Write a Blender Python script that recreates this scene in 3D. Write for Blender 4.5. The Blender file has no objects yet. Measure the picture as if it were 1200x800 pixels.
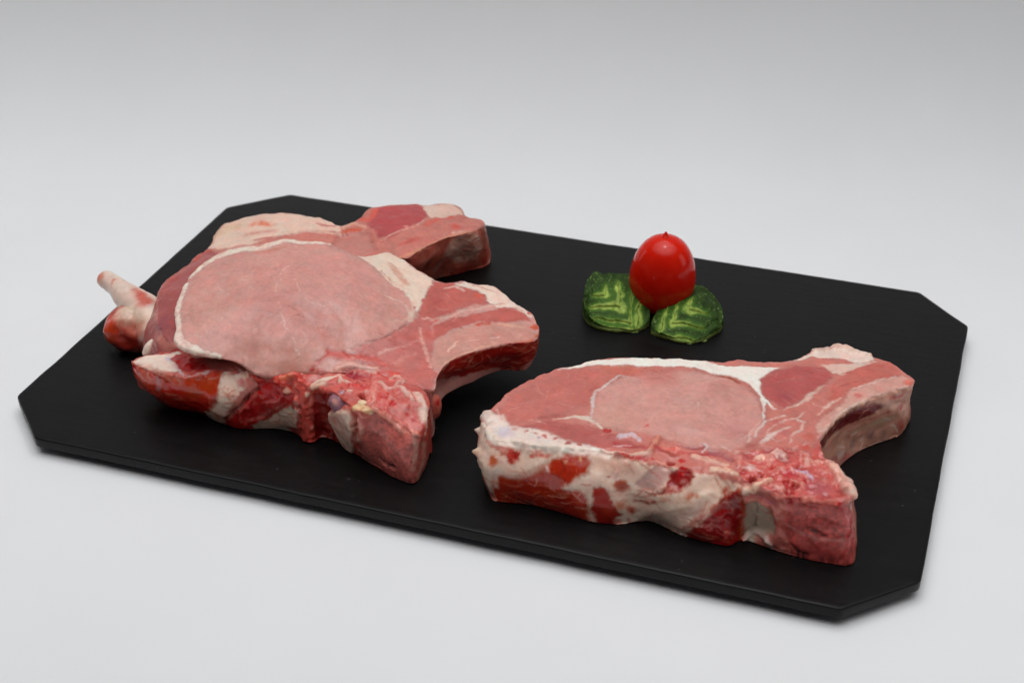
import bpy, bmesh
import numpy as np
from math import *
from mathutils import Vector, Matrix
from mathutils.geometry import delaunay_2d_cdt

scene = bpy.context.scene
COL = scene.collection

# ---------------------------------------------------------------- camera
BOARD_TOP = 0.009                      # metres above the table
cam_data = bpy.data.cameras.new('camera')
cam = bpy.data.objects.new('camera', cam_data)
COL.objects.link(cam)
cam_data.sensor_width = 36.0
cam_data.lens = 55.66
cam_data.clip_start, cam_data.clip_end = 0.02, 50
yaw, pitch = -0.3285, 0.5433
fwd = Vector((sin(yaw) * cos(pitch), cos(yaw) * cos(pitch), -sin(pitch)))
cam.location = (0.20388, -0.59477, 0.38941 + BOARD_TOP)
cam.rotation_euler = fwd.to_track_quat('-Z', 'Y').to_euler()
cam_data.dof.use_dof = True
cam_data.dof.focus_distance = 0.69
cam_data.dof.aperture_fstop = 13
scene.camera = cam

# ---------------------------------------------------------------- light tent: soft white surroundings, soft panels
world = bpy.data.worlds.new('World')
scene.world = world
world.use_nodes = True
bg = world.node_tree.nodes['Background']
bg.inputs['Color'].default_value = (0.90, 0.95, 1.0, 1)
bg.inputs['Strength'].default_value = 0.05

def area(name, loc, target, sx, sy, power, color=(1, 1, 1)):
    d = bpy.data.lights.new(name, 'AREA')
    d.shape = 'RECTANGLE'; d.size, d.size_y = sx, sy
    d.energy = power; d.color = color
    o = bpy.data.objects.new(name, d)
    COL.objects.link(o)
    o.location = loc
    o.rotation_euler = (Vector(target) - Vector(loc)).to_track_quat('-Z', 'Y').to_euler()
    return o
area('overhead_softbox', (0.04, -0.08, 0.80), (0.04, -0.08, 0.0), 1.9, 1.05, 4.95, (0.985, 0.995, 1.0)).data.spread = radians(85)
area('overhead_lamp', (0.05, 0.05, 0.78), (0.0, 0.0, 0.0), 0.10, 0.10, 0.1).data.spread = radians(90)
area('side_softbox_left', (-0.95, 0.10, 0.35), (0, 0, 0.0), 0.3, 0.5, 0.15).data.spread = radians(100)
area('side_softbox_right', (0.95, 0.15, 0.35), (0, 0, 0.0), 0.3, 0.5, 0.15).data.spread = radians(100)
scene.view_settings.view_transform = 'Standard'
scene.view_settings.look = 'None'
scene.view_settings.exposure = 0
scene.view_settings.gamma = 1

# ---------------------------------------------------------------- numeric helpers
def srgb(c):
    c = np.asarray(c, float) / 255.0
    return np.where(c <= 0.04045, c / 12.92, ((c + 0.055) / 1.055) ** 2.4)

def _hash(ix, iy, iz, seed):
    h = (ix * 374761393 + iy * 668265263 + iz * 2147483647 + seed * 974634777) & 0xFFFFFFFF
    h = ((h ^ (h >> 13)) * 1274126177) & 0xFFFFFFFF
    h = ((h ^ (h >> 16)) * 2246822519) & 0xFFFFFFFF
    return ((h ^ (h >> 15)) & 0xFFFFFF) / float(0xFFFFFF) * 2 - 1

def vnoise(p, scale, seed=0):
    """smooth value noise, p in mm, scale = size of a bump in mm"""
    q = p / scale + seed * 17.31
    i = np.floor(q).astype(np.int64)
    f = q - i
    f = f * f * f * (f * (f * 6 - 15) + 10)
    out = 0
    for dx in (0, 1):
        wx = f[:, 0] if dx else 1 - f[:, 0]
        for dy in (0, 1):
            wy = f[:, 1] if dy else 1 - f[:, 1]
            for dz in (0, 1):
                wz = f[:, 2] if dz else 1 - f[:, 2]
                out = out + wx * wy * wz * _hash(i[:, 0] + dx, i[:, 1] + dy, i[:, 2] + dz, seed)
    return out

def fbm(p, scale, seed=0, octaves=3):
    s, a = 0, 1.0
    for k in range(octaves):
        s = s + a * vnoise(p, scale / 2 ** k, seed + 7 * k)
        a *= 0.5
    return s

def sstep(a, b, x):
    t = np.clip((x - a) / (b - a), 0, 1)
    return t * t * (3 - 2 * t)

def catmull(P, n, closed):
    """P (m, ...) control rows -> n samples along the rows"""
    m = len(P)
    t = np.linspace(0, m if closed else m - 1, n, endpoint=not closed)
    i = np.minimum(np.floor(t).astype(int), m - 1 if closed else m - 2)
    f = (t - i).reshape((-1,) + (1,) * (P.ndim - 1))
    g = (lambda k: P[(i + k) % m]) if closed else (lambda k: P[np.clip(i + k, 0, m - 1)])
    a, b, c, d = g(-1), g(0), g(1), g(2)
    return 0.5 * (2 * b + (c - a) * f + (2 * a - 5 * b + 4 * c - d) * f ** 2 + (3 * b - a - 3 * c + d) * f ** 3)

def resample_closed(rows, step):
    """rows (n, K, 3) fine closed samples -> evenly spaced along the top row"""
    top = rows[:, 0]
    seg = np.linalg.norm(np.roll(top, -1, 0) - top, axis=1)
    L = seg.sum()
    n = int(L / step)
    cum = np.concatenate([[0], np.cumsum(seg)])
    rr = np.concatenate([rows, rows[:1]])
    s = np.linspace(0, L, n, endpoint=False)
    j = np.clip(np.searchsorted(cum, s, side='right') - 1, 0, len(seg) - 1)
    f = ((s - cum[j]) / np.maximum(seg[j], 1e-9))[:, None, None]
    return rr[j] * (1 - f) + rr[j + 1] * f

def seg_sdf(q, a, b):
    """distance of points q (n,d) to segment a-b and the parameter along it"""
    ab = b - a
    t = np.clip(((q - a) @ ab) / max(float(ab @ ab), 1e-9), 0, 1)
    return np.linalg.norm(q - a - t[:, None] * ab, axis=1), t

def poly_sdf(q, poly):
    """signed distance to a polygon in 2-D, negative inside"""
    n = len(poly)
    d = np.full(len(q), 1e9)
    inside = np.zeros(len(q), bool)
    for k in range(n):
        a, b = poly[k], poly[(k + 1) % n]
        d = np.minimum(d, seg_sdf(q, a, b)[0])
        c = (a[1] > q[:, 1]) != (b[1] > q[:, 1])
        with np.errstate(divide='ignore', invalid='ignore'):
            x = (b[0] - a[0]) * (q[:, 1] - a[1]) / (b[1] - a[1]) + a[0]
        inside ^= c & (q[:, 0] < x)
    return np.where(inside, -d, d)

def tps(ctrl, q):
    """thin-plate interpolation of z over plan points"""
    X = ctrl[:, :2] / 100
    def U(a, b):
        r2 = ((a[:, None] - b[None]) ** 2).sum(-1)
        return r2 * np.log(r2 + 1e-12)
    n = len(X)
    A = np.zeros((n + 3, n + 3))
    A[:n, :n] = U(X, X) + np.eye(n) * 1e-3
    A[:n, n] = 1; A[:n, n + 1:] = X
    A[n:, :n] = A[:n, n:].T
    w = np.linalg.solve(A, np.concatenate([ctrl[:, 2], np.zeros(3)]))
    Q = q / 100
    return U(Q, X) @ w[:n] + w[n] + Q @ w[n + 1:]

class Solid:
    """a closed lump: verts in mm, triangles and quads, and per-vertex paint"""
    pass

def loft(stations, step=0.5, handles=(), rim=6, smooth_front=None):
    """stations (n, K, 3): rows round the outline, K points from the top edge down to the bottom edge"""
    st = np.array(stations, float)
    a = st[:, 0]
    if (a[:, 0] * np.roll(a[:, 1], -1) - np.roll(a[:, 0], -1) * a[:, 1]).sum() < 0:
        st = st[::-1]
    rows = resample_closed(catmull(st, len(st) * 24, True), step)
    n = len(rows)
    H = np.linalg.norm(np.diff(rows, axis=1), axis=2).sum(1).mean()
    m = max(int(H / (step * 1.15)), 4)
    grid = catmull(rows.transpose(1, 0, 2), m + 1, False)          # (m+1, n, 3)
    top = grid[0]
    # cap: hexagonal points inside the outline
    lo, hi = top[:, :2].min(0), top[:, :2].max(0)
    xs = np.arange(lo[0], hi[0], step)
    ys = np.arange(lo[1], hi[1], step * 0.866)
    gx, gy = np.meshgrid(xs, ys)
    gx = gx + (np.arange(len(ys)) % 2)[:, None] * step * 0.5
    q = np.stack([gx.ravel(), gy.ravel()], 1)
    dec = top[::2, :2]
    keep = np.zeros(len(q), bool)
    for k in range(0, len(q), 20000):
        d = poly_sdf(q[k:k + 20000], dec)
        keep[k:k + 20000] = d < -0.45 * step
    q = q[keep]
    ctrl = top[:: max(1, n // 90)]
    if len(handles):
        ctrl = np.concatenate([ctrl, np.array(handles, float)])
    cz = tps(ctrl, q)
    capv = [Vector((float(x), float(y))) for x, y in top[:, :2]] + [Vector((float(x), float(y))) for x, y in q]
    res = delaunay_2d_cdt(capv, [(i, (i + 1) % n) for i in range(n)], [], 1, 1e-6)
    cap_xy = np.array([(v.x, v.y) for v in res[0]])
    orig = res[3]
    src = np.array([o[0] if o else -1 for o in orig])
    base = (m + 1) * n
    vid = np.where((src >= 0) & (src < n), src, base + src - n)
    S = Solid()
    S.v = np.concatenate([grid.reshape(-1, 3), np.column_stack([q, cz])])
    ok = lambda f: all(src[i] >= 0 for i in f)
    tris = np.array([[vid[i] for i in f] for f in res[2] if len(f) == 3 and ok(f)])
    A, B, Cc = (S.v[tris[:, k], :2] for k in range(3))
    area = (B[:, 0] - A[:, 0]) * (Cc[:, 1] - A[:, 1]) - (B[:, 1] - A[:, 1]) * (Cc[:, 0] - A[:, 0])
    tris[area < 0] = tris[area < 0][:, ::-1]
    i = np.arange(n); j = (i + 1) % n
    quads = np.concatenate([np.stack([k * n + j, k * n + i, (k + 1) * n + i, (k + 1) * n + j], 1) for k in range(m)])
    b0 = m * n
    botv = [Vector((float(x), float(y))) for x, y in grid[m][:, :2]]
    rb = delaunay_2d_cdt(botv, [(i, (i + 1) % n) for i in range(n)], [], 1, 1e-6)
    sb = [o[0] if o else -1 for o in rb[3]]
    bt = np.array([[b0 + sb[k] for k in f] for f in rb[2] if len(f) == 3 and all(sb[k] >= 0 for k in f)])
    A, B, Cc = (S.v[bt[:, k], :2] for k in range(3))
    area = (B[:, 0] - A[:, 0]) * (Cc[:, 1] - A[:, 1]) - (B[:, 1] - A[:, 1]) * (Cc[:, 0] - A[:, 0])
    bt[area > 0] = bt[area > 0][:, ::-1]
    S.quads = quads
    S.tris = np.concatenate([tris, bt])
    N = len(S.v)
    S.iscap = np.zeros(N, bool); S.iscap[base:] = True; S.iscap[:n] = True
    S.st = np.full((N, 2), -1e4)
    hh = np.linalg.norm(np.diff(grid, axis=0), axis=2)
    cumh = np.concatenate([np.zeros((1, n)), np.cumsum(hh, 0)])
    S.st[:base, 0] = np.tile(i * step, m + 1)
    S.st[:base, 1] = cumh.ravel()
    S.n, S.m, S.step = n, m, step
    S.fixed = np.zeros(N, bool); S.fixed[m * n:(m + 1) * n] = True
    # edges for smoothing
    e = np.concatenate([S.tris[:, [0, 1]], S.tris[:, [1, 2]], S.tris[:, [2, 0]],
                        quads[:, [0, 1]], quads[:, [1, 2]], quads[:, [2, 3]], quads[:, [3, 0]]])
    e = np.unique(np.sort(e, 1), axis=0)
    S.e = e
    # soften the rim of the cut
    w = np.zeros(N)
    r_rows = min(rim, m - 1)
    for k in range(r_rows + 1):
        w[k * n:(k + 1) * n] = 1 - k / (r_rows + 1)
    dcap = np.zeros(len(q))
    for k in range(0, len(q), 20000):
        dcap[k:k + 20000] = -poly_sdf(q[k:k + 20000], dec)
    w[base:] = np.clip(1 - dcap / (rim * step), 0, 1)
    S.dcap = np.zeros(N); S.dcap[base:] = dcap
    tan = np.roll(top[:, :2], -2, 0) - np.roll(top[:, :2], 2, 0)
    ny = -tan[:, 0] / np.maximum(np.linalg.norm(tan, axis=1), 1e-9)
    front = sstep(0.35, -0.15, ny)                                # the far edge of a slice stays crisper
    S.front = np.ones(N)
    S.front[:base] = np.tile(front, m + 1)
    near = np.nonzero(dcap < 8)[0]
    for k in range(0, len(near), 4000):
        c = near[k:k + 4000]
        j = np.argmin(((q[c][:, None] - top[None, ::4, :2]) ** 2).sum(-1), axis=1) * 4
        S.front[base + c] = front[j]
    w *= 0.25 + 0.75 * S.front
    laplace(S, w, int(rim * 1.5))
    init_paint(S)
    return S

def laplace(S, w, iters):
    N = len(S.v)
    a, b = S.e[:, 0], S.e[:, 1]
    deg = np.bincount(a, minlength=N) + np.bincount(b, minlength=N)
    deg = np.maximum(deg, 1)
    for _ in range(iters):
        acc = np.zeros_like(S.v)
        for k in range(3):
            acc[:, k] = np.bincount(a, S.v[b, k], N) + np.bincount(b, S.v[a, k], N)
        S.v = S.v + (0.6 * w)[:, None] * (acc / deg[:, None] - S.v)

def normals(S):
    v = S.v
    nn = np.zeros_like(v)
    for F in (S.tris, S.quads):
        if len(F) == 0: continue
        c = np.cross(v[F[:, 2]] - v[F[:, 0]], v[F[:, 3 if F.shape[1] == 4 else 1]] - v[F[:, 1 if F.shape[1] == 4 else 0]])
        if F.shape[1] == 3:
            c = np.cross(v[F[:, 1]] - v[F[:, 0]], v[F[:, 2]] - v[F[:, 0]])
        else:
            c = np.cross(v[F[:, 2]] - v[F[:, 0]], v[F[:, 3]] - v[F[:, 1]])
        for k in range(F.shape[1]):
            for d in range(3):
                nn[:, d] += np.bincount(F[:, k], c[:, d], len(v))
    return nn / np.maximum(np.linalg.norm(nn, axis=1), 1e-9)[:, None]

def init_paint(S):
    N = len(S.v)
    if not hasattr(S, 'front'): S.front = np.ones(N)
    S.col = np.zeros((N, 3)); S.h = np.zeros(N); S.rough = np.full(N, 0.06); S.wet = np.full(N, 0.42)
    S.wet[~S.iscap] = 0.6
    S.part = np.zeros(N, int)
    S.names = ['flesh']

def ellipsoid(c, r, ax=None, nu=40, nv=24, seed=0, amp=0.15, scale=4.0):
    """a noisy lump; c centre, r radii (mm), ax 3 axis vectors"""
    c = np.array(c, float); r = np.array(r, float)
    u = np.linspace(0, 2 * pi, nu, endpoint=False)
    t = np.linspace(0, pi, nv)[1:-1]
    P = np.array([[sin(b) * cos(a), sin(b) * sin(a), cos(b)] for b in t for a in u] + [[0, 0, 1], [0, 0, -1]])
    k = 1 + amp * fbm(P * r.max() + c, scale, seed)
    P = P * k[:, None] * r
    if ax is not None:
        P = P @ np.array(ax, float)
    S = Solid()
    S.v = P + c
    q = []
    for i in range(nv - 3):
        for j in range(nu):
            q.append((i * nu + j, (i + 1) * nu + j, (i + 1) * nu + (j + 1) % nu, i * nu + (j + 1) % nu))
    T, Bm = len(t) * nu, len(t) * nu + 1
    l = (nv - 3) * nu
    tr = [(T, j, (j + 1) % nu) for j in range(nu)] + [(Bm, l + (j + 1) % nu, l + j) for j in range(nu)]
    S.quads = np.array(q); S.tris = np.array(tr)
    N = len(S.v)
    S.iscap = np.zeros(N, bool); S.st = np.full((N, 2), -1e4); S.fixed = np.zeros(N, bool); S.dcap = np.zeros(N)
    S.e = np.zeros((0, 2), int)
    init_paint(S)
    return S

def tube_solid(path, radii, nu=28, step=0.6, amp=0.08, scale=4.0, seed=0, flat=1.0):
    """noisy rod with round ends along a 3-D path"""
    P = np.column_stack([np.array(path, float), np.array(radii, float)])
    fine = catmull(P, 12 * len(P), False)
    L = np.linalg.norm(np.diff(fine[:, :3], axis=0), axis=1).sum()
    fine = catmull(P, max(int(L / step), 8), False)
    ends = []
    c0, c1 = fine[0], fine[-1]
    t0 = fine[1, :3] - c0[:3]; t0 /= np.linalg.norm(t0)
    t1 = c1[:3] - fine[-2, :3]; t1 /= np.linalg.norm(t1)
    rings = []
    for k in range(5, 0, -1):
        a = k / 5.5 * pi / 2
        rings.append(np.append(c0[:3] - t0 * c0[3] * sin(a) * 0.8, c0[3] * cos(a)))
    rings += list(fine)
    for k in range(1, 6):
        a = k / 5.5 * pi / 2
        rings.append(np.append(c1[:3] + t1 * c1[3] * sin(a) * 0.8, c1[3] * cos(a)))
    R = np.array(rings)
    tan = np.gradient(R[:, :3], axis=0); tan /= np.linalg.norm(tan, axis=1)[:, None]
    side = np.cross(tan, [0, 0, 1.0]); ln = np.linalg.norm(side, axis=1)[:, None]
    side = np.where(ln > 0.05, side / np.maximum(ln, 1e-6), [1.0, 0, 0])
    up = np.cross(side, tan)
    u = np.linspace(0, 2 * pi, nu, endpoint=False)
    V = R[:, None, :3] + R[:, None, 3:4] * (np.cos(u)[None, :, None] * side[:, None] + flat * np.sin(u)[None, :, None] * up[:, None])
    m = len(R)
    S = Solid()
    S.v = np.concatenate([V.reshape(-1, 3), [R[0, :3] - tan[0] * R[0, 3] * 0.3], [R[-1, :3] + tan[-1] * R[-1, 3] * 0.3]])
    i = np.arange(nu); j = (i + 1) % nu
    S.quads = np.concatenate([np.stack([k * nu + i, k * nu + j, (k + 1) * nu + j, (k + 1) * nu + i], 1) for k in range(m - 1)])
    a, b = m * nu, m * nu + 1
    S.tris = np.array([(a, jj, ii) for ii, jj in zip(i, j)] + [(b, (m - 1) * nu + ii, (m - 1) * nu + jj) for ii, jj in zip(i, j)])
    N = len(S.v)
    S.iscap = np.zeros(N, bool); S.st = np.full((N, 2), -1e4); S.fixed = np.zeros(N, bool); S.dcap = np.zeros(N)
    S.e = np.zeros((0, 2), int)
    if amp:
        S.v = S.v + normals(S) * (amp * np.mean(radii) * fbm(S.v, scale, seed))[:, None]
    init_paint(S)
    return S

def paint(S, ops, p0=None, seed=0):
    """ops in mm: ('S', [(x,y,z,r)...], colour, {...}) strokes in space; ('C', [(x,y)...], ...) areas of the cut face;
    ('W', [(s,t)...], ...) areas of the side wall"""
    P = S.v if p0 is None else p0
    w1 = np.stack([vnoise(P, 3.6, seed + k) + 0.7 * vnoise(P, 1.5, seed + 5 + k) + 0.55 * vnoise(P, 0.7, seed + 15 + k) for k in range(3)], 1)
    fade = 0.5 + 0.5 * vnoise(P, 2.6, seed + 41) + 0.35 * vnoise(P, 0.9, seed + 42)
    for k, op in enumerate(ops):
        kind, pts, col, o = op[0], np.array(op[1], float), op[2], op[3] if len(op) > 3 else {}
        soft, warp, opa = o.get('soft', 0.6), o.get('warp', 0.7), o.get('op', 1.0)
        Pw = P + w1[:, [k % 3, (k + 1) % 3, (k + 2) % 3]] * warp
        if kind == 'S':
            rm = pts[:, 3].max() + soft * 2 + 3 * warp
            lo, hi = pts[:, :3].min(0) - rm, pts[:, :3].max(0) + rm
            ix = np.nonzero(((P >= lo) & (P <= hi)).all(1))[0]
            if not len(ix): continue
            d = np.full(len(ix), 1e9)
            q = Pw[ix]
            if len(pts) == 1:
                d = np.linalg.norm(q - pts[0, :3], axis=1) - pts[0, 3]
            for a, b in zip(pts[:-1], pts[1:]):
                dd, t = seg_sdf(q, a[:3], b[:3])
                d = np.minimum(d, dd - (a[3] * (1 - t) + b[3] * t))
        elif kind == 'C':
            ix = np.nonzero(S.iscap)[0]
            d = poly_sdf(Pw[ix, :2], pts)
        else:
            ix = np.nonzero(S.st[:, 0] > -1e3)[0]
            per = S.n * S.step
            s = S.st[ix, 0]
            c = pts[:, 0].mean()
            s = (s - c + per / 2) % per - per / 2 + c
            q = np.stack([s, S.st[ix, 1]], 1) + (Pw - P)[ix][:, :2]
            d = poly_sdf(q, pts)
        m = sstep(soft, -soft, d) * opa
        if o.get('patchy'): m = m * np.clip(1 - o['patchy'] + 1.6 * o['patchy'] * fade[ix], 0, 1)
        if o.get('grain'):
            m = m * np.clip(0.5 + o['grain'] * fbm(P[ix] * np.array(o.get('gs', (1, 1, 1))), o.get('gscale', 2.0), seed + k, 2) , 0, 1)
        if col is not None:
            S.col[ix] = S.col[ix] * (1 - m)[:, None] + srgb(col) * m[:, None]
        if 'speck' in o:
            S.col[ix] *= (1 + o['speck'] * m * (vnoise(P[ix], 0.9, seed + 70) + 0.5 * vnoise(P[ix], 2.2, seed + 71)))[:, None]
        if 'h' in o: S.h[ix] += o['h'] * sstep(o.get('hs', soft * 1.5), -o.get('hs', soft * 1.5), d)
        if 'rough' in o: S.rough[ix] = S.rough[ix] * (1 - m) + o['rough'] * m
        if 'wet' in o: S.wet[ix] = S.wet[ix] * (1 - m) + o['wet'] * m
        if 'part' in o:
            if o['part'] not in S.names: S.names.append(o['part'])
            S.part[ix[d < 0]] = S.names.index(o['part'])

def relief(S, seed=0, low=0.45, rim=0.0, tint=1.0, wl=1.6):
    nrm = normals(S)
    P = S.v
    P5 = P + 1.6 * np.stack([vnoise(P, 3, seed + 50), vnoise(P, 3, seed + 51), vnoise(P, 3, seed + 52)], 1)
    r = 2.2 * (1 - 2.6 * np.abs(vnoise(P5, 6.5, seed + 3))) * 0.7 + 1.2 * vnoise(P5, 2.6, seed + 4) + 0.45 * vnoise(P, 1.0, seed + 5)
    lw = low * np.where(S.iscap, 1.0, wl)
    d = S.h + lw * vnoise(P, 14, seed + 1) + 0.45 * low * vnoise(P, 5.5, seed + 2) + S.rough * r
    if rim:                                 # a knife and a saw leave the edge of the cut ragged
        t = np.where(S.iscap, S.dcap, S.st[:, 1])
        near = np.clip(1 - t / 4.0, 0, 1)
        d = d + rim * (0.3 + 0.7 * S.front) * near * (vnoise(P, 5.0, seed + 6) + 0.7 * vnoise(P, 2.2, seed + 7) + 0.3 * vnoise(P, 1.1, seed + 17))
    if tint:                                # torn places: hollows are coloured dark red, raised shreds pale
        w = np.clip((S.rough - 0.2) / 0.2, 0, 1) * tint
        lo = sstep(-0.5, -1.7, r) * w * 0.8
        hi = sstep(0.7, 1.9, r) * w * 0.65
        S.col = S.col * (1 - lo)[:, None] + srgb((128, 18, 22)) * lo[:, None]
        S.col = S.col * (1 - hi)[:, None] + srgb((230, 176, 164)) * hi[:, None]
    off = nrm * d[:, None]
    off[S.fixed] = (nrm * (1.2 * vnoise(P, 6, seed + 8) + 0.9 * vnoise(P, 2.2, seed + 9))[:, None])[S.fixed]
    off[S.fixed, 2] = 0
    S.v = P + off

def mottle(S, seed=0, big=0.07, small=0.07):
    """uneven colour of the flesh itself"""
    P = S.v
    a = fbm(P, 9.0, seed + 60, 3)
    b = fbm(P, 1.6, seed + 61, 2)
    c = fbm(P, 5.0, seed + 62, 3)
    k = 1 + big * a + small * b
    bright = sstep(0.35, 0.75, S.col[:, 1])                        # fat is more even than flesh
    k = 1 + (k - 1) * (1 - 0.5 * bright)
    S.col = S.col * (1 - np.array([0.0, 0.025, 0.05]) * (1 - bright[:, None])) * k[:, None] * (1 + np.array([0.02, -0.05, -0.05]) * c[:, None])
    lum = (S.col @ np.array([0.3, 0.6, 0.1]))[:, None]
    S.col = np.clip(lum + 1.16 * (S.col - lum), 0.004, 0.95)

def merge(solids):
    S = Solid()
    off = 0; T = []; Q = []
    for s in solids:
        T.append(s.tris + off); Q.append(s.quads + off); off += len(s.v)
    S.tris = np.concatenate(T); S.quads = np.concatenate(Q)
    S.v = np.concatenate([s.v for s in solids]); S.col = np.concatenate([s.col for s in solids])
    S.wet = np.concatenate([s.wet for s in solids]); S.part = np.zeros(off, int); S.names = list(solids[0].names)
    return S

def crumbs(S, pick, n, seed, cols, rmin=0.5, rmax=1.5):
    """little torn bits of fat, flesh and bone meal sitting on the surface"""
    rng = np.random.default_rng(seed)
    ids = np.nonzero(pick)[0]
    nr = normals(S)
    out = []
    for k in range(n):
        i = rng.choice(ids)
        r = rmin + (rmax - rmin) * rng.random() ** 2.2
        if rng.random() < 0.35:
            d = rng.normal(size=3); d -= nr[i] * (d @ nr[i]); d /= np.linalg.norm(d)
            e = np.cross(nr[i], d)
            L = r * (1.5 + 2.5 * rng.random())
            p = S.v[i]
            path = [p - nr[i] * 0.2, p + d * L * 0.5 + nr[i] * 0.35 * r, p + d * L + e * L * 0.3 * rng.normal() - nr[i] * 0.1]
            s = tube_solid(path, [r * 0.5, r * 0.42, r * 0.2], nu=8, step=0.5, amp=0.25, scale=1.2, seed=seed + k)
        else:
            s = ellipsoid(S.v[i] + nr[i] * r * 0.15, r * (0.7 + 0.6 * rng.random(3)), None, 10, 8, seed + k, 0.35, 1.6)
        s.col[:] = srgb(cols[rng.integers(len(cols))]); s.wet[:] = 0.7
        out.append(s)
    m = merge(out)
    return m

def carry_down(S, rows=5):
    """the lowest edge keeps the colour of the side above it"""
    n, m = S.n, S.m
    if m < 2 * rows: return
    for k in range(m - rows + 1, m + 1):
        S.col[k * n:(k + 1) * n] = S.col[(m - rows) * n:(m - rows + 1) * n]

def strands(S, pick, wallside, n, seed, cols, ang, spread=0.35, length=(4, 14), width=(0.16, 0.34), op=(0.25, 0.6), h=0.0):
    """fine sinew, fibres and marbling drawn along the grain"""
    rng = np.random.default_rng(seed)
    ids = np.nonzero(pick)[0]
    if len(ids) < 50: return
    Q = S.st if wallside else S.v[:, :2]
    q = Q[ids]
    for _ in range(n):
        p = q[rng.integers(len(q))].copy()
        a = ang + spread * rng.normal()
        L = length[0] + (length[1] - length[0]) * rng.random() ** 1.7
        pts = [p.copy()]
        for _s in range(max(3, int(L / 1.5))):
            a += 0.28 * rng.normal()
            p = p + 1.5 * np.array([cos(a), sin(a)])
            pts.append(p.copy())
        pts = np.array(pts)
        w = width[0] + (width[1] - width[0]) * rng.random()
        lo, hi = pts.min(0) - 1.2, pts.max(0) + 1.2
        ix = ids[((q >= lo) & (q <= hi)).all(1)]
        if not len(ix): continue
        d = np.full(len(ix), 1e9); tt = np.zeros(len(ix))
        for k, (A, B) in enumerate(zip(pts[:-1], pts[1:])):
            dd, t = seg_sdf(Q[ix], A, B)
            b = dd < d
            d = np.where(b, dd, d); tt = np.where(b, (k + t) / (len(pts) - 1), tt)
        ww = w * (1 - np.abs(2 * tt - 1) ** 2.5)
        m = sstep(0.42, -0.1, d - ww) * (op[0] + (op[1] - op[0]) * rng.random())
        c = srgb(cols[rng.integers(len(cols))])
        S.col[ix] = S.col[ix] * (1 - m)[:, None] + c * m[:, None]
        if h: S.h[ix] += h * m
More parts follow.
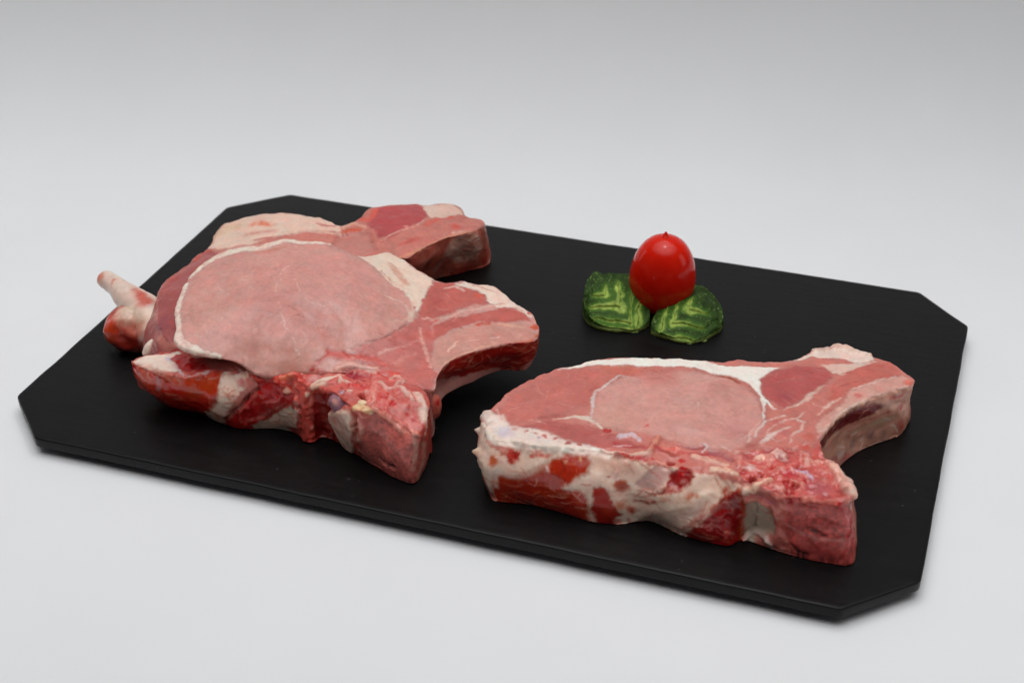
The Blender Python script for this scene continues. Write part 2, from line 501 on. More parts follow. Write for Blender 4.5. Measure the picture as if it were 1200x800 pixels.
# ---------------------------------------------------------------- outlines of the cuts of meat, in mm on the board (measured)
RIGHT = [
 [(18.8,-88.6,26), (17.9,-90.5,17.5), (19.8,-91.2,8.8), (21.6,-91.8,0.3)],
 [(27,-101.2,28), (25.5,-106,18.9), (26.8,-106.6,9.4), (29,-105.5,0.3)],
 [(39.3,-101.4,28), (41,-106.8,18.9), (42.6,-106.7,9.4), (44,-104,0.3)],
 [(49.7,-100.4,28), (52.2,-106.2,18.9), (53.8,-106.6,9.4), (55,-104.5,0.3)],
 [(63.1,-97.7,28), (66.1,-105,18.9), (68.3,-107,9.4), (70,-106.5,0.3)],
 [(75,-96.1,28), (77.4,-103.5,18.9), (79.7,-105.4,9.4), (81.9,-104.7,0.3)],
 [(87.3,-96.8,28), (88.9,-101.9,18.9), (90.8,-101.6,9.4), (92.6,-98.7,0.3)],
 [(101.1,-96.9,28), (103.5,-103.6,18.9), (105.7,-104.8,9.4), (107.7,-103.4,0.3)],
 [(114.5,-96,28), (118,-103.2,18.9), (121.6,-105.1,9.4), (125.1,-104.3,0.3)],
 [(126.6,-97.2,28), (127.8,-99.7,18.9), (129.6,-99.2,9.4), (131.4,-98.8,0.3)],
 [(138.8,-100.6,28), (141.4,-100.9,18.9), (143.9,-101.2,9.4), (146.4,-101.5,0.3)],
 [(149,-102.4,28.5), (151.5,-102.4,19.2), (154.1,-102.4,9.6), (156.6,-102.5,0.3)],
 [(159.3,-102.4,29), (161.3,-102.3,19.5), (163.4,-102.3,9.8), (165.5,-102.2,0.3)],
 [(167.3,-100.3,29), (169.2,-100.4,19.5), (171.2,-100.5,9.8), (173.1,-100.7,0.3)],
 [(169.1,-92.5,28), (171.8,-92.7,18.9), (173.6,-92.9,9.4), (174.3,-93.1,0.3)],
 [(166.7,-84.4,27), (169.3,-82.5,18.2), (171,-81,9.1), (171.7,-79.9,0.3)],
 [(162.8,-78,27), (163.8,-75.4,18.2), (164.8,-72.8,9.1), (165.8,-70.2,0.3)],
 [(158.8,-73.9,27), (159.1,-74.3,18.2), (159.5,-74.6,9.1), (159.8,-74.9,0.3)],
 [(154.7,-67.4,27), (154.4,-68.4,18.2), (155.1,-69.1,9.1), (156.7,-69.4,0.3)],
 [(152.5,-58.1,27), (153,-58.7,18.2), (153,-59.4,9.1), (155.5,-60.1,0.3)],
 [(154.3,-47.8,27), (155.2,-44.8,18.2), (155.7,-41.7,9.1), (158.6,-39.3,0.3)],
 [(157.6,-38.1,27), (158.8,-34.6,18.2), (159.6,-30.8,9.1), (162.6,-28.1,0.3)],
 [(162,-29.9,27), (163.2,-26.5,18.2), (164.1,-22.9,9.1), (167,-20.6,0.3)],
 [(167.6,-21.8,27), (169.2,-19.2,18.2), (170.2,-15.9,9.1), (172.6,-14,0.3)],
 [(174.4,-14.6,27), (175.6,-12.5,18.2), (176.4,-9.9,9.1), (178,-8.1,0.3)],
 [(180.1,-8.4,26.5), (179.9,-6.8,17.9), (180.6,-5.7,8.9), (180.8,-4.4,0.3)],
 [(183.3,-1.5,26), (182.7,-0.1,17.5), (182,1.4,8.8), (181.4,2.8,0.3)],
 [(180.3,2.4,26.5), (180.7,4.9,17.9), (181.2,7.4,8.9), (181.7,9.9,0.3)],
 [(173.6,9.6,26.5), (173.3,8.9,17.9), (172.9,8.2,8.9), (172.6,7.6,0.3)],
 [(169,10.8,27), (169,9.9,18.2), (169,8.8,9.1), (169,7.8,0.3)],
 [(163.5,14.4,26), (163.5,13.4,17.5), (163.5,12.4,8.8), (163.5,11.4,0.3)],
 [(157.7,19.4,25), (157.7,18.5,16.8), (157.7,17.4,8.5), (157.7,16.4,0.3)],
 [(148.5,21.1,24), (148.5,20.5,16.2), (148.5,19.8,8.1), (148.5,19.1,0.3)],
 [(143.5,13.9,25), (143.5,13.2,16.8), (143.5,12.5,8.5), (143.5,11.9,0.3)],
 [(136.3,7.4,26), (136.3,6.7,17.5), (136.3,6,8.8), (136.3,5.4,0.3)],
 [(131,-1.4,27), (130.2,-1.4,18.2), (131,-2.7,9.1), (131,-3.4,0.3)],
 [(123.9,-7.8,28), (123.4,-6.9,18.9), (123.4,-6.9,9.4), (123.9,-7.8,0.3)],
 [(110.3,-10.9,28), (110,-10,18.9), (110,-10,9.4), (110.3,-10.9,0.3)],
 [(102.9,-14.9,28), (102.6,-14,18.9), (102.6,-14,9.4), (102.9,-14.9,0.3)],
 [(93,-17.6,28), (92.7,-16.6,18.9), (92.7,-16.6,9.4), (93,-17.6,0.3)],
 [(82.2,-19.8,28), (81.9,-18.8,18.9), (81.9,-18.8,9.4), (82.2,-19.8,0.3)],
 [(71.5,-22.7,28), (71.2,-21.7,18.9), (71.2,-21.7,9.4), (71.5,-22.7,0.3)],
 [(57.1,-26.1,28), (56.7,-25.2,18.9), (56.7,-25.2,9.4), (57.1,-26.1,0.3)],
 [(50,-30.8,28), (49.3,-30,18.9), (49.3,-30,9.4), (50,-30.8,0.3)],
 [(43.1,-37.6,28), (42.4,-36.8,18.9), (42.4,-36.8,9.4), (43.1,-37.6,0.3)],
 [(35.7,-44.5,28), (34.9,-43.9,18.9), (34.9,-43.9,9.4), (35.7,-44.5,0.3)],
 [(29.1,-53.9,28), (28.3,-53.4,18.9), (28.3,-53.4,9.4), (29.1,-53.9,0.3)],
 [(25.5,-60.2,28), (24.6,-59.7,18.9), (24.6,-59.7,9.4), (25.5,-60.2,0.3)],
 [(23,-67.3,28), (22,-67.1,18.9), (22,-67.1,9.4), (23,-67.3,0.3)],
 [(22.5,-73.7,28), (21.5,-73.5,18.9), (21.5,-73.5,9.4), (22.5,-73.7,0.3)],
 [(20.4,-78.3,27), (19.4,-77.9,18.2), (19.4,-77.9,9.1), (20.4,-78.3,0.3)],
 [(18.5,-82.7,26), (17.6,-82.5,17.5), (17.6,-82.5,8.8), (18.5,-82.7,0.3)],
]
RIGHT_DOME = [(77.2, -58.8, 29.5), (51.7, -59.8, 29.0), (110.6, -47.4, 29.5), (134.8, -23.6, 28.5), (100.9, -81.8, 28.5), (66.0, -83.4, 28.0), (138.3, -61.9, 28.0), (158.1, -10.5, 27.5), (145.8, -84.8, 28.5)]
FRONT = [
 [(-121.7,-86.8,42), (-120.6,-87.3,37.7), (-117.7,-86.8,33.3), (-115.7,-86.8,29)],
 [(-118.9,-93.6,40), (-115.6,-90.3,36.4), (-112.2,-86.9,32.6), (-108.9,-83.6,29)],
 [(-111.8,-95.9,38), (-110.8,-89.3,34.4), (-109.8,-82.5,30.6), (-108.8,-75.9,27)],
 [(-98.9,-93.9,36), (-98.9,-86.6,32.4), (-98.9,-79.1,28.6), (-98.9,-71.9,25)],
 [(-90.3,-91.6,33), (-90.3,-87,28.7), (-90.3,-82.2,24.3), (-90.3,-77.6,20)],
 [(-81.6,-93.2,31), (-81.6,-88.6,24.1), (-81.6,-83.8,16.9), (-81.6,-79.2,10)],
 [(-74,-91.1,30), (-74,-86.5,22.7), (-74,-81.7,15.3), (-74,-77.1,8)],
 [(-67,-86.5,30), (-67,-81.9,22.7), (-67,-77.2,15.3), (-67,-72.5,8)],
 [(-58,-82.8,30), (-58,-78.1,22.7), (-58,-73.4,15.3), (-58,-68.8,8)],
 [(-48.4,-79.5,30), (-48.4,-74.9,22.7), (-48.4,-70.1,15.3), (-48.4,-65.5,8)],
 [(-38.2,-75.8,29), (-38.2,-71.8,21.4), (-38.2,-67.7,13.6), (-38.2,-63.8,6)],
 [(-26.4,-75.9,28.5), (-26.4,-73.3,20.4), (-26.4,-70.5,12.1), (-26.4,-67.9,4)],
 [(-15.9,-77.9,28.5), (-15.9,-76.6,20.1), (-15.9,-75.3,11.4), (-15.9,-73.9,3)],
 [(-10.1,-78,28.5), (-10.7,-77,20.1), (-11.4,-76,11.4), (-12.1,-75,3)],
 [(-6.3,-77.8,30), (-8.3,-77,21.4), (-9.3,-76.3,12.6), (-9.3,-75.8,4)],
 [(-8.7,-68.6,29.5), (-11.7,-68,22.4), (-12.7,-67,15.1), (-11.7,-65.6,8)],
 [(-9.5,-59.4,29), (-11.2,-58.1,23.1), (-12.9,-56.6,16.9), (-11.5,-55.4,11)],
 [(-7.5,-51.4,29), (-6.4,-50.6,23.4), (-7.5,-48.7,17.6), (-7.5,-47.4,12)],
 [(-3.3,-45.5,29), (-2.4,-44.9,23.4), (-3.3,-42.8,17.6), (-3.3,-41.5,12)],
 [(1.8,-40,29), (2.7,-39.1,23.7), (1.8,-36.6,18.3), (1.8,-35,13)],
 [(6.6,-34.6,29), (7.6,-34,23.7), (6.9,-31.6,18.3), (6.6,-29.6,13)],
 [(11.8,-31.2,29), (12.3,-31.1,23.7), (11.8,-29.2,18.3), (11.8,-28.2,13)],
 [(17.2,-28.6,29), (17.6,-28.7,23.7), (17.3,-28,18.3), (16.2,-26.6,13)],
 [(20.3,-23.5,28), (20.3,-22.7,23), (19.3,-21.7,18), (17.3,-20.5,13)],
 [(19.5,-16,28), (19.1,-15,23), (17.8,-14.4,18), (15.5,-14,13)],
 [(16.6,-10.8,29), (16.5,-10.3,23.7), (15.4,-10.3,18.3), (13.6,-10.8,13)],
 [(13,-4.9,29.5), (12.4,-5.6,24.1), (11.7,-6.2,18.4), (11,-6.9,13)],
 [(7.7,-3.6,30.5), (7.7,-4.3,24.7), (7.7,-5,18.8), (7.7,-5.6,13)],
 [(2.6,-0.6,31), (2.6,-1.2,25.1), (2.6,-1.9,18.9), (2.6,-2.6,13)],
 [(-3.5,3.9,32), (-3.5,2.9,25.7), (-3.5,1.9,19.3), (-3.5,0.9,13)],
 [(-9.7,7.5,33), (-9.7,6.5,26.7), (-9.7,5.5,20.3), (-9.7,4.5,14)],
 [(-17.7,6.4,33.5), (-17.7,5.4,27.1), (-17.7,4.4,20.4), (-17.7,3.4,14)],
 [(-24.9,6.4,34), (-24.9,5.4,27.4), (-24.9,4.4,20.6), (-24.9,3.4,14)],
 [(-28.8,2.4,34.5), (-28.8,1.4,27.7), (-28.8,0.4,20.8), (-28.8,-0.6,14)],
 [(-36.1,1.5,35), (-36.1,0.6,28.4), (-36.1,-0.5,21.6), (-36.1,-1.5,15)],
 [(-44.8,5.3,36), (-44.4,5.3,29.4), (-44.8,3.3,22.6), (-44.8,2.3,16)],
 [(-53.5,9.1,38), (-53.2,9.4,31.4), (-53.5,7.7,24.6), (-53.5,7.1,18)],
 [(-60.7,10.8,39.5), (-60.5,11.2,33.1), (-60.7,9.5,26.4), (-60.7,8.8,20)],
 [(-65,11,40.5), (-65.8,10.9,34.4), (-65,9.6,28.1), (-65,9,22)],
 [(-66.7,1.8,43), (-66.7,1.8,37.4), (-66.7,1.8,31.6), (-66.7,1.8,26)],
 [(-71.1,-7.4,46), (-71.1,-7.4,40.1), (-71.1,-7.4,33.9), (-71.1,-7.4,28)],
 [(-78.1,-7.7,48.5), (-78.1,-7.7,42.1), (-78.1,-7.7,35.4), (-78.1,-7.7,29)],
 [(-86,-8.1,50), (-86.2,-7.1,43.4), (-86,-8.1,36.6), (-86,-8.1,30)],
 [(-95.2,-10.5,51), (-95.3,-9.6,44.1), (-95.2,-10.5,36.9), (-95.2,-10.5,30)],
 [(-105.6,-11.4,51), (-105.8,-10.4,44.1), (-105.6,-11.4,36.9), (-105.6,-11.4,30)],
 [(-110.2,-13.8,50.5), (-110.9,-13.1,43.7), (-110.2,-13.8,36.8), (-110.2,-13.8,30)],
 [(-113.1,-20.1,50.5), (-113.6,-19.3,43.7), (-113.1,-20.1,36.8), (-113.1,-20.1,30)],
 [(-123,-20.6,49.5), (-123.3,-19.7,43.1), (-123,-20.6,36.4), (-123,-20.6,30)],
 [(-128.6,-25.1,49), (-129.1,-24.5,42.7), (-128,-25.1,36.3), (-127.6,-25.1,30)],
 [(-132.3,-34.1,48), (-132.6,-33.8,42.1), (-131,-34.1,35.9), (-130.3,-34.1,30)],
 [(-134,-45.6,47), (-134,-45.6,41.4), (-132,-45.6,35.6), (-131,-45.6,30)],
 [(-133.6,-57.7,45.5), (-133.3,-57.9,40.4), (-130.9,-57.7,35.1), (-129.6,-57.7,30)],
 [(-128.5,-73.4,44), (-127.8,-73.8,39.4), (-125.2,-73.4,34.6), (-123.5,-73.4,30)],
]
FRONT_DOME = [(-84.5, -59.7, 49.0), (-75.1, -80.4, 41.0), (-104.8, -76.8, 46.0), (-54.3, -46.2, 43.0), (-54.7, -64.7, 36.0), (-38.6, -36.0, 36.0), (-8.0, -20.5, 31.0)]
SPINE = [
 [(-144.3,-90,22), (-145.9,-88.4,17.4), (-146.8,-86,12.6), (-146.9,-83.1,8)],
 [(-138,-93.2,23), (-139.6,-93.6,16.7), (-139.7,-90.1,10.3), (-139.3,-85.9,4)],
 [(-130.1,-95.9,24), (-132.1,-96.8,16.4), (-132.9,-92.8,8.6), (-133.1,-87,1)],
 [(-120.5,-97.9,25), (-122.7,-98.8,16.8), (-124.2,-93.6,8.5), (-125.4,-87.1,0.3)],
 [(-112,-98.1,26), (-111.8,-99.1,17.5), (-113,-94.1,8.8), (-114.5,-87.7,0.3)],
 [(-103.8,-94.1,27), (-101.4,-97.3,18.2), (-101.8,-95,9.1), (-102.8,-91.5,0.3)],
 [(-95.8,-89.9,27), (-93.2,-94.6,18.2), (-92.1,-93.5,9.1), (-91.1,-92.4,0.3)],
 [(-87.8,-89.6,28), (-87,-92.7,18.9), (-85.5,-91.8,9.4), (-84,-90,0.3)],
 [(-80.4,-92.1,28), (-79.5,-92.6,18.9), (-78.2,-90.1,9.4), (-77,-87.6,0.3)],
 [(-71,-91,28), (-69.9,-92.1,18.9), (-69.2,-90.1,9.4), (-68.5,-88.2,0.3)],
 [(-61.6,-89.9,28), (-60.9,-91.6,18.9), (-60.4,-91.3,9.4), (-59.8,-92,0.3)],
 [(-52.3,-90.3,28), (-52.9,-89.3,18.9), (-53.4,-88.3,9.4), (-53.9,-87.3,0.3)],
 [(-45,-94.2,29), (-45.9,-92.4,19.5), (-46.8,-90.5,9.8), (-47.7,-88.6,0.3)],
 [(-37.1,-99.7,29), (-39,-98,19.5), (-40,-94.5,9.8), (-41.5,-91.9,0.3)],
 [(-28.4,-103.7,30), (-30.1,-102.8,20.2), (-31.7,-99.8,10.1), (-33.2,-96.3,0.3)],
 [(-23.6,-100.8,30), (-23.5,-102.6,20.2), (-23.9,-102.1,10.1), (-24.4,-100.5,0.3)],
 [(-15.9,-101.4,27), (-15.8,-104.3,18.2), (-15.5,-104.9,9.1), (-15.1,-104.3,0.3)],
 [(-8.9,-102.2,24), (-8.5,-105.4,16.2), (-7.8,-106.3,8.1), (-7.1,-106.1,0.3)],
 [(-4.5,-102.1,22), (-4.6,-102.1,14.8), (-4.8,-102.1,7.5), (-4.9,-102.1,0.3)],
 [(-3.9,-97.8,24), (-3.7,-95.1,16.2), (-4.5,-92.4,8.1), (-6.3,-89.8,0.3)],
 [(-5.2,-91.5,26), (-5.9,-86.8,17.7), (-7.5,-82.2,9.2), (-10.1,-77.9,1)],
 [(-6.3,-84.9,28), (-6.3,-84.9,19.4), (-6.3,-84.9,10.6), (-6.3,-84.9,2)],
 [(-13.5,-77.2,29), (-13.5,-77.2,20.1), (-13.5,-77.2,10.9), (-13.5,-77.2,2)],
 [(-26.1,-74.6,29.5), (-26.1,-74.6,20.4), (-26.1,-74.6,11.1), (-26.1,-74.6,2)],
 [(-39.6,-72.6,29), (-39.6,-72.6,20.1), (-39.6,-72.6,10.9), (-39.6,-72.6,2)],
 [(-51.8,-72.2,28), (-51.8,-72.2,19.4), (-51.8,-72.2,10.6), (-51.8,-72.2,2)],
 [(-63.7,-72.9,26), (-63.7,-72.9,18.1), (-63.7,-72.9,9.9), (-63.7,-72.9,2)],
 [(-75.7,-73.6,24), (-75.7,-73.6,16.7), (-75.7,-73.6,9.3), (-75.7,-73.6,2)],
 [(-89.1,-71.8,22), (-89.1,-71.8,15.4), (-89.1,-71.8,8.6), (-89.1,-71.8,2)],
 [(-100.7,-69.6,21), (-100.7,-69.6,14.7), (-100.7,-69.6,8.3), (-100.7,-69.6,2)],
 [(-112.7,-66.8,21), (-112.7,-66.8,14.7), (-112.7,-66.8,8.3), (-112.7,-66.8,2)],
 [(-122.2,-68.7,22), (-122.2,-68.7,15.4), (-122.2,-68.7,8.6), (-122.2,-68.7,2)],
 [(-129.2,-73.6,23), (-129.2,-73.6,16.4), (-129.2,-73.6,9.6), (-129.2,-73.6,3)],
 [(-134,-80.1,24), (-134,-80.1,17.4), (-134,-80.1,10.6), (-134,-80.1,4)],
 [(-139,-84.8,24), (-139,-84.8,17.7), (-139,-84.8,11.3), (-139,-84.8,5)],
 [(-143.8,-87,23), (-143.8,-87,17.7), (-143.8,-87,12.3), (-143.8,-87,7)],
]
SPINE_DOME = [(-121.3, -88.9, 26.0), (-107.2, -84.1, 26.0), (-97.1, -87.1, 28.5), (-87.5, -89.5, 31.0), (-76.7, -90.9, 31.5), (-67.4, -89.8, 31.0), (-31.4, -91.5, 31.0), (-17.5, -92.7, 30.5), (-46.2, -84.4, 30.0)]
BACK = [
 [(-159,-39.9,27), (-163.1,-41.1,18.8), (-165.4,-41.5,10.2), (-163,-39.9,2)],
 [(-150.4,-56,26), (-155.1,-58.9,18.1), (-157.3,-60.1,9.9), (-154.4,-58,2)],
 [(-140.3,-69,24), (-143.8,-73.1,16.7), (-144.8,-74.1,9.3), (-143.3,-72,2)],
 [(-129.6,-73,23), (-129.3,-75.6,15.7), (-129.3,-76.3,8.3), (-129.6,-75,1)],
 [(-113.2,-65.2,24), (-113.2,-65.2,16.2), (-113.2,-65.2,8.1), (-113.2,-65.2,0.3)],
 [(-94.8,-51.3,25), (-94.8,-51.3,16.8), (-94.8,-51.3,8.5), (-94.8,-51.3,0.3)],
 [(-78,-32.9,26), (-78,-32.9,17.5), (-78,-32.9,8.8), (-78,-32.9,0.3)],
 [(-69.2,-9.2,27), (-69.2,-9.2,18.2), (-69.2,-9.2,9.1), (-69.2,-9.2,0.3)],
 [(-66.4,8,29), (-66.4,8,19.5), (-66.4,8,9.8), (-66.4,8,0.3)],
 [(-65,25.6,29), (-65.7,31,19.5), (-66.5,36.6,9.8), (-67.3,42,0.3)],
 [(-61.1,27,29), (-61.2,35.1,19.5), (-63.6,44.7,9.8), (-65.5,53.8,0.3)],
 [(-58.4,39.1,28.5), (-57.7,45.7,19.2), (-59.4,53.1,9.6), (-60.6,60.2,0.3)],
 [(-55.1,48.9,28), (-54,53.8,18.9), (-55.3,59.8,9.4), (-56.2,65.5,0.3)],
 [(-50.5,59.2,27), (-49.1,62.8,18.2), (-49.9,67.7,9.1), (-50.3,72.3,0.3)],
 [(-43.6,67.5,26.5), (-42.2,70.1,17.9), (-42.6,73.7,8.9), (-43.4,77.6,0.3)],
 [(-40.5,75.6,26), (-39.5,78,17.5), (-39.4,80.7,8.8), (-40.4,83.5,0.3)],
 [(-41.7,80.2,26), (-40.9,84.3,17.5), (-40.9,88,8.8), (-41.6,90.9,0.3)],
 [(-46.3,82.7,26), (-45.7,82.7,17.5), (-45,82.7,8.8), (-44.3,82.7,0.3)],
 [(-53.4,84.3,26), (-53.4,84.3,17.5), (-53.4,84.3,8.8), (-53.4,84.3,0.3)],
 [(-57.5,89.1,27), (-57.5,89.1,18.2), (-57.5,89.1,9.1), (-57.5,89.1,0.3)],
 [(-63,92.4,27), (-63,92.4,18.2), (-63,92.4,9.1), (-63,92.4,0.3)],
 [(-70.9,88.6,28), (-70.9,88.6,18.9), (-70.9,88.6,9.4), (-70.9,88.6,0.3)],
 [(-74.4,83.2,29), (-74.4,83.2,19.5), (-74.4,83.2,9.8), (-74.4,83.2,0.3)],
 [(-78.9,82.6,30), (-78.9,82.6,20.2), (-78.9,82.6,10.1), (-78.9,82.6,0.3)],
 [(-85.5,78.2,31), (-85.5,78.2,20.9), (-85.5,78.2,10.4), (-85.5,78.2,0.3)],
 [(-93.5,71.3,31), (-93.5,71.3,20.9), (-93.5,71.3,10.4), (-93.5,71.3,0.3)],
 [(-99.4,67.3,30), (-99.4,67.3,20.2), (-99.4,67.3,10.1), (-99.4,67.3,0.3)],
 [(-101.3,60.7,28), (-101.3,60.7,18.9), (-101.3,60.7,9.4), (-101.3,60.7,0.3)],
 [(-104.3,53.6,28), (-104.3,53.6,18.9), (-104.3,53.6,9.4), (-104.3,53.6,0.3)],
 [(-108.4,50.2,28), (-108.4,50.2,18.9), (-108.4,50.2,9.4), (-108.4,50.2,0.3)],
 [(-117.7,54,28), (-117.7,54,18.9), (-117.7,54,9.4), (-117.7,54,0.3)],
 [(-126.7,55,28), (-126.7,55,18.9), (-126.7,55,9.4), (-126.7,55,0.3)],
 [(-141.1,53.2,28), (-141.1,53.2,18.9), (-141.1,53.2,9.4), (-141.1,53.2,0.3)],
 [(-152.6,47.2,28), (-152.6,47.2,18.9), (-152.6,47.2,9.4), (-152.6,47.2,0.3)],
 [(-160.8,41.4,27), (-160.8,41.4,18.2), (-160.8,41.4,9.1), (-160.8,41.4,0.3)],
 [(-164.8,35.1,26), (-164.8,35.1,17.5), (-164.8,35.1,8.8), (-164.8,35.1,0.3)],
 [(-164.5,23.4,25), (-164.5,23.4,16.8), (-164.5,23.4,8.5), (-164.5,23.4,0.3)],
 [(-162.4,11.5,25), (-163.4,11.4,16.8), (-163.4,11.4,8.5), (-162.4,11.5,0.3)],
 [(-161.8,-2.5,26), (-164.4,-2.5,17.5), (-165.1,-2.5,8.8), (-163.8,-2.5,0.3)],
 [(-162.3,-17.3,26.5), (-165,-17.3,17.9), (-166.6,-17.3,8.9), (-164.3,-17.3,0.3)],
 [(-162.2,-28,27), (-166.1,-28.4,18.4), (-167.2,-28.4,9.6), (-165.2,-28,1)],
]
BACK_DOME = [(-134.1, 39.2, 30.0), (-144.7, 31.7, 29.0), (-144.1, -46.5, 31.0), (-133.8, -62.0, 28.0), (-80.7, 55.3, 32.0), (-90.9, 35.7, 28.0), (-64.4, 60.1, 30.0), (-110.2, 37.7, 28.5)]
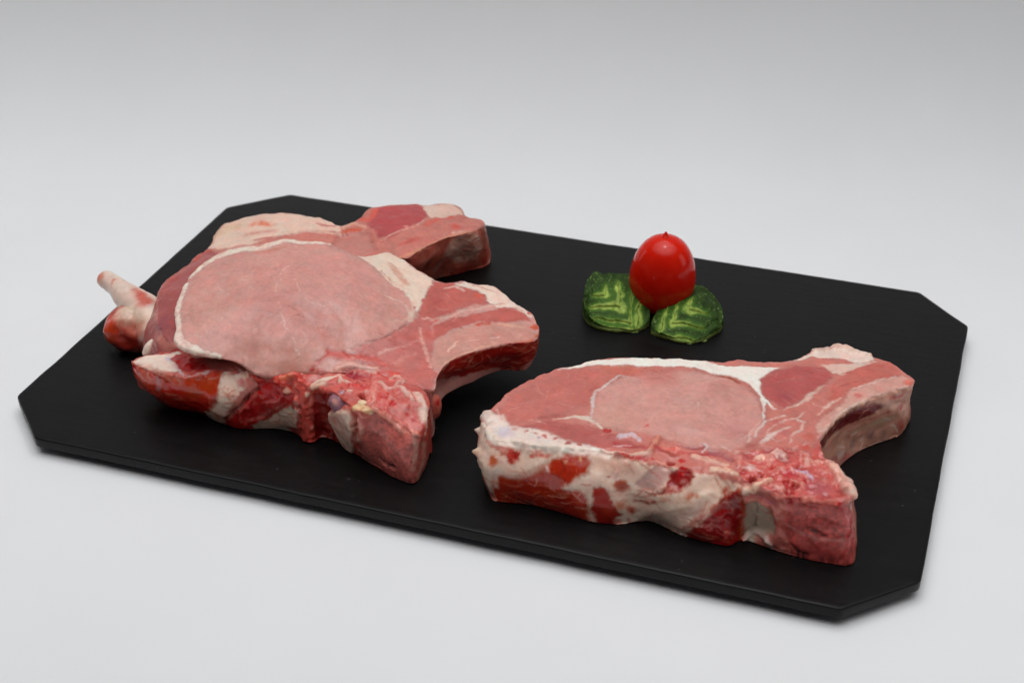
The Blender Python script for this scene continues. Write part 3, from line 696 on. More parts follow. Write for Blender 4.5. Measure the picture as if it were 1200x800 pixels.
RIGHT_PAINT = [
 ('S', [(100.6, -50.9, 29.6, 142.35)], (200, 126, 117), {'soft': 1}),
 ('C', [(25.4, -71.1), (36.8, -48.1), (49.1, -38.3), (65, -41.2), (58.1, -56.5), (57.8, -67.8), (49.3, -76.2), (34.5, -86.9), (21.3, -86.3)], (196, 118, 110), {'soft': 2, 'part': 'cap_muscle'}),
 ('C', [(52.2, -35.8), (77.3, -30.7), (68.5, -40.1), (60.6, -45.6)], (200, 118, 106), {'soft': 1.5}),
 ('C', [(69.2, -39.8), (76.3, -34.3), (88.4, -30), (99, -27.9), (108.5, -29.3), (115.6, -33.4), (121.4, -39), (125.5, -46.7), (128.2, -54.7), (128.1, -63.1), (126.4, -71.9), (121, -79.3), (111.3, -81.9), (100.6, -80.7), (86.6, -80.9), (76, -81.1), (66.5, -80.2), (60.9, -76), (59.6, -65.3), (58.7, -58.3), (61.8, -49.7), (64.5, -42.1)], (212, 157, 149), {'soft': 1.6, 'part': 'loin_eye'}),
 ('S', [(78.8, -36.6, 29.1, 8.02)], (198, 124, 116), {'soft': 6, 'op': 0.6}),
 ('S', [(102, -57, 29.5, 10.59)], (205, 156, 148), {'soft': 8, 'op': 0.6}),
 ('S', [(109.2, -40.9, 29.4, 8.99)], (192, 138, 130), {'soft': 8, 'op': 0.5}),
 ('S', [(70.2, -73.1, 28.6, 8.73)], (208, 160, 146), {'soft': 6, 'op': 0.5}),
 ('S', [(121.6, -65.6, 28.8, 6.96)], (196, 138, 135), {'soft': 6, 'op': 0.6}),
 ('C', [(32.7, -92.5), (44.3, -83.4), (61.7, -81.2), (78.8, -84.5), (83.4, -88.5), (75.6, -92.2), (62.2, -94.8), (48.6, -97)], (184, 102, 97), {'soft': 1.2}),
 ('C', [(18.5, -85.5), (25.7, -82.9), (31.6, -91.5), (41.2, -90.6), (48.6, -91.3), (57.7, -93.9), (69, -93.8), (71.4, -95.9), (53.4, -100.6), (36.3, -103), (25, -101.9)], (238, 216, 206), {'soft': 1.2, 'part': 'cartilage'}),
 ('S', [(31.1, -96.4, 27.9, 3.45)], (222, 206, 212), {'soft': 2}),
 ('S', [(38.5, -93.4, 28, 1.03)], (190, 110, 105), {}),
 ('S', [(42.6, -93.9, 28, 1.03)], (185, 95, 92), {}),
 ('S', [(47.2, -93.7, 28, 1.03)], (195, 105, 100), {}),
 ('S', [(52, -93.9, 28, 0.86)], (190, 100, 95), {}),
 ('S', [(45.3, -95.6, 28, 1.03)], (200, 170, 180), {}),
 ('S', [(34.2, -92.8, 27.9, 1.38)], (215, 170, 160), {}),
 ('S', [(57.1, -95.3, 28, 1.37)], (185, 100, 95), {}),
 ('S', [(61.4, -94.5, 28, 1.02)], (190, 105, 100), {}),
 ('S', [(53.2, -100.1, 27.4, 0.68), (62.7, -96.5, 28, 0.68), (69.3, -94.9, 28, 0.85), (79.9, -95, 28, 0.68)], (252, 238, 228), {'soft': 0.4, 'warp': 0.5, 'patchy': 0.6}),
 ('C', [(37.4, -44), (43.9, -37.5), (51.1, -30.5), (64.4, -24.7), (83, -20.4), (96.8, -17.9), (104.4, -18.6), (116.6, -14.6), (127.1, -13.1), (123.1, -19.4), (121.1, -26.2), (122, -32.4), (123.7, -37.4), (121.3, -36.2), (117.4, -31.3), (112.6, -29.3), (106.1, -26.2), (100.4, -25.8), (93, -25.9), (83.8, -26.7), (73.3, -29.6), (60.9, -33.1), (51.9, -35.1), (45.5, -39.3)], (252, 238, 228), {'soft': 0.5, 'warp': 0.5, 'part': 'fat_cap', 'h': 0.3}),
 ('S', [(120.9, -30.7, 29.1, 0.91), (124.6, -40.4, 29, 0.72), (127.3, -48.6, 28.8, 0.57), (128.8, -57.7, 28.6, 0.42)], (252, 238, 228), {'soft': 0.4, 'warp': 0.5, 'patchy': 0.6, 'part': 'fat_cap'}),
 ('S', [(99.5, -26.9, 28.8, 0.51), (104.3, -26.8, 28.9, 0.66), (109.6, -28.9, 29, 0.73), (113.8, -31.9, 29.2, 0.58)], (160, 78, 55), {'soft': 0.5, 'warp': 0.5, 'patchy': 0.6, 'h': -0.7}),  # brown line paints in the shading of the crease under the fat rim
 ('S', [(52.4, -36.5, 28.4, 0.37), (63.1, -34, 28.6, 0.44), (73.6, -31.1, 28.6, 0.44)], (205, 130, 105), {'soft': 0.4, 'warp': 0.5, 'patchy': 0.6, 'h': -0.3}),
 ('S', [(71.9, -31.7, 28.6, 0.73), (80, -33.8, 28.9, 0.55), (86.2, -36.4, 29.2, 0.36)], (180, 88, 80), {'soft': 0.4, 'warp': 0.5, 'patchy': 0.6, 'op': 0.6}),
 ('C', [(120.6, -27.2), (124.8, -18.8), (132.4, -9.8), (138.9, -4.3), (145.7, -5.8), (149.6, -12.2), (146.9, -19.9), (142.7, -27.3), (139, -37), (134.2, -43.7), (129, -40.6), (123.9, -36.6)], (182, 94, 92), {'soft': 1, 'part': 'rib_muscle'}),
 ('S', [(133.2, -34.8, 28.6, 2.89)], (160, 72, 80), {'soft': 3, 'op': 0.6}),
 ('S', [(135.9, -19.5, 28.3, 3.31)], (190, 105, 102), {'soft': 3, 'op': 0.6}),
 ('C', [(103.7, -14.9), (121.2, -9.3), (141.1, 4.7), (150.5, 3.7), (144.2, -3), (132.3, -9), (127.1, -13.1), (116.5, -13.9), (104.3, -17.9)], (202, 128, 118), {'soft': 0.8}),
 ('C', [(127.7, -5.9), (132.4, 0), (137.8, 7.9), (144.4, 13.2), (149, 20.1), (155.8, 19.4), (162.8, 14.1), (164.8, 9.7), (159.7, 4), (148.4, 5.8), (137.7, 3.3)], (240, 212, 200), {'soft': 0.6, 'part': 'fat_cap', 'rough': 0.25}),
 ('C', [(143, -2.6), (147.4, -0.1), (156.2, 2.9), (166.3, 9.2), (160.2, 0), (153.2, -7), (148.5, -7.2)], (226, 192, 180), {'soft': 0.6}),
 ('C', [(150.7, -14.7), (153.9, -6.8), (166.3, 9.2), (171.7, 10.1), (178, 2.8), (168.4, -7.3), (159, -17.1), (155.1, -26.1), (151.1, -30.4)], (196, 112, 103), {'soft': 0.8}),
 ('S', [(152.1, -6.6, 27.4, 0.37), (160.1, 0.8, 27.2, 0.45), (168.4, 6.8, 27.1, 0.38)], (190, 95, 90), {'soft': 0.4, 'warp': 0.5, 'patchy': 0.6}),
 ('S', [(153.7, -17.1, 27.6, 0.52), (158.3, -11.8, 27.5, 0.56), (164.3, -8.9, 27.4, 0.37)], (165, 80, 75), {'soft': 0.4, 'warp': 0.5, 'patchy': 0.6, 'op': 0.7}),
 ('C', [(152.7, -61.4), (148.3, -49.7), (151.4, -40.7), (155.8, -31.1), (159.2, -18.4), (168.4, -7.3), (177.5, 1.1), (182.9, -1.7), (180.8, -7), (167.6, -21.6), (161.2, -30.9), (157.1, -38.9), (154.1, -48.4)], (214, 164, 154), {'soft': 0.8, 'part': 'rib_bone'}),
 ('S', [(159, -17.1, 27.4, 0.59), (166.8, -8.7, 27.4, 0.59), (174.8, -0.9, 26.9, 0.56)], (225, 190, 180), {'soft': 0.4, 'warp': 0.5, 'patchy': 0.6}),
 ('S', [(161.5, -21.6, 27.3, 1.83)], (205, 125, 118), {}),
 ('S', [(169.2, -13.3, 27.2, 1.85)], (220, 160, 150), {}),
 ('S', [(156.2, -33.5, 27.2, 1.44)], (228, 180, 168), {}),
 ('S', [(152.7, -56.2, 25.8, 1.05), (154.2, -47.3, 26.6, 1.07), (157.5, -37.2, 26.9, 1.08), (162, -29.4, 26.7, 1.09), (167.6, -21.4, 26.8, 1.1), (174.4, -14.2, 26.7, 0.92), (180, -7.5, 26.4, 0.74)], (228, 192, 176), {'soft': 0.5, 'warp': 0.5, 'patchy': 0.6}),
 ('S', [(181.3, -3.4, 26.3, 2.62)], (212, 122, 110), {'soft': 1}),
 ('S', [(162.1, 4.7, 27.1, 0.95)], (225, 180, 170), {'h': 0.5}),
 ('S', [(124.4, -39.2, 29, 0.72), (127.5, -42.6, 28.8, 0.79), (130.5, -44.6, 28.7, 0.89)], (252, 238, 228), {'soft': 0.4, 'warp': 0.5, 'patchy': 0.6}),
 ('S', [(133.4, -45.3, 28.5, 0.36), (136.4, -42.1, 28.3, 0.47), (138.9, -40.3, 28.2, 0.54), (141.9, -33.1, 28.1, 0.9), (144.4, -26.6, 28, 1.02), (147.2, -19.7, 27.9, 0.55)], (224, 190, 178), {'soft': 0.4, 'warp': 0.5, 'patchy': 0.6, 'h': 0.2}),
 ('S', [(127.2, -67.2, 28.6, 0.45), (127.2, -62.2, 28.6, 0.52), (129.4, -55.5, 28.6, 0.49), (132.7, -50.8, 28.4, 0.42), (136.8, -48.4, 28.2, 0.28)], (226, 200, 192), {'soft': 0.4, 'warp': 0.5, 'patchy': 0.6, 'h': 0.25}),
 ('S', [(130.9, -63.2, 28.4, 0.35), (133.2, -57.1, 28.3, 0.42), (136.5, -52.4, 28.2, 0.49), (140.1, -48.9, 28, 0.53), (144.1, -49.7, 27.7, 0.78)], (226, 200, 192), {'soft': 0.4, 'warp': 0.5, 'patchy': 0.6, 'h': 0.25}),
 ('S', [(143.1, -43.7, 27.8, 0.5), (141.3, -47.7, 27.9, 0.53), (143.9, -50.4, 27.7, 0.53), (143.4, -55.7, 27.6, 0.53), (140.6, -61.5, 27.8, 0.45), (141, -67.2, 27.9, 0.35)], (222, 185, 176), {'soft': 0.4, 'warp': 0.5, 'patchy': 0.6, 'h': 0.2}),
 ('S', [(130.5, -71.6, 28.5, 1.03), (132.4, -65.7, 28.4, 0.9), (135.2, -60.1, 28.2, 0.77), (138.8, -55.2, 28, 0.42)], (226, 200, 192), {'soft': 0.4, 'warp': 0.5, 'patchy': 0.6, 'h': 0.2}),
 ('S', [(131.9, -64.7, 28.4, 0.35), (136.5, -67.2, 28.2, 0.35), (138.6, -63.7, 28, 0.28)], (226, 200, 192), {'soft': 0.4, 'warp': 0.5, 'patchy': 0.6}),
 ('S', [(118.7, -76.5, 28.6, 0.27), (122.3, -72.2, 28.7, 0.35), (125.1, -65.6, 28.7, 0.31), (127.2, -62.2, 28.6, 0.28)], (220, 180, 170), {'soft': 0.4, 'warp': 0.5, 'patchy': 0.6}),
 ('S', [(125.3, -71.7, 28.6, 0.52), (125, -65, 28.7, 0.35), (127.9, -53.5, 28.7, 0.21)], (226, 190, 180), {'soft': 0.4, 'warp': 0.5, 'patchy': 0.6}),
 ('S', [(134, -54.1, 28.3, 2.11)], (180, 95, 95), {'soft': 2, 'op': 0.6}),
 ('S', [(138, -60.1, 28, 2.1)], (178, 100, 100), {'soft': 2, 'op': 0.6}),
 ('S', [(126.9, -74.2, 28.5, 2.06)], (185, 105, 98), {'soft': 1.5}),
 ('S', [(148.3, -43.4, 27.5, 0.54), (149.8, -37.5, 27.5, 0.72), (152.3, -31.2, 27.5, 0.72), (155.1, -26.1, 27.4, 0.44)], (224, 186, 174), {'soft': 0.4, 'warp': 0.5, 'patchy': 0.6}),
 ('S', [(142.1, -34.3, 28.1, 0.36), (146.1, -36.5, 27.8, 0.36), (149.9, -36.2, 27.5, 0.29)], (222, 180, 170), {'soft': 0.4, 'warp': 0.5, 'patchy': 0.6}),
 ('S', [(147.5, -59, 27.4, 2.45)], (195, 105, 95), {'soft': 2}),
 ('S', [(147.2, -67.6, 27.6, 2.08)], (195, 90, 82), {'soft': 1.5}),
 ('S', [(143, -72.9, 28, 0.34), (144.4, -67, 27.7, 0.45), (146.6, -64, 27.5, 0.35)], (225, 180, 175), {'soft': 0.4, 'warp': 0.5, 'patchy': 0.6}),
 ('S', [(60.9, -76, 28.4, 0.7), (60.4, -71.9, 28.6, 0.49), (58.6, -64.3, 29, 0.78), (57.5, -58, 29.1, 0.86), (59.1, -54.8, 29.2, 0.86), (61.2, -47.7, 29.1, 0.72), (63.5, -40.9, 29, 0.58), (68.7, -40.8, 29.1, 0.36), (73.5, -42.2, 29.2, 0.18)], (226, 200, 195), {'soft': 0.4, 'warp': 0.5, 'patchy': 0.6, 'h': 0.2}),
 ('S', [(46.8, -82, 28.3, 0.28), (50.5, -80.1, 28.3, 0.49), (55.1, -77.3, 28.4, 0.84), (59.6, -76.4, 28.4, 1.4), (63.9, -78.6, 28.2, 1.04), (67.2, -81.2, 28.1, 0.52)], (230, 204, 190), {'soft': 0.4, 'warp': 0.5, 'patchy': 0.6, 'h': 0.2}),
 ('S', [(31.6, -57.9, 28.3, 0.14), (35.3, -64.9, 28.7, 0.18), (39.1, -67.2, 28.7, 0.21)], (222, 175, 168), {'soft': 0.4, 'warp': 0.5, 'patchy': 0.6, 'op': 0.7}),
 ('S', [(39.1, -67.2, 28.7, 0.18), (38.7, -60.3, 28.7, 0.14)], (222, 175, 168), {'soft': 0.4, 'warp': 0.5, 'patchy': 0.6, 'op': 0.6}),
 ('S', [(41.9, -64.2, 28.8, 0.18), (44.9, -61.9, 28.9, 0.18), (49.4, -61.9, 28.9, 0.14)], (222, 175, 168), {'soft': 0.4, 'warp': 0.5, 'patchy': 0.6, 'op': 0.7}),
 ('S', [(41.2, -73.7, 28.6, 0.14), (45.5, -69.8, 28.8, 0.14), (52.1, -70.8, 28.7, 0.14)], (222, 175, 168), {'soft': 0.4, 'warp': 0.5, 'patchy': 0.6, 'op': 0.6}),
 ('S', [(37.4, -84.8, 28.1, 0.17), (45, -85.7, 28.2, 0.21)], (225, 180, 170), {'soft': 0.4, 'warp': 0.5, 'patchy': 0.6}),
 ('S', [(100.1, -36.1, 29.3, 0.18), (101.8, -45, 29.6, 0.25), (105.6, -50.5, 29.6, 0.18)], (218, 172, 165), {'soft': 0.4, 'warp': 0.5, 'patchy': 0.6}),
 ('S', [(101.2, -53.4, 29.6, 0.92)], (226, 180, 172), {'h': 1.0}),
 ('S', [(109, -62.8, 29.2, 0.28), (112.7, -63.4, 29.1, 0.21)], (228, 196, 186), {'soft': 0.4, 'warp': 0.5, 'patchy': 0.6}),
 ('S', [(84, -75.1, 28.7, 0.87)], (200, 80, 72), {'h': 0.7}),
 ('S', [(81, -66.4, 29.2, 1.05)], (215, 165, 158), {'op': 0.6}),
 ('S', [(42.2, -81.6, 28.3, 1.4), (46, -79.7, 28.4, 1.4), (49.7, -77.3, 28.5, 0.7)], (168, 76, 72), {'soft': 1.5, 'warp': 0.5, 'patchy': 0.6, 'op': 0.7}),
 ('S', [(22.2, -80.3, 27, 0.42), (26, -85.9, 27.1, 0.46), (28.3, -88.2, 27.4, 0.42)], (228, 185, 175), {'soft': 0.4, 'warp': 0.5, 'patchy': 0.6}),
 ('S', [(74.8, -89.3, 28, 1.03), (83.7, -89.6, 28.1, 1.36), (92.2, -88.7, 28.2, 1.36), (102.2, -87.2, 28.3, 1.02), (118.8, -84.7, 28.3, 1.02)], (178, 70, 72), {'soft': 1, 'warp': 0.5, 'patchy': 0.6, 'rough': 0.2}),
 ('S', [(70.1, -82.8, 28.1, 1.38)], (190, 48, 48), {'h': 1, 'soft': 0.4, 'warp': 1}),
 ('S', [(68.6, -85.1, 28, 1.03)], (205, 120, 112), {}),
 ('S', [(76, -84.7, 28.1, 1.38), (80.1, -82.9, 28.3, 1.55), (84.2, -85.2, 28.3, 1.03)], (216, 198, 204), {'soft': 0.4, 'warp': 0.5, 'patchy': 0.6, 'h': 0.4}),
 ('S', [(75.3, -91, 28, 0.51), (81.8, -89, 28.1, 0.41)], (220, 180, 180), {'soft': 0.4, 'warp': 0.5, 'patchy': 0.6}),
 ('S', [(90, -91.1, 28.1, 1.19), (90.5, -85.1, 28.3, 1.37), (90.8, -82, 28.5, 1.2)], (218, 146, 130), {'soft': 0.5, 'warp': 0.5, 'patchy': 0.6, 'h': 1.8}),
 ('S', [(71.3, -95.5, 28, 0.68), (81.9, -96, 27.9, 0.68), (90.4, -92.8, 28.1, 1.02)], (222, 180, 165), {'soft': 0.4, 'warp': 0.5, 'patchy': 0.6, 'h': 0.8}),
 ('S', [(78.5, -96.2, 27.6, 0.44), (85.5, -96.5, 27.8, 0.51), (92, -94.7, 28, 0.51)], (185, 40, 45), {'soft': 0.4, 'warp': 0.5, 'patchy': 0.6}),
 ('S', [(99, -88.3, 28.2, 2.72)], (208, 110, 102), {'h': 1.2, 'rough': 0.35}),
 ('S', [(95.4, -87.7, 28.3, 1.36)], (220, 130, 120), {'h': 1}),
 ('S', [(99.1, -94.1, 28.1, 1.69)], (140, 16, 18), {'h': -1.6}),
 ('S', [(102.9, -91.7, 28.1, 1.35)], (195, 60, 55), {}),
 ('S', [(94, -95.8, 28, 0.67), (104.5, -96.6, 27.7, 0.67)], (222, 165, 150), {'soft': 0.4, 'warp': 0.5, 'patchy': 0.6}),
 ('S', [(99.4, -82.8, 28.5, 0.68), (104.6, -82.9, 28.4, 1.03), (108.8, -81.6, 28.5, 1.03)], (165, 84, 84), {'soft': 0.4, 'warp': 0.5, 'patchy': 0.6, 'h': -0.5}),
 ('S', [(108.5, -78.7, 28.6, 0.69), (111.1, -80.8, 28.5, 0.51), (109.2, -84.9, 28.4, 0.68)], (226, 200, 200), {'soft': 0.4, 'warp': 0.5, 'patchy': 0.6, 'h': 0.6}),
 ('S', [(112.6, -84.4, 28.4, 1.36), (116.8, -83.6, 28.4, 1.7), (121.9, -86.6, 28.3, 1.02)], (166, 90, 92), {'soft': 0.5, 'warp': 0.5, 'patchy': 0.6, 'h': -0.5}),
 ('S', [(106.6, -88.1, 28.2, 1.36), (111.2, -89, 28.2, 1.69), (120, -90.1, 28.2, 1.35)], (222, 178, 162), {'soft': 0.4, 'warp': 0.5, 'patchy': 0.6, 'h': 0.6}),
 ('S', [(115.7, -78.7, 28.6, 0.34), (120.6, -80.6, 28.5, 0.34)], (226, 192, 185), {'soft': 0.4, 'warp': 0.5, 'patchy': 0.6}),
 ('S', [(122.7, -80.5, 28.5, 1.37)], (218, 165, 152), {'h': 0.8}),
 ('S', [(116, -94.9, 28, 1.34), (120.8, -93.9, 28.1, 2.02), (125.1, -94.8, 28.1, 1.68)], (230, 192, 172), {'soft': 0.4, 'warp': 0.5, 'patchy': 0.6, 'h': 0.8}),
 ('C', [(121.4, -83.9), (127.6, -77.6), (135.1, -72.4), (150, -69.6), (155.4, -44.3), (163.3, -79.6), (169.4, -91.3), (166.6, -101), (149.1, -102.4), (128.9, -98.7)], (200, 100, 95), {'soft': 1.5, 'rough': 0.38, 'part': 'backbone', 'wet': 0.7}),
 ('S', [(131.8, -81.7, 28.4, 2.38)], (236, 190, 172), {'h': 1.3, 'rough': 0.3}),
 ('S', [(129.8, -88.7, 28.3, 2.02)], (214, 160, 155), {'h': 0.6}),
 ('S', [(138.2, -76.3, 28.3, 3.08)], (234, 188, 180), {'h': 0.8, 'rough': 0.3}),
 ('S', [(140.5, -77.9, 28.3, 1.71)], (226, 178, 168), {'h': 0.6}),
 ('S', [(131.9, -95.5, 28.1, 1.84)], (120, 10, 16), {'h': -2.4, 'soft': 0.5}),
 ('S', [(134.1, -93.1, 28.2, 1.01)], (120, 12, 18), {'h': -1.5}),
 ('S', [(127.9, -92.2, 28.1, 1.34)], (175, 40, 48), {'h': -0.6}),
 ('S', [(138.8, -86.5, 28.5, 1.52)], (175, 20, 22), {'h': -1.2, 'soft': 0.5}),
 ('S', [(144.8, -88.7, 28.5, 3.37)], (185, 62, 66), {'rough': 0.42, 'soft': 2}),
 ('S', [(145.8, -84.8, 28.5, 1.01), (150.2, -85.4, 28.3, 1.35), (153.6, -87.6, 28.2, 1.18)], (206, 184, 204), {'soft': 0.4, 'warp': 0.5, 'patchy': 0.6, 'h': 0.7}),
 ('S', [(151.7, -90.3, 28.4, 1.34)], (165, 25, 34), {'h': -1}),
 ('S', [(147.9, -94.6, 28.4, 1.84)], (150, 20, 24), {'h': -1.8}),
 ('S', [(145.7, -98.7, 28.3, 1.66)], (170, 40, 42), {'h': -1, 'rough': 0.42}),
 ('S', [(154.2, -74.9, 27.4, 1.71)], (225, 165, 150), {'h': 1}),
 ('S', [(150.1, -78.3, 27.9, 2.05)], (215, 140, 125), {'h': 0.8}),
 ('S', [(157.6, -74.6, 27.1, 1.71), (161, -79.5, 27.2, 2.04), (165.3, -85.8, 27.3, 2.36), (169, -93.5, 27.9, 1.67)], (242, 196, 180), {'soft': 0.6, 'warp': 0.5, 'patchy': 0.6, 'h': 2, 'rough': 0.34}),
 ('S', [(170.1, -94.6, 24.8, 1), (172.2, -94.1, 16.9, 1.01), (173.1, -95.9, 11, 1.01)], (232, 178, 164), {'soft': 0.8, 'warp': 0.5, 'patchy': 0.6, 'h': 0.5}),
 ('S', [(155.1, -73.8, 27.3, 1.37)], (190, 60, 68), {}),
 ('S', [(128.2, -98.7, 23.7, 1.34), (133.7, -99.2, 26.7, 1.67), (138, -96.4, 28.1, 1.33), (139.2, -93.8, 28.2, 0.67)], (240, 196, 174), {'soft': 0.5, 'warp': 0.5, 'patchy': 0.6, 'h': 1.6}),
 ('S', [(157.2, -93.7, 28.4, 4.67)], (182, 92, 96), {'soft': 3, 'rough': 0.2}),
 ('S', [(132.3, -99.2, 23.9, 1.34)], (190, 45, 38), {}),
 ('W', [(1, 2.1), (18.5, 4), (38.5, 2.1), (58.5, 1.6), (83, 0.9), (106.5, 1.5), (121, 2.2), (118.5, 28), (76.5, 29.3), (35, 29.5), (16, 28.9), (12.5, 19.7)], (242, 208, 190), {'soft': 0.6}),
 ('W', [(16, 6.2), (6.5, 6.9), (15.5, 1.9)], (225, 196, 182), {}),
 ('S', [(36.9, -105, 23.2, 2.39)], (188, 72, 62), {'soft': 1}),
 ('S', [(38.2, -104.3, 23.9, 1.37)], (180, 45, 42), {}),
 ('S', [(32.6, -104.8, 24.1, 1.37)], (205, 120, 105), {}),
 ('S', [(29.2, -106.7, 20.5, 1.71)], (198, 95, 70), {'soft': 1}),
 ('S', [(33.1, -104.2, 25.1, 1.03)], (205, 110, 100), {}),
 ('S', [(44.3, -103.5, 24.7, 0.85), (50.5, -102.6, 25.1, 1.02), (53.6, -101.2, 26.1, 0.68)], (205, 110, 100), {'soft': 0.4, 'warp': 0.5, 'patchy': 0.6, 'rough': 0.2}),
 ('S', [(55.2, -100.8, 26.2, 0.34), (60, -99.1, 27, 0.34)], (200, 95, 85), {'soft': 0.4, 'warp': 0.5, 'patchy': 0.6}),
 ('S', [(19.9, -91.6, 25.2, 2.09), (27.9, -101.7, 27.7, 2.4), (39.4, -101.7, 27.4, 2.05), (49.8, -100.7, 27.4, 1.7), (63.2, -98.1, 27.5, 1.7), (75.1, -96.5, 27.5, 1.53)], (242, 218, 204), {'soft': 0.8, 'warp': 0.5, 'patchy': 0.3}),
 ('W', [(17.5, 20.2), (20, 13.6), (26, 14.3), (31.5, 10.9), (39, 5.9), (46.5, 2.9), (54, 2.3), (56.5, 4.7), (54.5, 9), (48, 13.1), (45, 16.6), (50.5, 17.1), (53.5, 19.8), (53.5, 25.4), (52, 31.1), (33.5, 29.9), (23.5, 29.6), (17, 29.4), (14, 28.6)], (174, 58, 36), {'soft': 1.5, 'warp': 0.9, 'wet': 0.8, 'part': 'side_muscle#1'}),
 ('S', [(61.8, -102.5, 23.1, 3.4)], (172, 60, 38), {'soft': 3, 'op': 0.8}),
 ('S', [(41, -106, 5.9, 5.54)], (150, 42, 32), {'soft': 5, 'op': 0.7}),
 ('S', [(59.1, -106.4, 6.3, 4.81)], (156, 44, 34), {'soft': 4, 'op': 0.8}),
 ('S', [(51.9, -106.8, 16.6, 4.09)], (164, 52, 38), {'soft': 4, 'op': 0.6}),
 ('S', [(33.6, -107.9, 15.6, 1.37), (39.9, -107.3, 15.4, 1.37), (45.5, -106.8, 18.5, 1.02), (51.5, -104.6, 22.1, 0.85)], (226, 176, 158), {'soft': 1.8, 'warp': 0.5, 'patchy': 0.6, 'op': 0.75}),
 ('S', [(30.5, -107.5, 7.8, 0.87), (31.1, -108, 13.4, 1.03), (32.1, -107.8, 17.7, 1.37)], (238, 206, 190), {'soft': 1.2, 'warp': 0.5, 'patchy': 0.6}),
 ('S', [(59.4, -106.8, 14.2, 0.61), (64.1, -106.1, 16.5, 1.36), (69.1, -105.3, 17.6, 2.04), (71.4, -103.7, 19.9, 2.03)], (240, 210, 194), {'soft': 1.2, 'warp': 0.5, 'patchy': 0.6, 'h': 0.3}),
 ('S', [(69.1, -106, 15.5, 1.19), (70.5, -106.9, 9.4, 0.68), (71.7, -106.6, 1.8, 0.52)], (228, 186, 170), {'soft': 0.9, 'warp': 0.5, 'patchy': 0.6}),
 ('S', [(55.6, -106.7, 10.7, 1.03), (59.9, -106.9, 11, 1.03)], (198, 116, 96), {'soft': 1.5, 'warp': 0.5, 'patchy': 0.6, 'op': 0.6}),
 ('S', [(51.3, -105.1, 21.2, 0.51), (52.6, -105.6, 20.1, 0.51)], (232, 205, 200), {'soft': 0.4, 'warp': 0.5, 'patchy': 0.6, 'h': 0.5}),
 ('S', [(58.6, -102.3, 23.9, 0.75)], (226, 170, 150), {}),
 ('S', [(64.6, -100.2, 25.1, 0.48)], (240, 205, 160), {}),
 ('S', [(38.6, -106.7, 7, 0.35)], (235, 190, 150), {}),
 ('S', [(46.9, -106.5, 8.5, 0.34)], (235, 190, 150), {}),
 ('S', [(34.2, -106.6, 3.3, 0.35)], (235, 190, 150), {}),
 ('S', [(36.9, -104.8, 23.4, 2.73)], (204, 84, 74), {'soft': 1}),
 ('S', [(38.2, -104.3, 23.9, 1.37)], (190, 50, 46), {'soft': 1}),
 ('S', [(29.6, -106.7, 20.6, 2.06)], (210, 110, 78), {'soft': 1.5}),
 ('S', [(32.4, -104.3, 25, 1.03)], (226, 160, 150), {}),
 ('W', [(56, 16.1), (59.5, 14.2), (62, 14.7), (63.5, 18.4), (64.5, 22), (66.5, 26.3), (60.5, 30.4), (55.5, 31.6), (53.5, 26.8)], (160, 46, 32), {'soft': 0.9, 'warp': 0.7, 'part': 'side_muscle#2'}),
 ('S', [(81.5, -103.3, 17.5, 3.05)], (186, 96, 76), {'soft': 1.3}),
 ('S', [(81.5, -103.3, 17.5, 1.69)], (172, 72, 54), {'soft': 1.5}),
 ('S', [(76.3, -102.5, 20.6, 0.74)], (178, 110, 112), {}),
 ('S', [(79.1, -101.3, 21.7, 1.69)], (214, 170, 168), {'soft': 2}),
 ('S', [(77, -104.5, 16.8, 0.51), (79.1, -105.2, 12.3, 0.44), (82.4, -104.3, 10.4, 0.51)], (226, 186, 170), {'soft': 0.7, 'warp': 0.5, 'patchy': 0.6}),
 ('S', [(82.5, -104.4, 9.6, 2.04)], (204, 130, 104), {'soft': 2}),
 ('S', [(77.5, -106.1, 6.3, 2.05)], (176, 62, 40), {'soft': 2.5, 'op': 0.8}),
 ('S', [(86.6, -102.4, 7.1, 1.37)], (200, 110, 88), {'soft': 1.5}),
 ('S', [(87.8, -102.3, 11.5, 0.89), (92.2, -102, 11.2, 0.95), (95.1, -102.7, 12.4, 0.68)], (158, 48, 38), {'soft': 0.8, 'warp': 0.5, 'patchy': 0.6}),
 ('S', [(98.3, -103.6, 15.9, 0.84), (107, -104.3, 17.2, 1.01), (111.4, -102.4, 21, 0.84)], (196, 118, 92), {'soft': 1.5, 'warp': 0.5, 'patchy': 0.6, 'op': 0.8}),
 ('S', [(86.3, -102.5, 6.7, 1.37)], (185, 85, 68), {'soft': 1.5}),
 ('S', [(70.7, -99.3, 25.1, 2.37), (77.9, -99.8, 23.7, 2.71), (84.1, -99.7, 23.5, 2.03)], (205, 152, 138), {'soft': 3, 'warp': 0.5, 'patchy': 0.6, 'op': 0.7}),
 ('W', [(73.5, 12), (77, 6.3), (82, 1.4), (85.5, 0), (90, 1.5), (86, 7.5), (81, 12)], (206, 166, 158), {'soft': 0.6, 'warp': 0.5, 'h': -0.5}),
 ('W', [(89, 2.1), (92.5, 0), (96, 0), (98, 3), (97, 5.5), (90.5, 10.2), (82, 12.7), (86.5, 8.4)], (152, 30, 30), {'soft': 0.6, 'warp': 0.6, 'h': -1, 'rough': 0.3}),
 ('S', [(104.7, -97.2, 27.3, 1.68)], (200, 38, 40), {'rough': 0.45, 'h': 0.4}),
 ('S', [(95.5, -102.6, 19, 0.34), (101.1, -102.3, 21, 0.5), (106.4, -99.7, 24.5, 0.34)], (200, 130, 120), {'soft': 0.8, 'warp': 0.5, 'patchy': 0.6}),
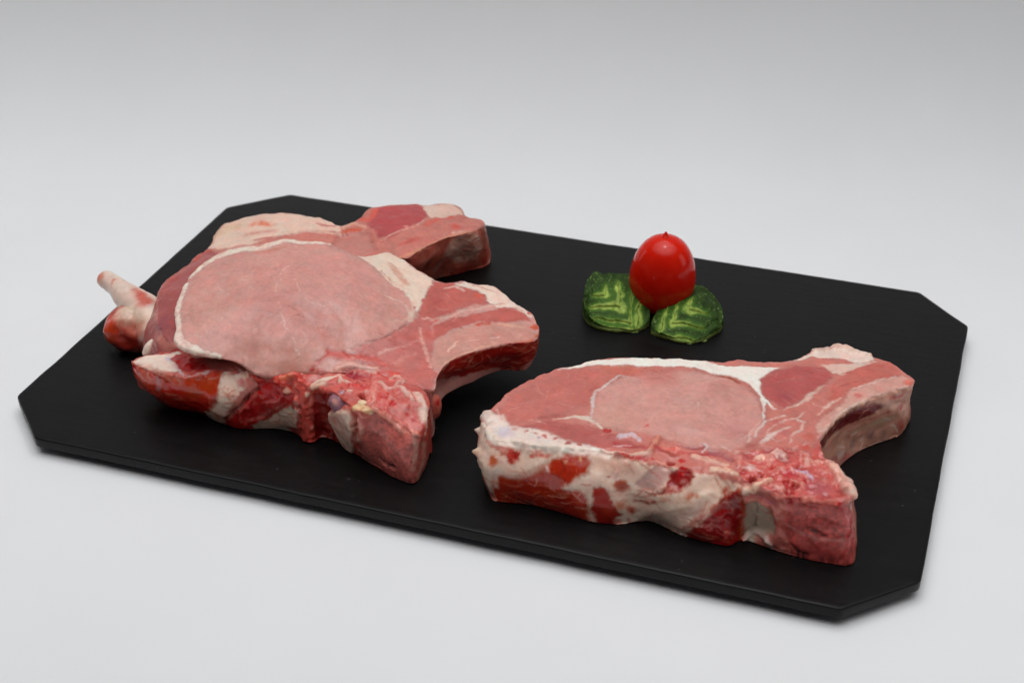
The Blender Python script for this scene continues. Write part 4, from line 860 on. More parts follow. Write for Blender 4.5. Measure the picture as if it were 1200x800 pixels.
 ('S', [(88.6, -102.3, 16.7, 0.41), (95.7, -103, 16.5, 0.51), (104.7, -102.9, 20.3, 0.44), (109.6, -100, 23.9, 0.34)], (165, 58, 50), {'soft': 0.4, 'warp': 0.5, 'patchy': 0.6}),
 ('S', [(109.8, -102.9, 20.3, 0.67), (113.9, -102.9, 20, 0.5)], (190, 80, 60), {'soft': 0.4, 'warp': 0.5, 'patchy': 0.6}),
 ('S', [(108.9, -104.1, 18, 1.34)], (195, 105, 80), {'soft': 1.5}),
 ('S', [(89.4, -100.3, 2.9, 1.38), (100.3, -103.8, 11.1, 1.69), (111, -104.3, 17.4, 1.34), (117.8, -101.2, 21.8, 1.34)], (226, 198, 180), {'soft': 1.5, 'warp': 0.5, 'patchy': 0.6, 'h': 0.8}),
 ('S', [(96, -99.2, 0.4, 1.38), (107.5, -105, 10.4, 1.35), (114.7, -104.9, 15.4, 1.01)], (198, 164, 156), {'soft': 1.5, 'warp': 0.5, 'patchy': 0.6}),
 ('W', [(97, 21.7), (104.5, 14.7), (110, 8.5), (118, 2.2), (119, 13.6), (116.5, 28.1), (103.5, 32), (96, 31.8), (90, 30.9)], (150, 36, 28), {'soft': 0.9, 'warp': 1, 'rough': 0.2, 'wet': 0.7}),
 ('S', [(107.7, -104.2, 4, 1.02), (114.4, -105.4, 11.6, 1.35), (120.2, -103.1, 18, 1.34)], (190, 110, 100), {'soft': 1, 'warp': 0.5, 'patchy': 0.6, 'h': 0.6}),
 ('S', [(128.2, -98.7, 23.7, 1), (130.4, -99.5, 14.6, 0.84), (130, -99.2, 1.7, 1.02)], (190, 85, 62), {'soft': 1.2, 'warp': 0.5, 'patchy': 0.6}),
 ('S', [(124.2, -104.6, 3.4, 1.36)], (165, 40, 32), {'rough': 0.42}),
 ('S', [(122.4, -99.4, 22.8, 1.68)], (190, 80, 62), {'soft': 1.5}),
 ('S', [(126.2, -100.1, 18.1, 3.02)], (120, 25, 22), {'soft': 3, 'op': 0.8}),
 ('W', [(118, 11.2), (122, 8.1), (127, 10.6), (127.5, 15), (126.5, 21.1), (122.5, 24.3), (118.5, 26.1), (116, 26.3)], (206, 186, 168), {'soft': 0.6, 'warp': 0.5, 'h': -3.4, 'hs': 1.8}),
 ('S', [(134.3, -100, 17.5, 0.34), (134.4, -99.2, 6.1, 0.48)], (135, 110, 105), {'soft': 0.4, 'warp': 0.5, 'patchy': 0.6}),
 ('S', [(131, -98.9, 0.4, 0.68), (134.6, -99.1, 3.2, 0.95), (139.1, -100, 4.2, 1.02), (141.7, -100.6, 2.3, 0.88)], (228, 204, 194), {'soft': 0.4, 'warp': 0.5, 'patchy': 0.6, 'h': 1.5}),
 ('W', [(117.5, 5.5), (123.5, 4.1), (130.5, 0), (138.5, 0.7), (141, 6.3), (132.5, 14.5), (133, 25.5), (129, 28.4), (126, 27.4), (127.5, 14.4), (124, 10), (118.5, 9.4)], (206, 116, 108), {'soft': 0.8, 'warp': 0.8, 'rough': 0.3, 'part': 'backbone'}),
 ('S', [(132.6, -99.6, 21.3, 1), (139.7, -100.7, 18.5, 1), (143.3, -101.1, 16, 1.01)], (224, 170, 154), {'soft': 0.8, 'warp': 0.5, 'patchy': 0.6, 'h': 1}),
 ('S', [(136.8, -100.1, 23.9, 1), (142.1, -101, 21.8, 0.67)], (180, 95, 105), {'soft': 0.4, 'warp': 0.5, 'patchy': 0.6, 'h': -0.6}),
 ('W', [(138.5, 0), (145.5, 0), (156.5, 0.3), (164, 7.6), (165, 23.8), (158, 28.9), (150, 29.4), (138, 29.2), (132, 26.7), (131, 16.3), (135, 8.3)], (192, 92, 88), {'soft': 0.6, 'warp': 0.5, 'rough': 0.08, 'speck': 0.4, 'part': 'backbone'}),
 ('S', [(147.3, -102.1, 24.6, 1.33), (147, -98.9, 28.4, 1.66), (144.2, -94, 28.3, 1.34)], (165, 40, 42), {'soft': 0.4, 'warp': 0.5, 'patchy': 0.6, 'h': -1.2, 'rough': 0.42}),
 ('S', [(154.9, -102.5, 14.2, 0.67), (158.6, -102.5, 13.5, 1.07), (162.2, -102.4, 12.6, 0.67)], (95, 55, 55), {'soft': 0.5, 'warp': 0.5, 'patchy': 0.6, 'h': -1.4}),
 ('S', [(146.2, -101.5, 14.1, 0.54), (153.8, -102.4, 11.4, 0.67), (162.1, -102.4, 11, 0.67), (169.3, -101.3, 12, 0.67)], (208, 140, 135), {'soft': 0.7, 'warp': 0.5, 'patchy': 0.6}),
 ('S', [(166.2, -101, 28.5, 0.5), (169.5, -100, 19.7, 0.53), (171.3, -99.9, 11.8, 0.5), (170.4, -101.6, 4.6, 0.51)], (185, 55, 60), {'soft': 0.6, 'warp': 0.5, 'patchy': 0.6}),
 ('S', [(170.6, -92.1, 23.2, 1.34), (172.9, -91.9, 13.4, 1.36), (173.6, -95.1, 8.9, 1.02)], (214, 150, 142), {'soft': 1, 'warp': 0.5, 'patchy': 0.6}),
 ('S', [(149.8, -102, 4.6, 0.41), (153.4, -102.3, 2.4, 0.51), (156.7, -102.5, 2.2, 0.34)], (70, 15, 15), {'soft': 0.4, 'warp': 0.5, 'patchy': 0.6, 'h': -1.2}),
 ('S', [(152.3, -102.5, 28.1, 0.66), (158.7, -102.4, 28.1, 0.66), (165, -101.5, 28.5, 0.83)], (214, 120, 108), {'soft': 0.5, 'warp': 0.5, 'patchy': 0.6, 'h': 0.8, 'rough': 0.3}),
 ('S', [(161, -102.5, 5.8, 2.7)], (182, 82, 82), {'soft': 3, 'rough': 0.2}),
 ('S', [(19.2, -91.7, 23, 2.8)], (230, 204, 190), {}),
 ('S', [(21.3, -99.8, 18.7, 2.78)], (228, 196, 174), {}),
 ('S', [(18, -89.5, 21.4, 0.21)], None, {'h': 5, 'hs': 2.2, 'soft': 1, 'warp': 0.2}),
 ('S', [(21.7, -100.5, 19.2, 0.21)], None, {'h': 6, 'hs': 2.4, 'soft': 1, 'warp': 0.2}),
 ('S', [(19.1, -85.2, 26, 2.81)], (230, 206, 196), {'h': 2.2, 'hs': 2.5, 'soft': 1}),
 ('S', [(23, -91, 26.8, 1.74)], (228, 200, 190), {'h': 1, 'hs': 1.5}),
 ('S', [(23.3, -103.9, 17.2, 2.77)], (222, 190, 172), {'h': 1.2, 'hs': 2, 'soft': 1.5}),
 ('S', [(138.7, 8.5, 25.8, 1.14), (148.3, 20, 24.2, 1.93), (161.1, 15.6, 25.7, 1.15)], (230, 196, 182), {'soft': 0.4, 'warp': 0.5, 'patchy': 0.6, 'h': 1.6, 'hs': 1.5, 'rough': 0.3}),
 ('W', [(195, 0), (207, 0), (227, 0), (245.5, 0), (271, 0), (271.5, 25.2), (257, 27.1), (230, 28.8), (177.5, 0)], (214, 160, 142), {'soft': 0.5, 'rough': 0.1, 'part': 'rib_wall'}),
 ('W', [(200, 0), (212.5, 1.6), (226, 2.3), (237, 2.2), (245.5, 2.8), (250, 6), (243.5, 9.3), (233, 10.1), (223.5, 9.5), (212, 6.6), (209, 8.3)], (112, 20, 15), {'soft': 1.1, 'warp': 0.5}),
 ('S', [(175, -13.7, 24, 1.11), (179.2, -8.9, 23.2, 1.12)], (190, 66, 56), {'soft': 1, 'warp': 0.5, 'patchy': 0.6}),
 ('S', [(179.9, -6.8, 15.5, 1.13)], (195, 70, 60), {}),
 ('S', [(179.7, -6.9, 8.1, 1.51), (181.2, -2.6, 1.2, 1.53)], (190, 80, 70), {'soft': 1, 'warp': 0.5, 'patchy': 0.6}),
 ('S', [(159.3, -31.7, 12.1, 0.73), (165.7, -21.4, 12.1, 1.11), (176.1, -10.6, 11.9, 1.13)], (216, 184, 160), {'soft': 1.2, 'warp': 0.5, 'patchy': 0.6}),
 ('S', [(159.1, -33.8, 17.3, 0.55), (166.4, -21.8, 16, 0.55), (174.1, -13.9, 17, 0.74)], (180, 95, 85), {'soft': 1, 'warp': 0.5, 'patchy': 0.6}),
 ('S', [(162.7, -25.6, 5.4, 1.85)], (170, 134, 130), {'soft': 2}),
 ('S', [(168.7, -17.5, 5.9, 1.87)], (150, 110, 110), {'soft': 2}),
 ('S', [(173.6, -12.4, 4.6, 1.51)], (165, 128, 122), {'soft': 2}),
 ('S', [(165.7, -21.1, 5.8, 1.12)], (220, 190, 180), {'soft': 1}),
 ('S', [(158.6, -34.2, 5.8, 2.2)], (215, 186, 176), {'soft': 2}),
]

FRONT_PAINT = [
 ('S', [(-60.5, -50.5, 44.2, 150.21)], (212, 157, 149), {'soft': 1}),
 ('C', [(-130.4, -67.2), (-133.2, -42.3), (-115.5, -22.3), (-85.6, -9), (-70.4, -9.1), (-57.4, -14.9), (-42, -19.5), (-34.4, -32.3), (-36.3, -46.7), (-42.2, -56.6), (-48.6, -65.1), (-54.3, -79.5), (-74.8, -90.9), (-90.5, -91.1), (-114.5, -94.4)], (212, 157, 149), {'soft': 0.6, 'part': 'loin_eye'}),
 ('S', [(-76.8, -67.6, 46.2, 20.42)], (200, 143, 136), {'soft': 14, 'op': 0.8}),
 ('S', [(-68.5, -32.1, 48.1, 15.36)], (212, 154, 148), {'soft': 10, 'op': 0.7}),
 ('S', [(-83.8, -88.1, 35.2, 12.86)], (208, 152, 142), {'soft': 8, 'op': 0.6}),
 ('S', [(-112.5, -78, 45.2, 9.39)], (208, 156, 146), {'soft': 8, 'op': 0.6}),
 ('S', [(-50.5, -55.6, 38.1, 9.32)], (206, 150, 140), {'soft': 6, 'op': 0.5}),
 ('S', [(-66.6, -82.6, 33.3, 9.16)], (205, 150, 136), {'soft': 6, 'op': 0.5}),
 ('S', [(-43.2, -54.2, 35.7, 3.36)], (190, 122, 112), {'soft': 4, 'op': 0.5}),
 ('S', [(-133.6, -56.1, 45.5, 1.17), (-129.8, -68.5, 44.5, 1.15), (-124.9, -79.9, 43.1, 1.14), (-120.1, -89.1, 41.5, 1.68), (-116.1, -93.6, 39.7, 2.23), (-110.4, -94.6, 38.4, 1.85), (-104.6, -94.3, 37.3, 1.29), (-98.1, -93.1, 35.7, 0.74)], (240, 222, 208), {'soft': 0.4, 'warp': 0.5, 'patchy': 0.6, 'h': 0.4, 'part': 'fat_cap'}),
 ('S', [(-133.8, -51.7, 46.2, 0.98), (-133.1, -43.3, 47.3, 1.18), (-130.2, -34.7, 48.2, 1.59), (-125.4, -28.7, 49.2, 2.39), (-118.3, -25.4, 50, 2.38), (-112.2, -24.6, 50.7, 1.98), (-108.7, -18.5, 50.8, 1.99), (-105.2, -14.1, 51.1, 1.79), (-97.9, -13.9, 51.3, 1.39), (-89.9, -9.8, 50.6, 1.19), (-85, -8.4, 49.9, 0.79)], (242, 222, 206), {'soft': 0.4, 'warp': 0.5, 'patchy': 0.6, 'h': 0.5, 'part': 'fat_cap'}),
 ('S', [(-112.5, -28.2, 50.7, 0.59), (-106.5, -24.6, 51.2, 0.79), (-101.9, -19, 51.4, 0.79)], (205, 130, 105), {'soft': 0.8, 'warp': 0.5, 'patchy': 0.6, 'op': 0.7}),
 ('C', [(-72, -8.3), (-66.1, 2.8), (-64.1, 10.9), (-58.1, 10), (-44.6, 4.3), (-37.8, 1.5), (-35.9, -9.6), (-33, -22.3), (-34.1, -29.1), (-38.6, -23.8), (-43.9, -18.8), (-48.3, -18.1), (-52.4, -17.1), (-58.7, -12), (-66.1, -9.2)], (240, 214, 197), {'soft': 0.6, 'part': 'fat_cap', 'h': 0.3}),
 ('S', [(-57.9, -0.9, 40.5, 1.59), (-51.4, -6.6, 39.2, 2.36), (-46.7, -11.9, 38.4, 1.95)], (214, 168, 152), {'soft': 1.2, 'warp': 0.5, 'patchy': 0.6}),
 ('S', [(-53.9, -13.5, 41, 0.78), (-48.9, -16.7, 39.6, 0.78), (-45.8, -16.1, 38.5, 0.58)], (228, 190, 172), {'soft': 0.4, 'warp': 0.5, 'patchy': 0.6}),
 ('S', [(-58.2, -11.2, 42.2, 0.39), (-51.6, -16, 40.5, 0.47)], (205, 140, 120), {'soft': 0.4, 'warp': 0.5, 'patchy': 0.6}),
 ('S', [(-52.5, -28.5, 42.1, 0.23), (-47.6, -28.6, 40, 0.35), (-42.1, -27.3, 37.7, 0.46), (-38, -29.5, 36.1, 0.54), (-34.9, -34.1, 34.8, 1.33)], (228, 196, 184), {'soft': 0.4, 'warp': 0.5, 'patchy': 0.6}),
 ('S', [(-37.7, -23.9, 36.2, 0.96), (-35.2, -31.4, 35, 1.14), (-33.7, -36.1, 34.3, 1.52)], (228, 192, 176), {'soft': 0.4, 'warp': 0.5, 'patchy': 0.6}),
 ('S', [(-54.4, -44.3, 43.3, 0.19), (-47.6, -45.2, 39.8, 0.23), (-41.4, -44, 36.9, 0.26), (-37.1, -39.7, 35.3, 0.38), (-34.8, -35.5, 34.7, 0.76)], (224, 182, 172), {'soft': 0.4, 'warp': 0.5, 'patchy': 0.6}),
 ('S', [(-35.6, -27.4, 35.4, 0.77)], (180, 95, 90), {}),
 ('S', [(-32.6, -23.5, 34.7, 0.58), (-30.8, -33.1, 33.7, 0.57)], (226, 180, 166), {'soft': 0.4, 'warp': 0.5, 'patchy': 0.6}),
 ('S', [(-49.7, -65.2, 34.2, 0.3), (-44.9, -59.7, 34.6, 0.3), (-40.6, -55.7, 34.5, 0.33), (-37.2, -49.3, 34.5, 0.37), (-34.8, -40.5, 34.4, 0.42)], (140, 72, 58), {'soft': 0.4, 'warp': 0.5, 'patchy': 0.6, 'h': -0.5}),
 ('S', [(-50.5, -67.1, 33.9, 0.55), (-44.7, -60.1, 34.5, 0.56)], (222, 175, 162), {'soft': 0.4, 'warp': 0.5, 'patchy': 0.6, 'op': 0.6}),
 ('S', [(-89.4, -24.7, 51.5, 0.24), (-92.1, -30.4, 51.8, 0.28), (-93.3, -36.7, 51.7, 0.33), (-92.3, -44, 51.4, 0.33), (-90.8, -50.7, 50.8, 0.28), (-89.1, -56.7, 50, 0.23)], (230, 198, 190), {'soft': 0.4, 'warp': 0.8, 'patchy': 0.9}),
 ('S', [(-88.1, -42.4, 51.3, 0.23), (-83.5, -46.1, 50.5, 0.28), (-79.2, -51.9, 49.2, 0.23)], (230, 198, 190), {'soft': 0.4, 'warp': 0.8, 'patchy': 0.9}),
 ('S', [(-85.3, -61.3, 48.9, 0.18), (-81.7, -67.4, 47.3, 0.23), (-75.8, -73.3, 44.5, 0.23), (-71.1, -76.1, 41, 0.27), (-68.8, -80, 36.9, 0.27), (-67.4, -81.6, 34.7, 0.22)], (228, 194, 186), {'soft': 0.4, 'warp': 0.8, 'patchy': 0.9}),
 ('S', [(-75.5, -54.7, 48, 0.18), (-70.7, -54.6, 46.7, 0.23), (-64.9, -54.3, 44.6, 0.18)], (226, 188, 180), {'soft': 0.4, 'warp': 0.5, 'patchy': 0.6, 'op': 0.9}),
 ('S', [(-110.3, -82.4, 43.8, 0.23), (-107.4, -86.7, 41.7, 0.23)], (226, 190, 182), {'soft': 0.4, 'warp': 0.5, 'patchy': 0.6, 'op': 0.85}),
 ('S', [(-116.8, -57.6, 48.4, 0.28), (-111.8, -61.4, 48.8, 0.28), (-108.1, -63.6, 48.9, 0.23)], (226, 190, 182), {'soft': 0.4, 'warp': 0.5, 'patchy': 0.6, 'op': 0.85}),
 ('S', [(-111.6, -87.9, 41.6, 0.36), (-109, -88.4, 41.1, 0.36)], (228, 196, 186), {'soft': 0.4, 'warp': 0.5, 'patchy': 0.6}),
 ('S', [(-104.2, -53, 50.5, 0.23), (-99.5, -57.5, 50.3, 0.23)], (222, 178, 170), {'soft': 0.4, 'warp': 0.5, 'patchy': 0.6, 'op': 0.85}),
 ('C', [(-48.4, -65.5), (-40.3, -56.5), (-35.2, -44.4), (-33.5, -34.5), (-31.2, -24), (-19.6, -43.3), (-16.4, -58.8), (-9.3, -67.1), (-8.1, -78.2), (-26.7, -75.3), (-39.5, -72.7)], (196, 116, 110), {'soft': 1, 'part': 'rib_muscle'}),
 ('S', [(-41.6, -67.6, 31.6, 0.37), (-36.7, -60.4, 32.3, 0.52), (-29.9, -52.8, 31.9, 0.45), (-26.1, -47.2, 31.6, 0.37)], (222, 172, 165), {'soft': 0.8, 'warp': 0.5, 'patchy': 0.6}),
 ('S', [(-41.5, -72.6, 30.3, 0.55), (-39.3, -66.5, 31.4, 0.55)], (224, 180, 172), {'soft': 0.4, 'warp': 0.5, 'patchy': 0.6}),
 ('S', [(-27.4, -63.9, 30.2, 3.67)], (196, 124, 116), {'soft': 3}),
 ('S', [(-30.3, -46.7, 32.7, 3)], (186, 98, 92), {'soft': 3, 'op': 0.7}),
 ('S', [(-28.4, -38.4, 32.7, 0.6), (-24.5, -46.2, 31.3, 0.75), (-19.7, -53.5, 30, 0.74), (-14.6, -61.6, 29.2, 0.73)], (222, 168, 158), {'soft': 0.8, 'warp': 0.5, 'patchy': 0.6}),
 ('S', [(-31.4, -68.5, 29.9, 0.73), (-28.4, -61.3, 30.6, 0.74), (-24.6, -56.1, 30.5, 0.74)], (215, 150, 142), {'soft': 1.5, 'warp': 0.5, 'patchy': 0.6}),
 ('C', [(-36, -11.5), (-36.5, 0.3), (-28.4, 2.3), (-22.5, 2.4), (-11.2, -0.1), (-6.1, -5.1), (-16.5, -13.9), (-23.1, -23.8), (-27.9, -32.5), (-33, -29.7)], (190, 106, 99), {'soft': 0.8, 'part': 'rib_muscle'}),
 ('S', [(-14.3, -3.2, 32.9, 1.95)], (205, 100, 85), {'soft': 1.5}),
 ('S', [(-29.6, -15.3, 34.3, 2.71)], (180, 92, 88), {'soft': 3, 'op': 0.7}),
 ('C', [(-27, 0.9), (-23.9, 5.9), (-16.8, 5.9), (-9.6, 7.2), (-2.2, 2.6), (3.9, -2), (9.3, -4.7), (13.3, -5.9), (13.2, -8), (4.9, -5), (-2.4, -7.7), (-8.7, -4.9), (-11.9, -0.5), (-18, 1.3)], (240, 214, 200), {'soft': 0.5, 'part': 'fat_cap', 'rough': 0.15}),
 ('S', [(-20.6, 5.1, 33.7, 0.47), (-12.6, 3.8, 33.1, 0.59), (-7.4, 3.3, 32.5, 0.39)], (205, 135, 120), {'soft': 0.4, 'warp': 0.5, 'patchy': 0.6}),
 ('S', [(-30.4, -3.5, 34.6, 0.47), (-26.1, -0.4, 34.2, 0.79), (-21.4, -2, 33.7, 0.59)], (228, 190, 180), {'soft': 0.4, 'warp': 0.5, 'patchy': 0.6}),
 ('S', [(-18.7, 1, 33.5, 0.59), (-15, 1.1, 33.2, 0.78)], (228, 190, 180), {'soft': 0.4, 'warp': 0.5, 'patchy': 0.6}),
 ('S', [(-30.1, -31.9, 33.6, 0.38), (-23.8, -27.1, 32.6, 0.53), (-19.5, -22.6, 32.2, 0.57), (-15.6, -16.3, 32.2, 0.58), (-11.1, -12, 32, 0.58), (-4.8, -6.7, 31.6, 0.85), (-1.5, -4.3, 31.4, 0.78)], (224, 180, 168), {'soft': 0.4, 'warp': 0.5, 'patchy': 0.6, 'h': 0.2}),
 ('C', [(-24.2, -33.6), (-18.8, -24.3), (-9.8, -15.6), (-0.8, -6.2), (5.2, -4.8), (13.5, -10.2), (6.6, -15.9), (-7.8, -21.1), (-15.8, -32.4), (-20.3, -43.7)], (190, 104, 97), {'soft': 0.8, 'part': 'rib_muscle'}),
 ('S', [(4.9, -5, 30.7, 0.77), (8.5, -6.1, 30.2, 0.77)], (226, 184, 170), {'soft': 0.4, 'warp': 0.5, 'patchy': 0.6}),
 ('S', [(11.3, -6, 29.8, 0.97)], (200, 90, 80), {}),
 ('S', [(-26.2, -33.5, 32.6, 0.61), (-23.6, -27.7, 32.5, 0.61)], (205, 100, 92), {'soft': 0.4, 'warp': 0.5, 'patchy': 0.6}),
 ('S', [(-26.8, -37.4, 32.4, 1.13), (-22.4, -41.5, 31.2, 1.5)], (200, 105, 98), {'soft': 1.5, 'warp': 0.5, 'patchy': 0.6}),
 ('C', [(-19.4, -41.9), (-15.3, -33.6), (-7.4, -22.3), (6.6, -15.9), (14.5, -13.2), (20.2, -20.6), (17.2, -28.5), (6.6, -34.5), (-3.4, -45.5), (-9, -55.6), (-10.4, -63.4), (-15.4, -58.3)], (206, 150, 140), {'soft': 0.8, 'part': 'rib_bone'}),
 ('S', [(-7, -23.4, 30.7, 1.14), (-3.2, -20.4, 30.5, 1.15)], (198, 84, 68), {'soft': 0.6, 'warp': 0.5, 'patchy': 0.6}),
 ('S', [(0, -20.3, 30.2, 0.38), (7.2, -17.7, 29.7, 0.53), (13.2, -17.5, 29, 0.57)], (224, 172, 150), {'soft': 0.4, 'warp': 0.5, 'patchy': 0.6}),
 ('S', [(1.9, -31.4, 29.4, 0.38), (4.6, -28.9, 29.4, 0.45)], (235, 205, 195), {'soft': 0.4, 'warp': 0.5, 'patchy': 0.6}),
 ('S', [(-7.8, -37.6, 29.7, 0.38), (-3.1, -34.2, 29.5, 0.38)], (226, 180, 168), {'soft': 0.4, 'warp': 0.5, 'patchy': 0.6}),
 ('S', [(-12.2, -47.1, 29.5, 0.74), (-11.2, -42.5, 29.6, 0.75), (-10.9, -38.9, 29.8, 0.45)], (232, 190, 175), {'soft': 0.4, 'warp': 0.5, 'patchy': 0.6}),
 ('S', [(-10.4, -58.3, 29, 0.73), (-7.9, -50.1, 29, 0.74), (-3.8, -44.3, 29.1, 0.74), (1.1, -38.1, 29.1, 0.75), (5.9, -32.7, 29.1, 0.75)], (222, 170, 150), {'soft': 0.6, 'warp': 0.5, 'patchy': 0.6}),
 ('S', [(11.8, -22.9, 29.1, 1.89)], (214, 160, 150), {}),
 ('S', [(17, -14.6, 28.5, 2.29)], (212, 98, 78), {'h': 0.6, 'soft': 0.6}),
 ('S', [(11.7, -30.9, 28.8, 0.75), (18.2, -26.8, 28.6, 0.94), (19.8, -19.6, 27.9, 0.76)], (205, 110, 85), {'soft': 0.8, 'warp': 0.5, 'patchy': 0.6}),
 ('W', [(125.5, 1.6), (138.5, 0), (162, 0), (182.5, 0), (203.5, 0.3), (196.5, 9.2), (181.5, 16), (156, 11.8)], (160, 44, 32), {'soft': 0.8}),
 ('W', [(8, 0), (47, 0), (83.5, 0), (110.5, 0.4)], (196, 110, 100), {'soft': 0.8}),
 ('C', [(-61, -82.2), (-56.1, -75.3), (-37.4, -68.2), (-25.1, -69.7), (-10.4, -77.3), (-10.9, -76.7), (-39, -63.8), (-57.3, -71.2)], (202, 104, 98), {'soft': 1.2, 'rough': 0.3, 'part': 'backbone'}),
 ('S', [(-47, -78.3, 30, 1.83), (-42.8, -76.3, 28, 2.19), (-37.7, -75.3, 28.4, 1.46)], (160, 48, 60), {'soft': 0.7, 'warp': 0.5, 'patchy': 0.6, 'h': -1.2, 'rough': 0.4}),
 ('S', [(-41, -74.4, 25.4, 1.47)], (140, 22, 36), {'h': -1}),
 ('S', [(-50.9, -78.2, 30.9, 1.1), (-46.7, -74.2, 31.1, 1.47), (-36.1, -71.4, 29.8, 1.46)], (224, 172, 162), {'soft': 0.6, 'warp': 0.5, 'patchy': 0.6, 'h': 0.8}),
 ('S', [(-50.1, -76.5, 24.4, 0.92), (-47.4, -74, 21.7, 0.92)], (226, 190, 180), {'soft': 0.4, 'warp': 0.5, 'patchy': 0.6, 'h': 1}),
 ('S', [(-47.3, -72.6, 19.6, 1.85), (-41.4, -71.4, 20.1, 2.22)], (205, 78, 76), {'soft': 0.5, 'warp': 0.5, 'patchy': 0.6, 'h': 0.4}),
 ('S', [(-41.6, -68.7, 15.3, 1.49)], (215, 150, 140), {'h': 1}),
 ('S', [(-35.3, -73.9, 25.5, 1.46), (-38.4, -69.4, 16.9, 1.48), (-43, -65.1, 8.8, 1.5)], (222, 140, 132), {'soft': 0.4, 'warp': 0.5, 'patchy': 0.6, 'h': 0.6}),
 ('S', [(-27, -72.7, 29, 2.18)], (214, 90, 84), {'soft': 1, 'rough': 0.3}),
 ('S', [(-32.9, -73.9, 25.1, 1.1), (-31.3, -72.4, 21.1, 1.28), (-26.4, -74.6, 24.3, 1.28), (-24, -75.2, 28.6, 1.09)], (232, 190, 180), {'soft': 0.4, 'warp': 0.5, 'patchy': 0.6, 'h': 1.2}),
 ('S', [(-22.8, -75.6, 25.2, 1.09), (-19.6, -75.9, 22.6, 1.45), (-18.1, -76, 20.4, 1.09)], (226, 180, 170), {'soft': 0.4, 'warp': 0.5, 'patchy': 0.6, 'h': 0.9}),
 ('S', [(-37.1, -66.5, 10.9, 2.99)], (198, 44, 46), {'rough': 0.42, 'soft': 1.2}),
 ('S', [(-33.1, -66.7, 8.8, 2.61)], (205, 80, 78), {'rough': 0.35}),
 ('S', [(-15, -77.5, 25, 1.44), (-13.1, -76.9, 19.4, 1.81), (-12.5, -76.1, 12.5, 1.64), (-12.8, -75, 3.8, 1.47)], (230, 192, 178), {'soft': 0.8, 'warp': 0.5, 'patchy': 0.6, 'h': 0.8}),
 ('S', [(-58.2, -82.3, 30.1, 1.83)], (214, 130, 122), {'h': 0.8}),
 ('S', [(-54.2, -80.1, 27.9, 2.2)], (205, 120, 112), {'h': 0.6}),
 ('C', [(-34.4, -66.4), (-24.4, -72.5), (-17.5, -75.1), (-14.5, -75.3), (-17, -73.4), (-23.3, -69.6), (-29.7, -66.6)], (206, 120, 114), {'soft': 0.7, 'rough': 0.2}),
 ('S', [(-17.6, -74.2, 9.8, 1.47)], (176, 36, 40), {'soft': 0.8}),
 ('S', [(-21.5, -72.5, 10.9, 1.1)], (190, 60, 60), {'soft': 0.8}),
 ('S', [(-34.6, -69.2, 15.3, 2.6)], (196, 34, 36), {'rough': 0.3, 'soft': 0.8}),
 ('S', [(-39.1, -65.8, 10.1, 1.87)], (188, 40, 40), {'rough': 0.3, 'soft': 0.8}),
 ('S', [(-40.1, -63.8, 6.4, 0.94), (-31.2, -66.1, 5.4, 0.82), (-21.9, -70.6, 4.5, 0.82), (-17, -73.3, 3.1, 0.92)], (232, 158, 144), {'soft': 0.5, 'warp': 0.5, 'patchy': 0.6, 'h': 0.6, 'rough': 0.2}),
 ('S', [(-49.6, -69.8, 14.3, 1.12)], (235, 205, 190), {'h': 0.8, 'soft': 0.4}),
 ('S', [(-51.2, -75.9, 22.9, 1.11)], (236, 206, 192), {'h': 0.8, 'soft': 0.4}),
 ('S', [(-52.4, -73.9, 19.3, 0.37), (-52, -70, 13.5, 0.45)], (110, 14, 16), {'soft': 0.4, 'warp': 0.5, 'patchy': 0.6, 'h': -1.2}),
 ('S', [(-45, -74.6, 23.9, 0.37), (-42.5, -71.5, 19.9, 0.44), (-39.4, -72.1, 21.8, 0.37)], (120, 14, 24), {'soft': 0.4, 'warp': 0.5, 'patchy': 0.6, 'h': -1.2}),
 ('S', [(-58.6, -79, 23.7, 0.74), (-53.8, -78.6, 25.8, 0.92), (-49, -78.4, 27.9, 0.73)], (238, 206, 190), {'soft': 0.4, 'warp': 0.5, 'patchy': 0.6, 'h': 0.8}),
 ('S', [(-56.8, -81.8, 30.1, 1.46)], (216, 150, 146), {'h': 0.8, 'soft': 0.6}),
 ('S', [(-60.4, -82.6, 30.7, 1.1)], (190, 60, 56), {}),
 ('S', [(-46, -67.4, 11.8, 0.75), (-44.7, -65.1, 8.5, 0.75)], (90, 10, 10), {'soft': 0.4, 'warp': 0.5, 'patchy': 0.6, 'h': -1.8}),
 ('S', [(-40.1, -67.7, 13.7, 0.93), (-40.9, -64.6, 8.1, 0.94), (-43.3, -64.6, 7.9, 0.75)], (226, 160, 150), {'soft': 0.5, 'warp': 0.5, 'patchy': 0.6, 'h': 0.8}),
 ('S', [(-33.7, -69.3, 15.1, 1.48)], (180, 24, 28), {'h': -0.8, 'soft': 0.6}),
 ('S', [(-29.5, -70, 13.8, 1.48)], (190, 40, 42), {'h': -0.5, 'soft': 0.6}),
 ('S', [(-28.3, -75.1, 28.5, 0.73), (-25.2, -73.3, 28.9, 0.91), (-21.8, -75.8, 28.5, 0.72)], (232, 180, 168), {'soft': 0.4, 'warp': 0.5, 'patchy': 0.6, 'h': 0.8}),
 ('S', [(-33.6, -73.7, 29.1, 0.73), (-29.9, -71.3, 29.3, 0.73), (-25.3, -71, 29.2, 0.73)], (214, 90, 84), {'soft': 0.6, 'warp': 0.5, 'patchy': 0.6}),
]

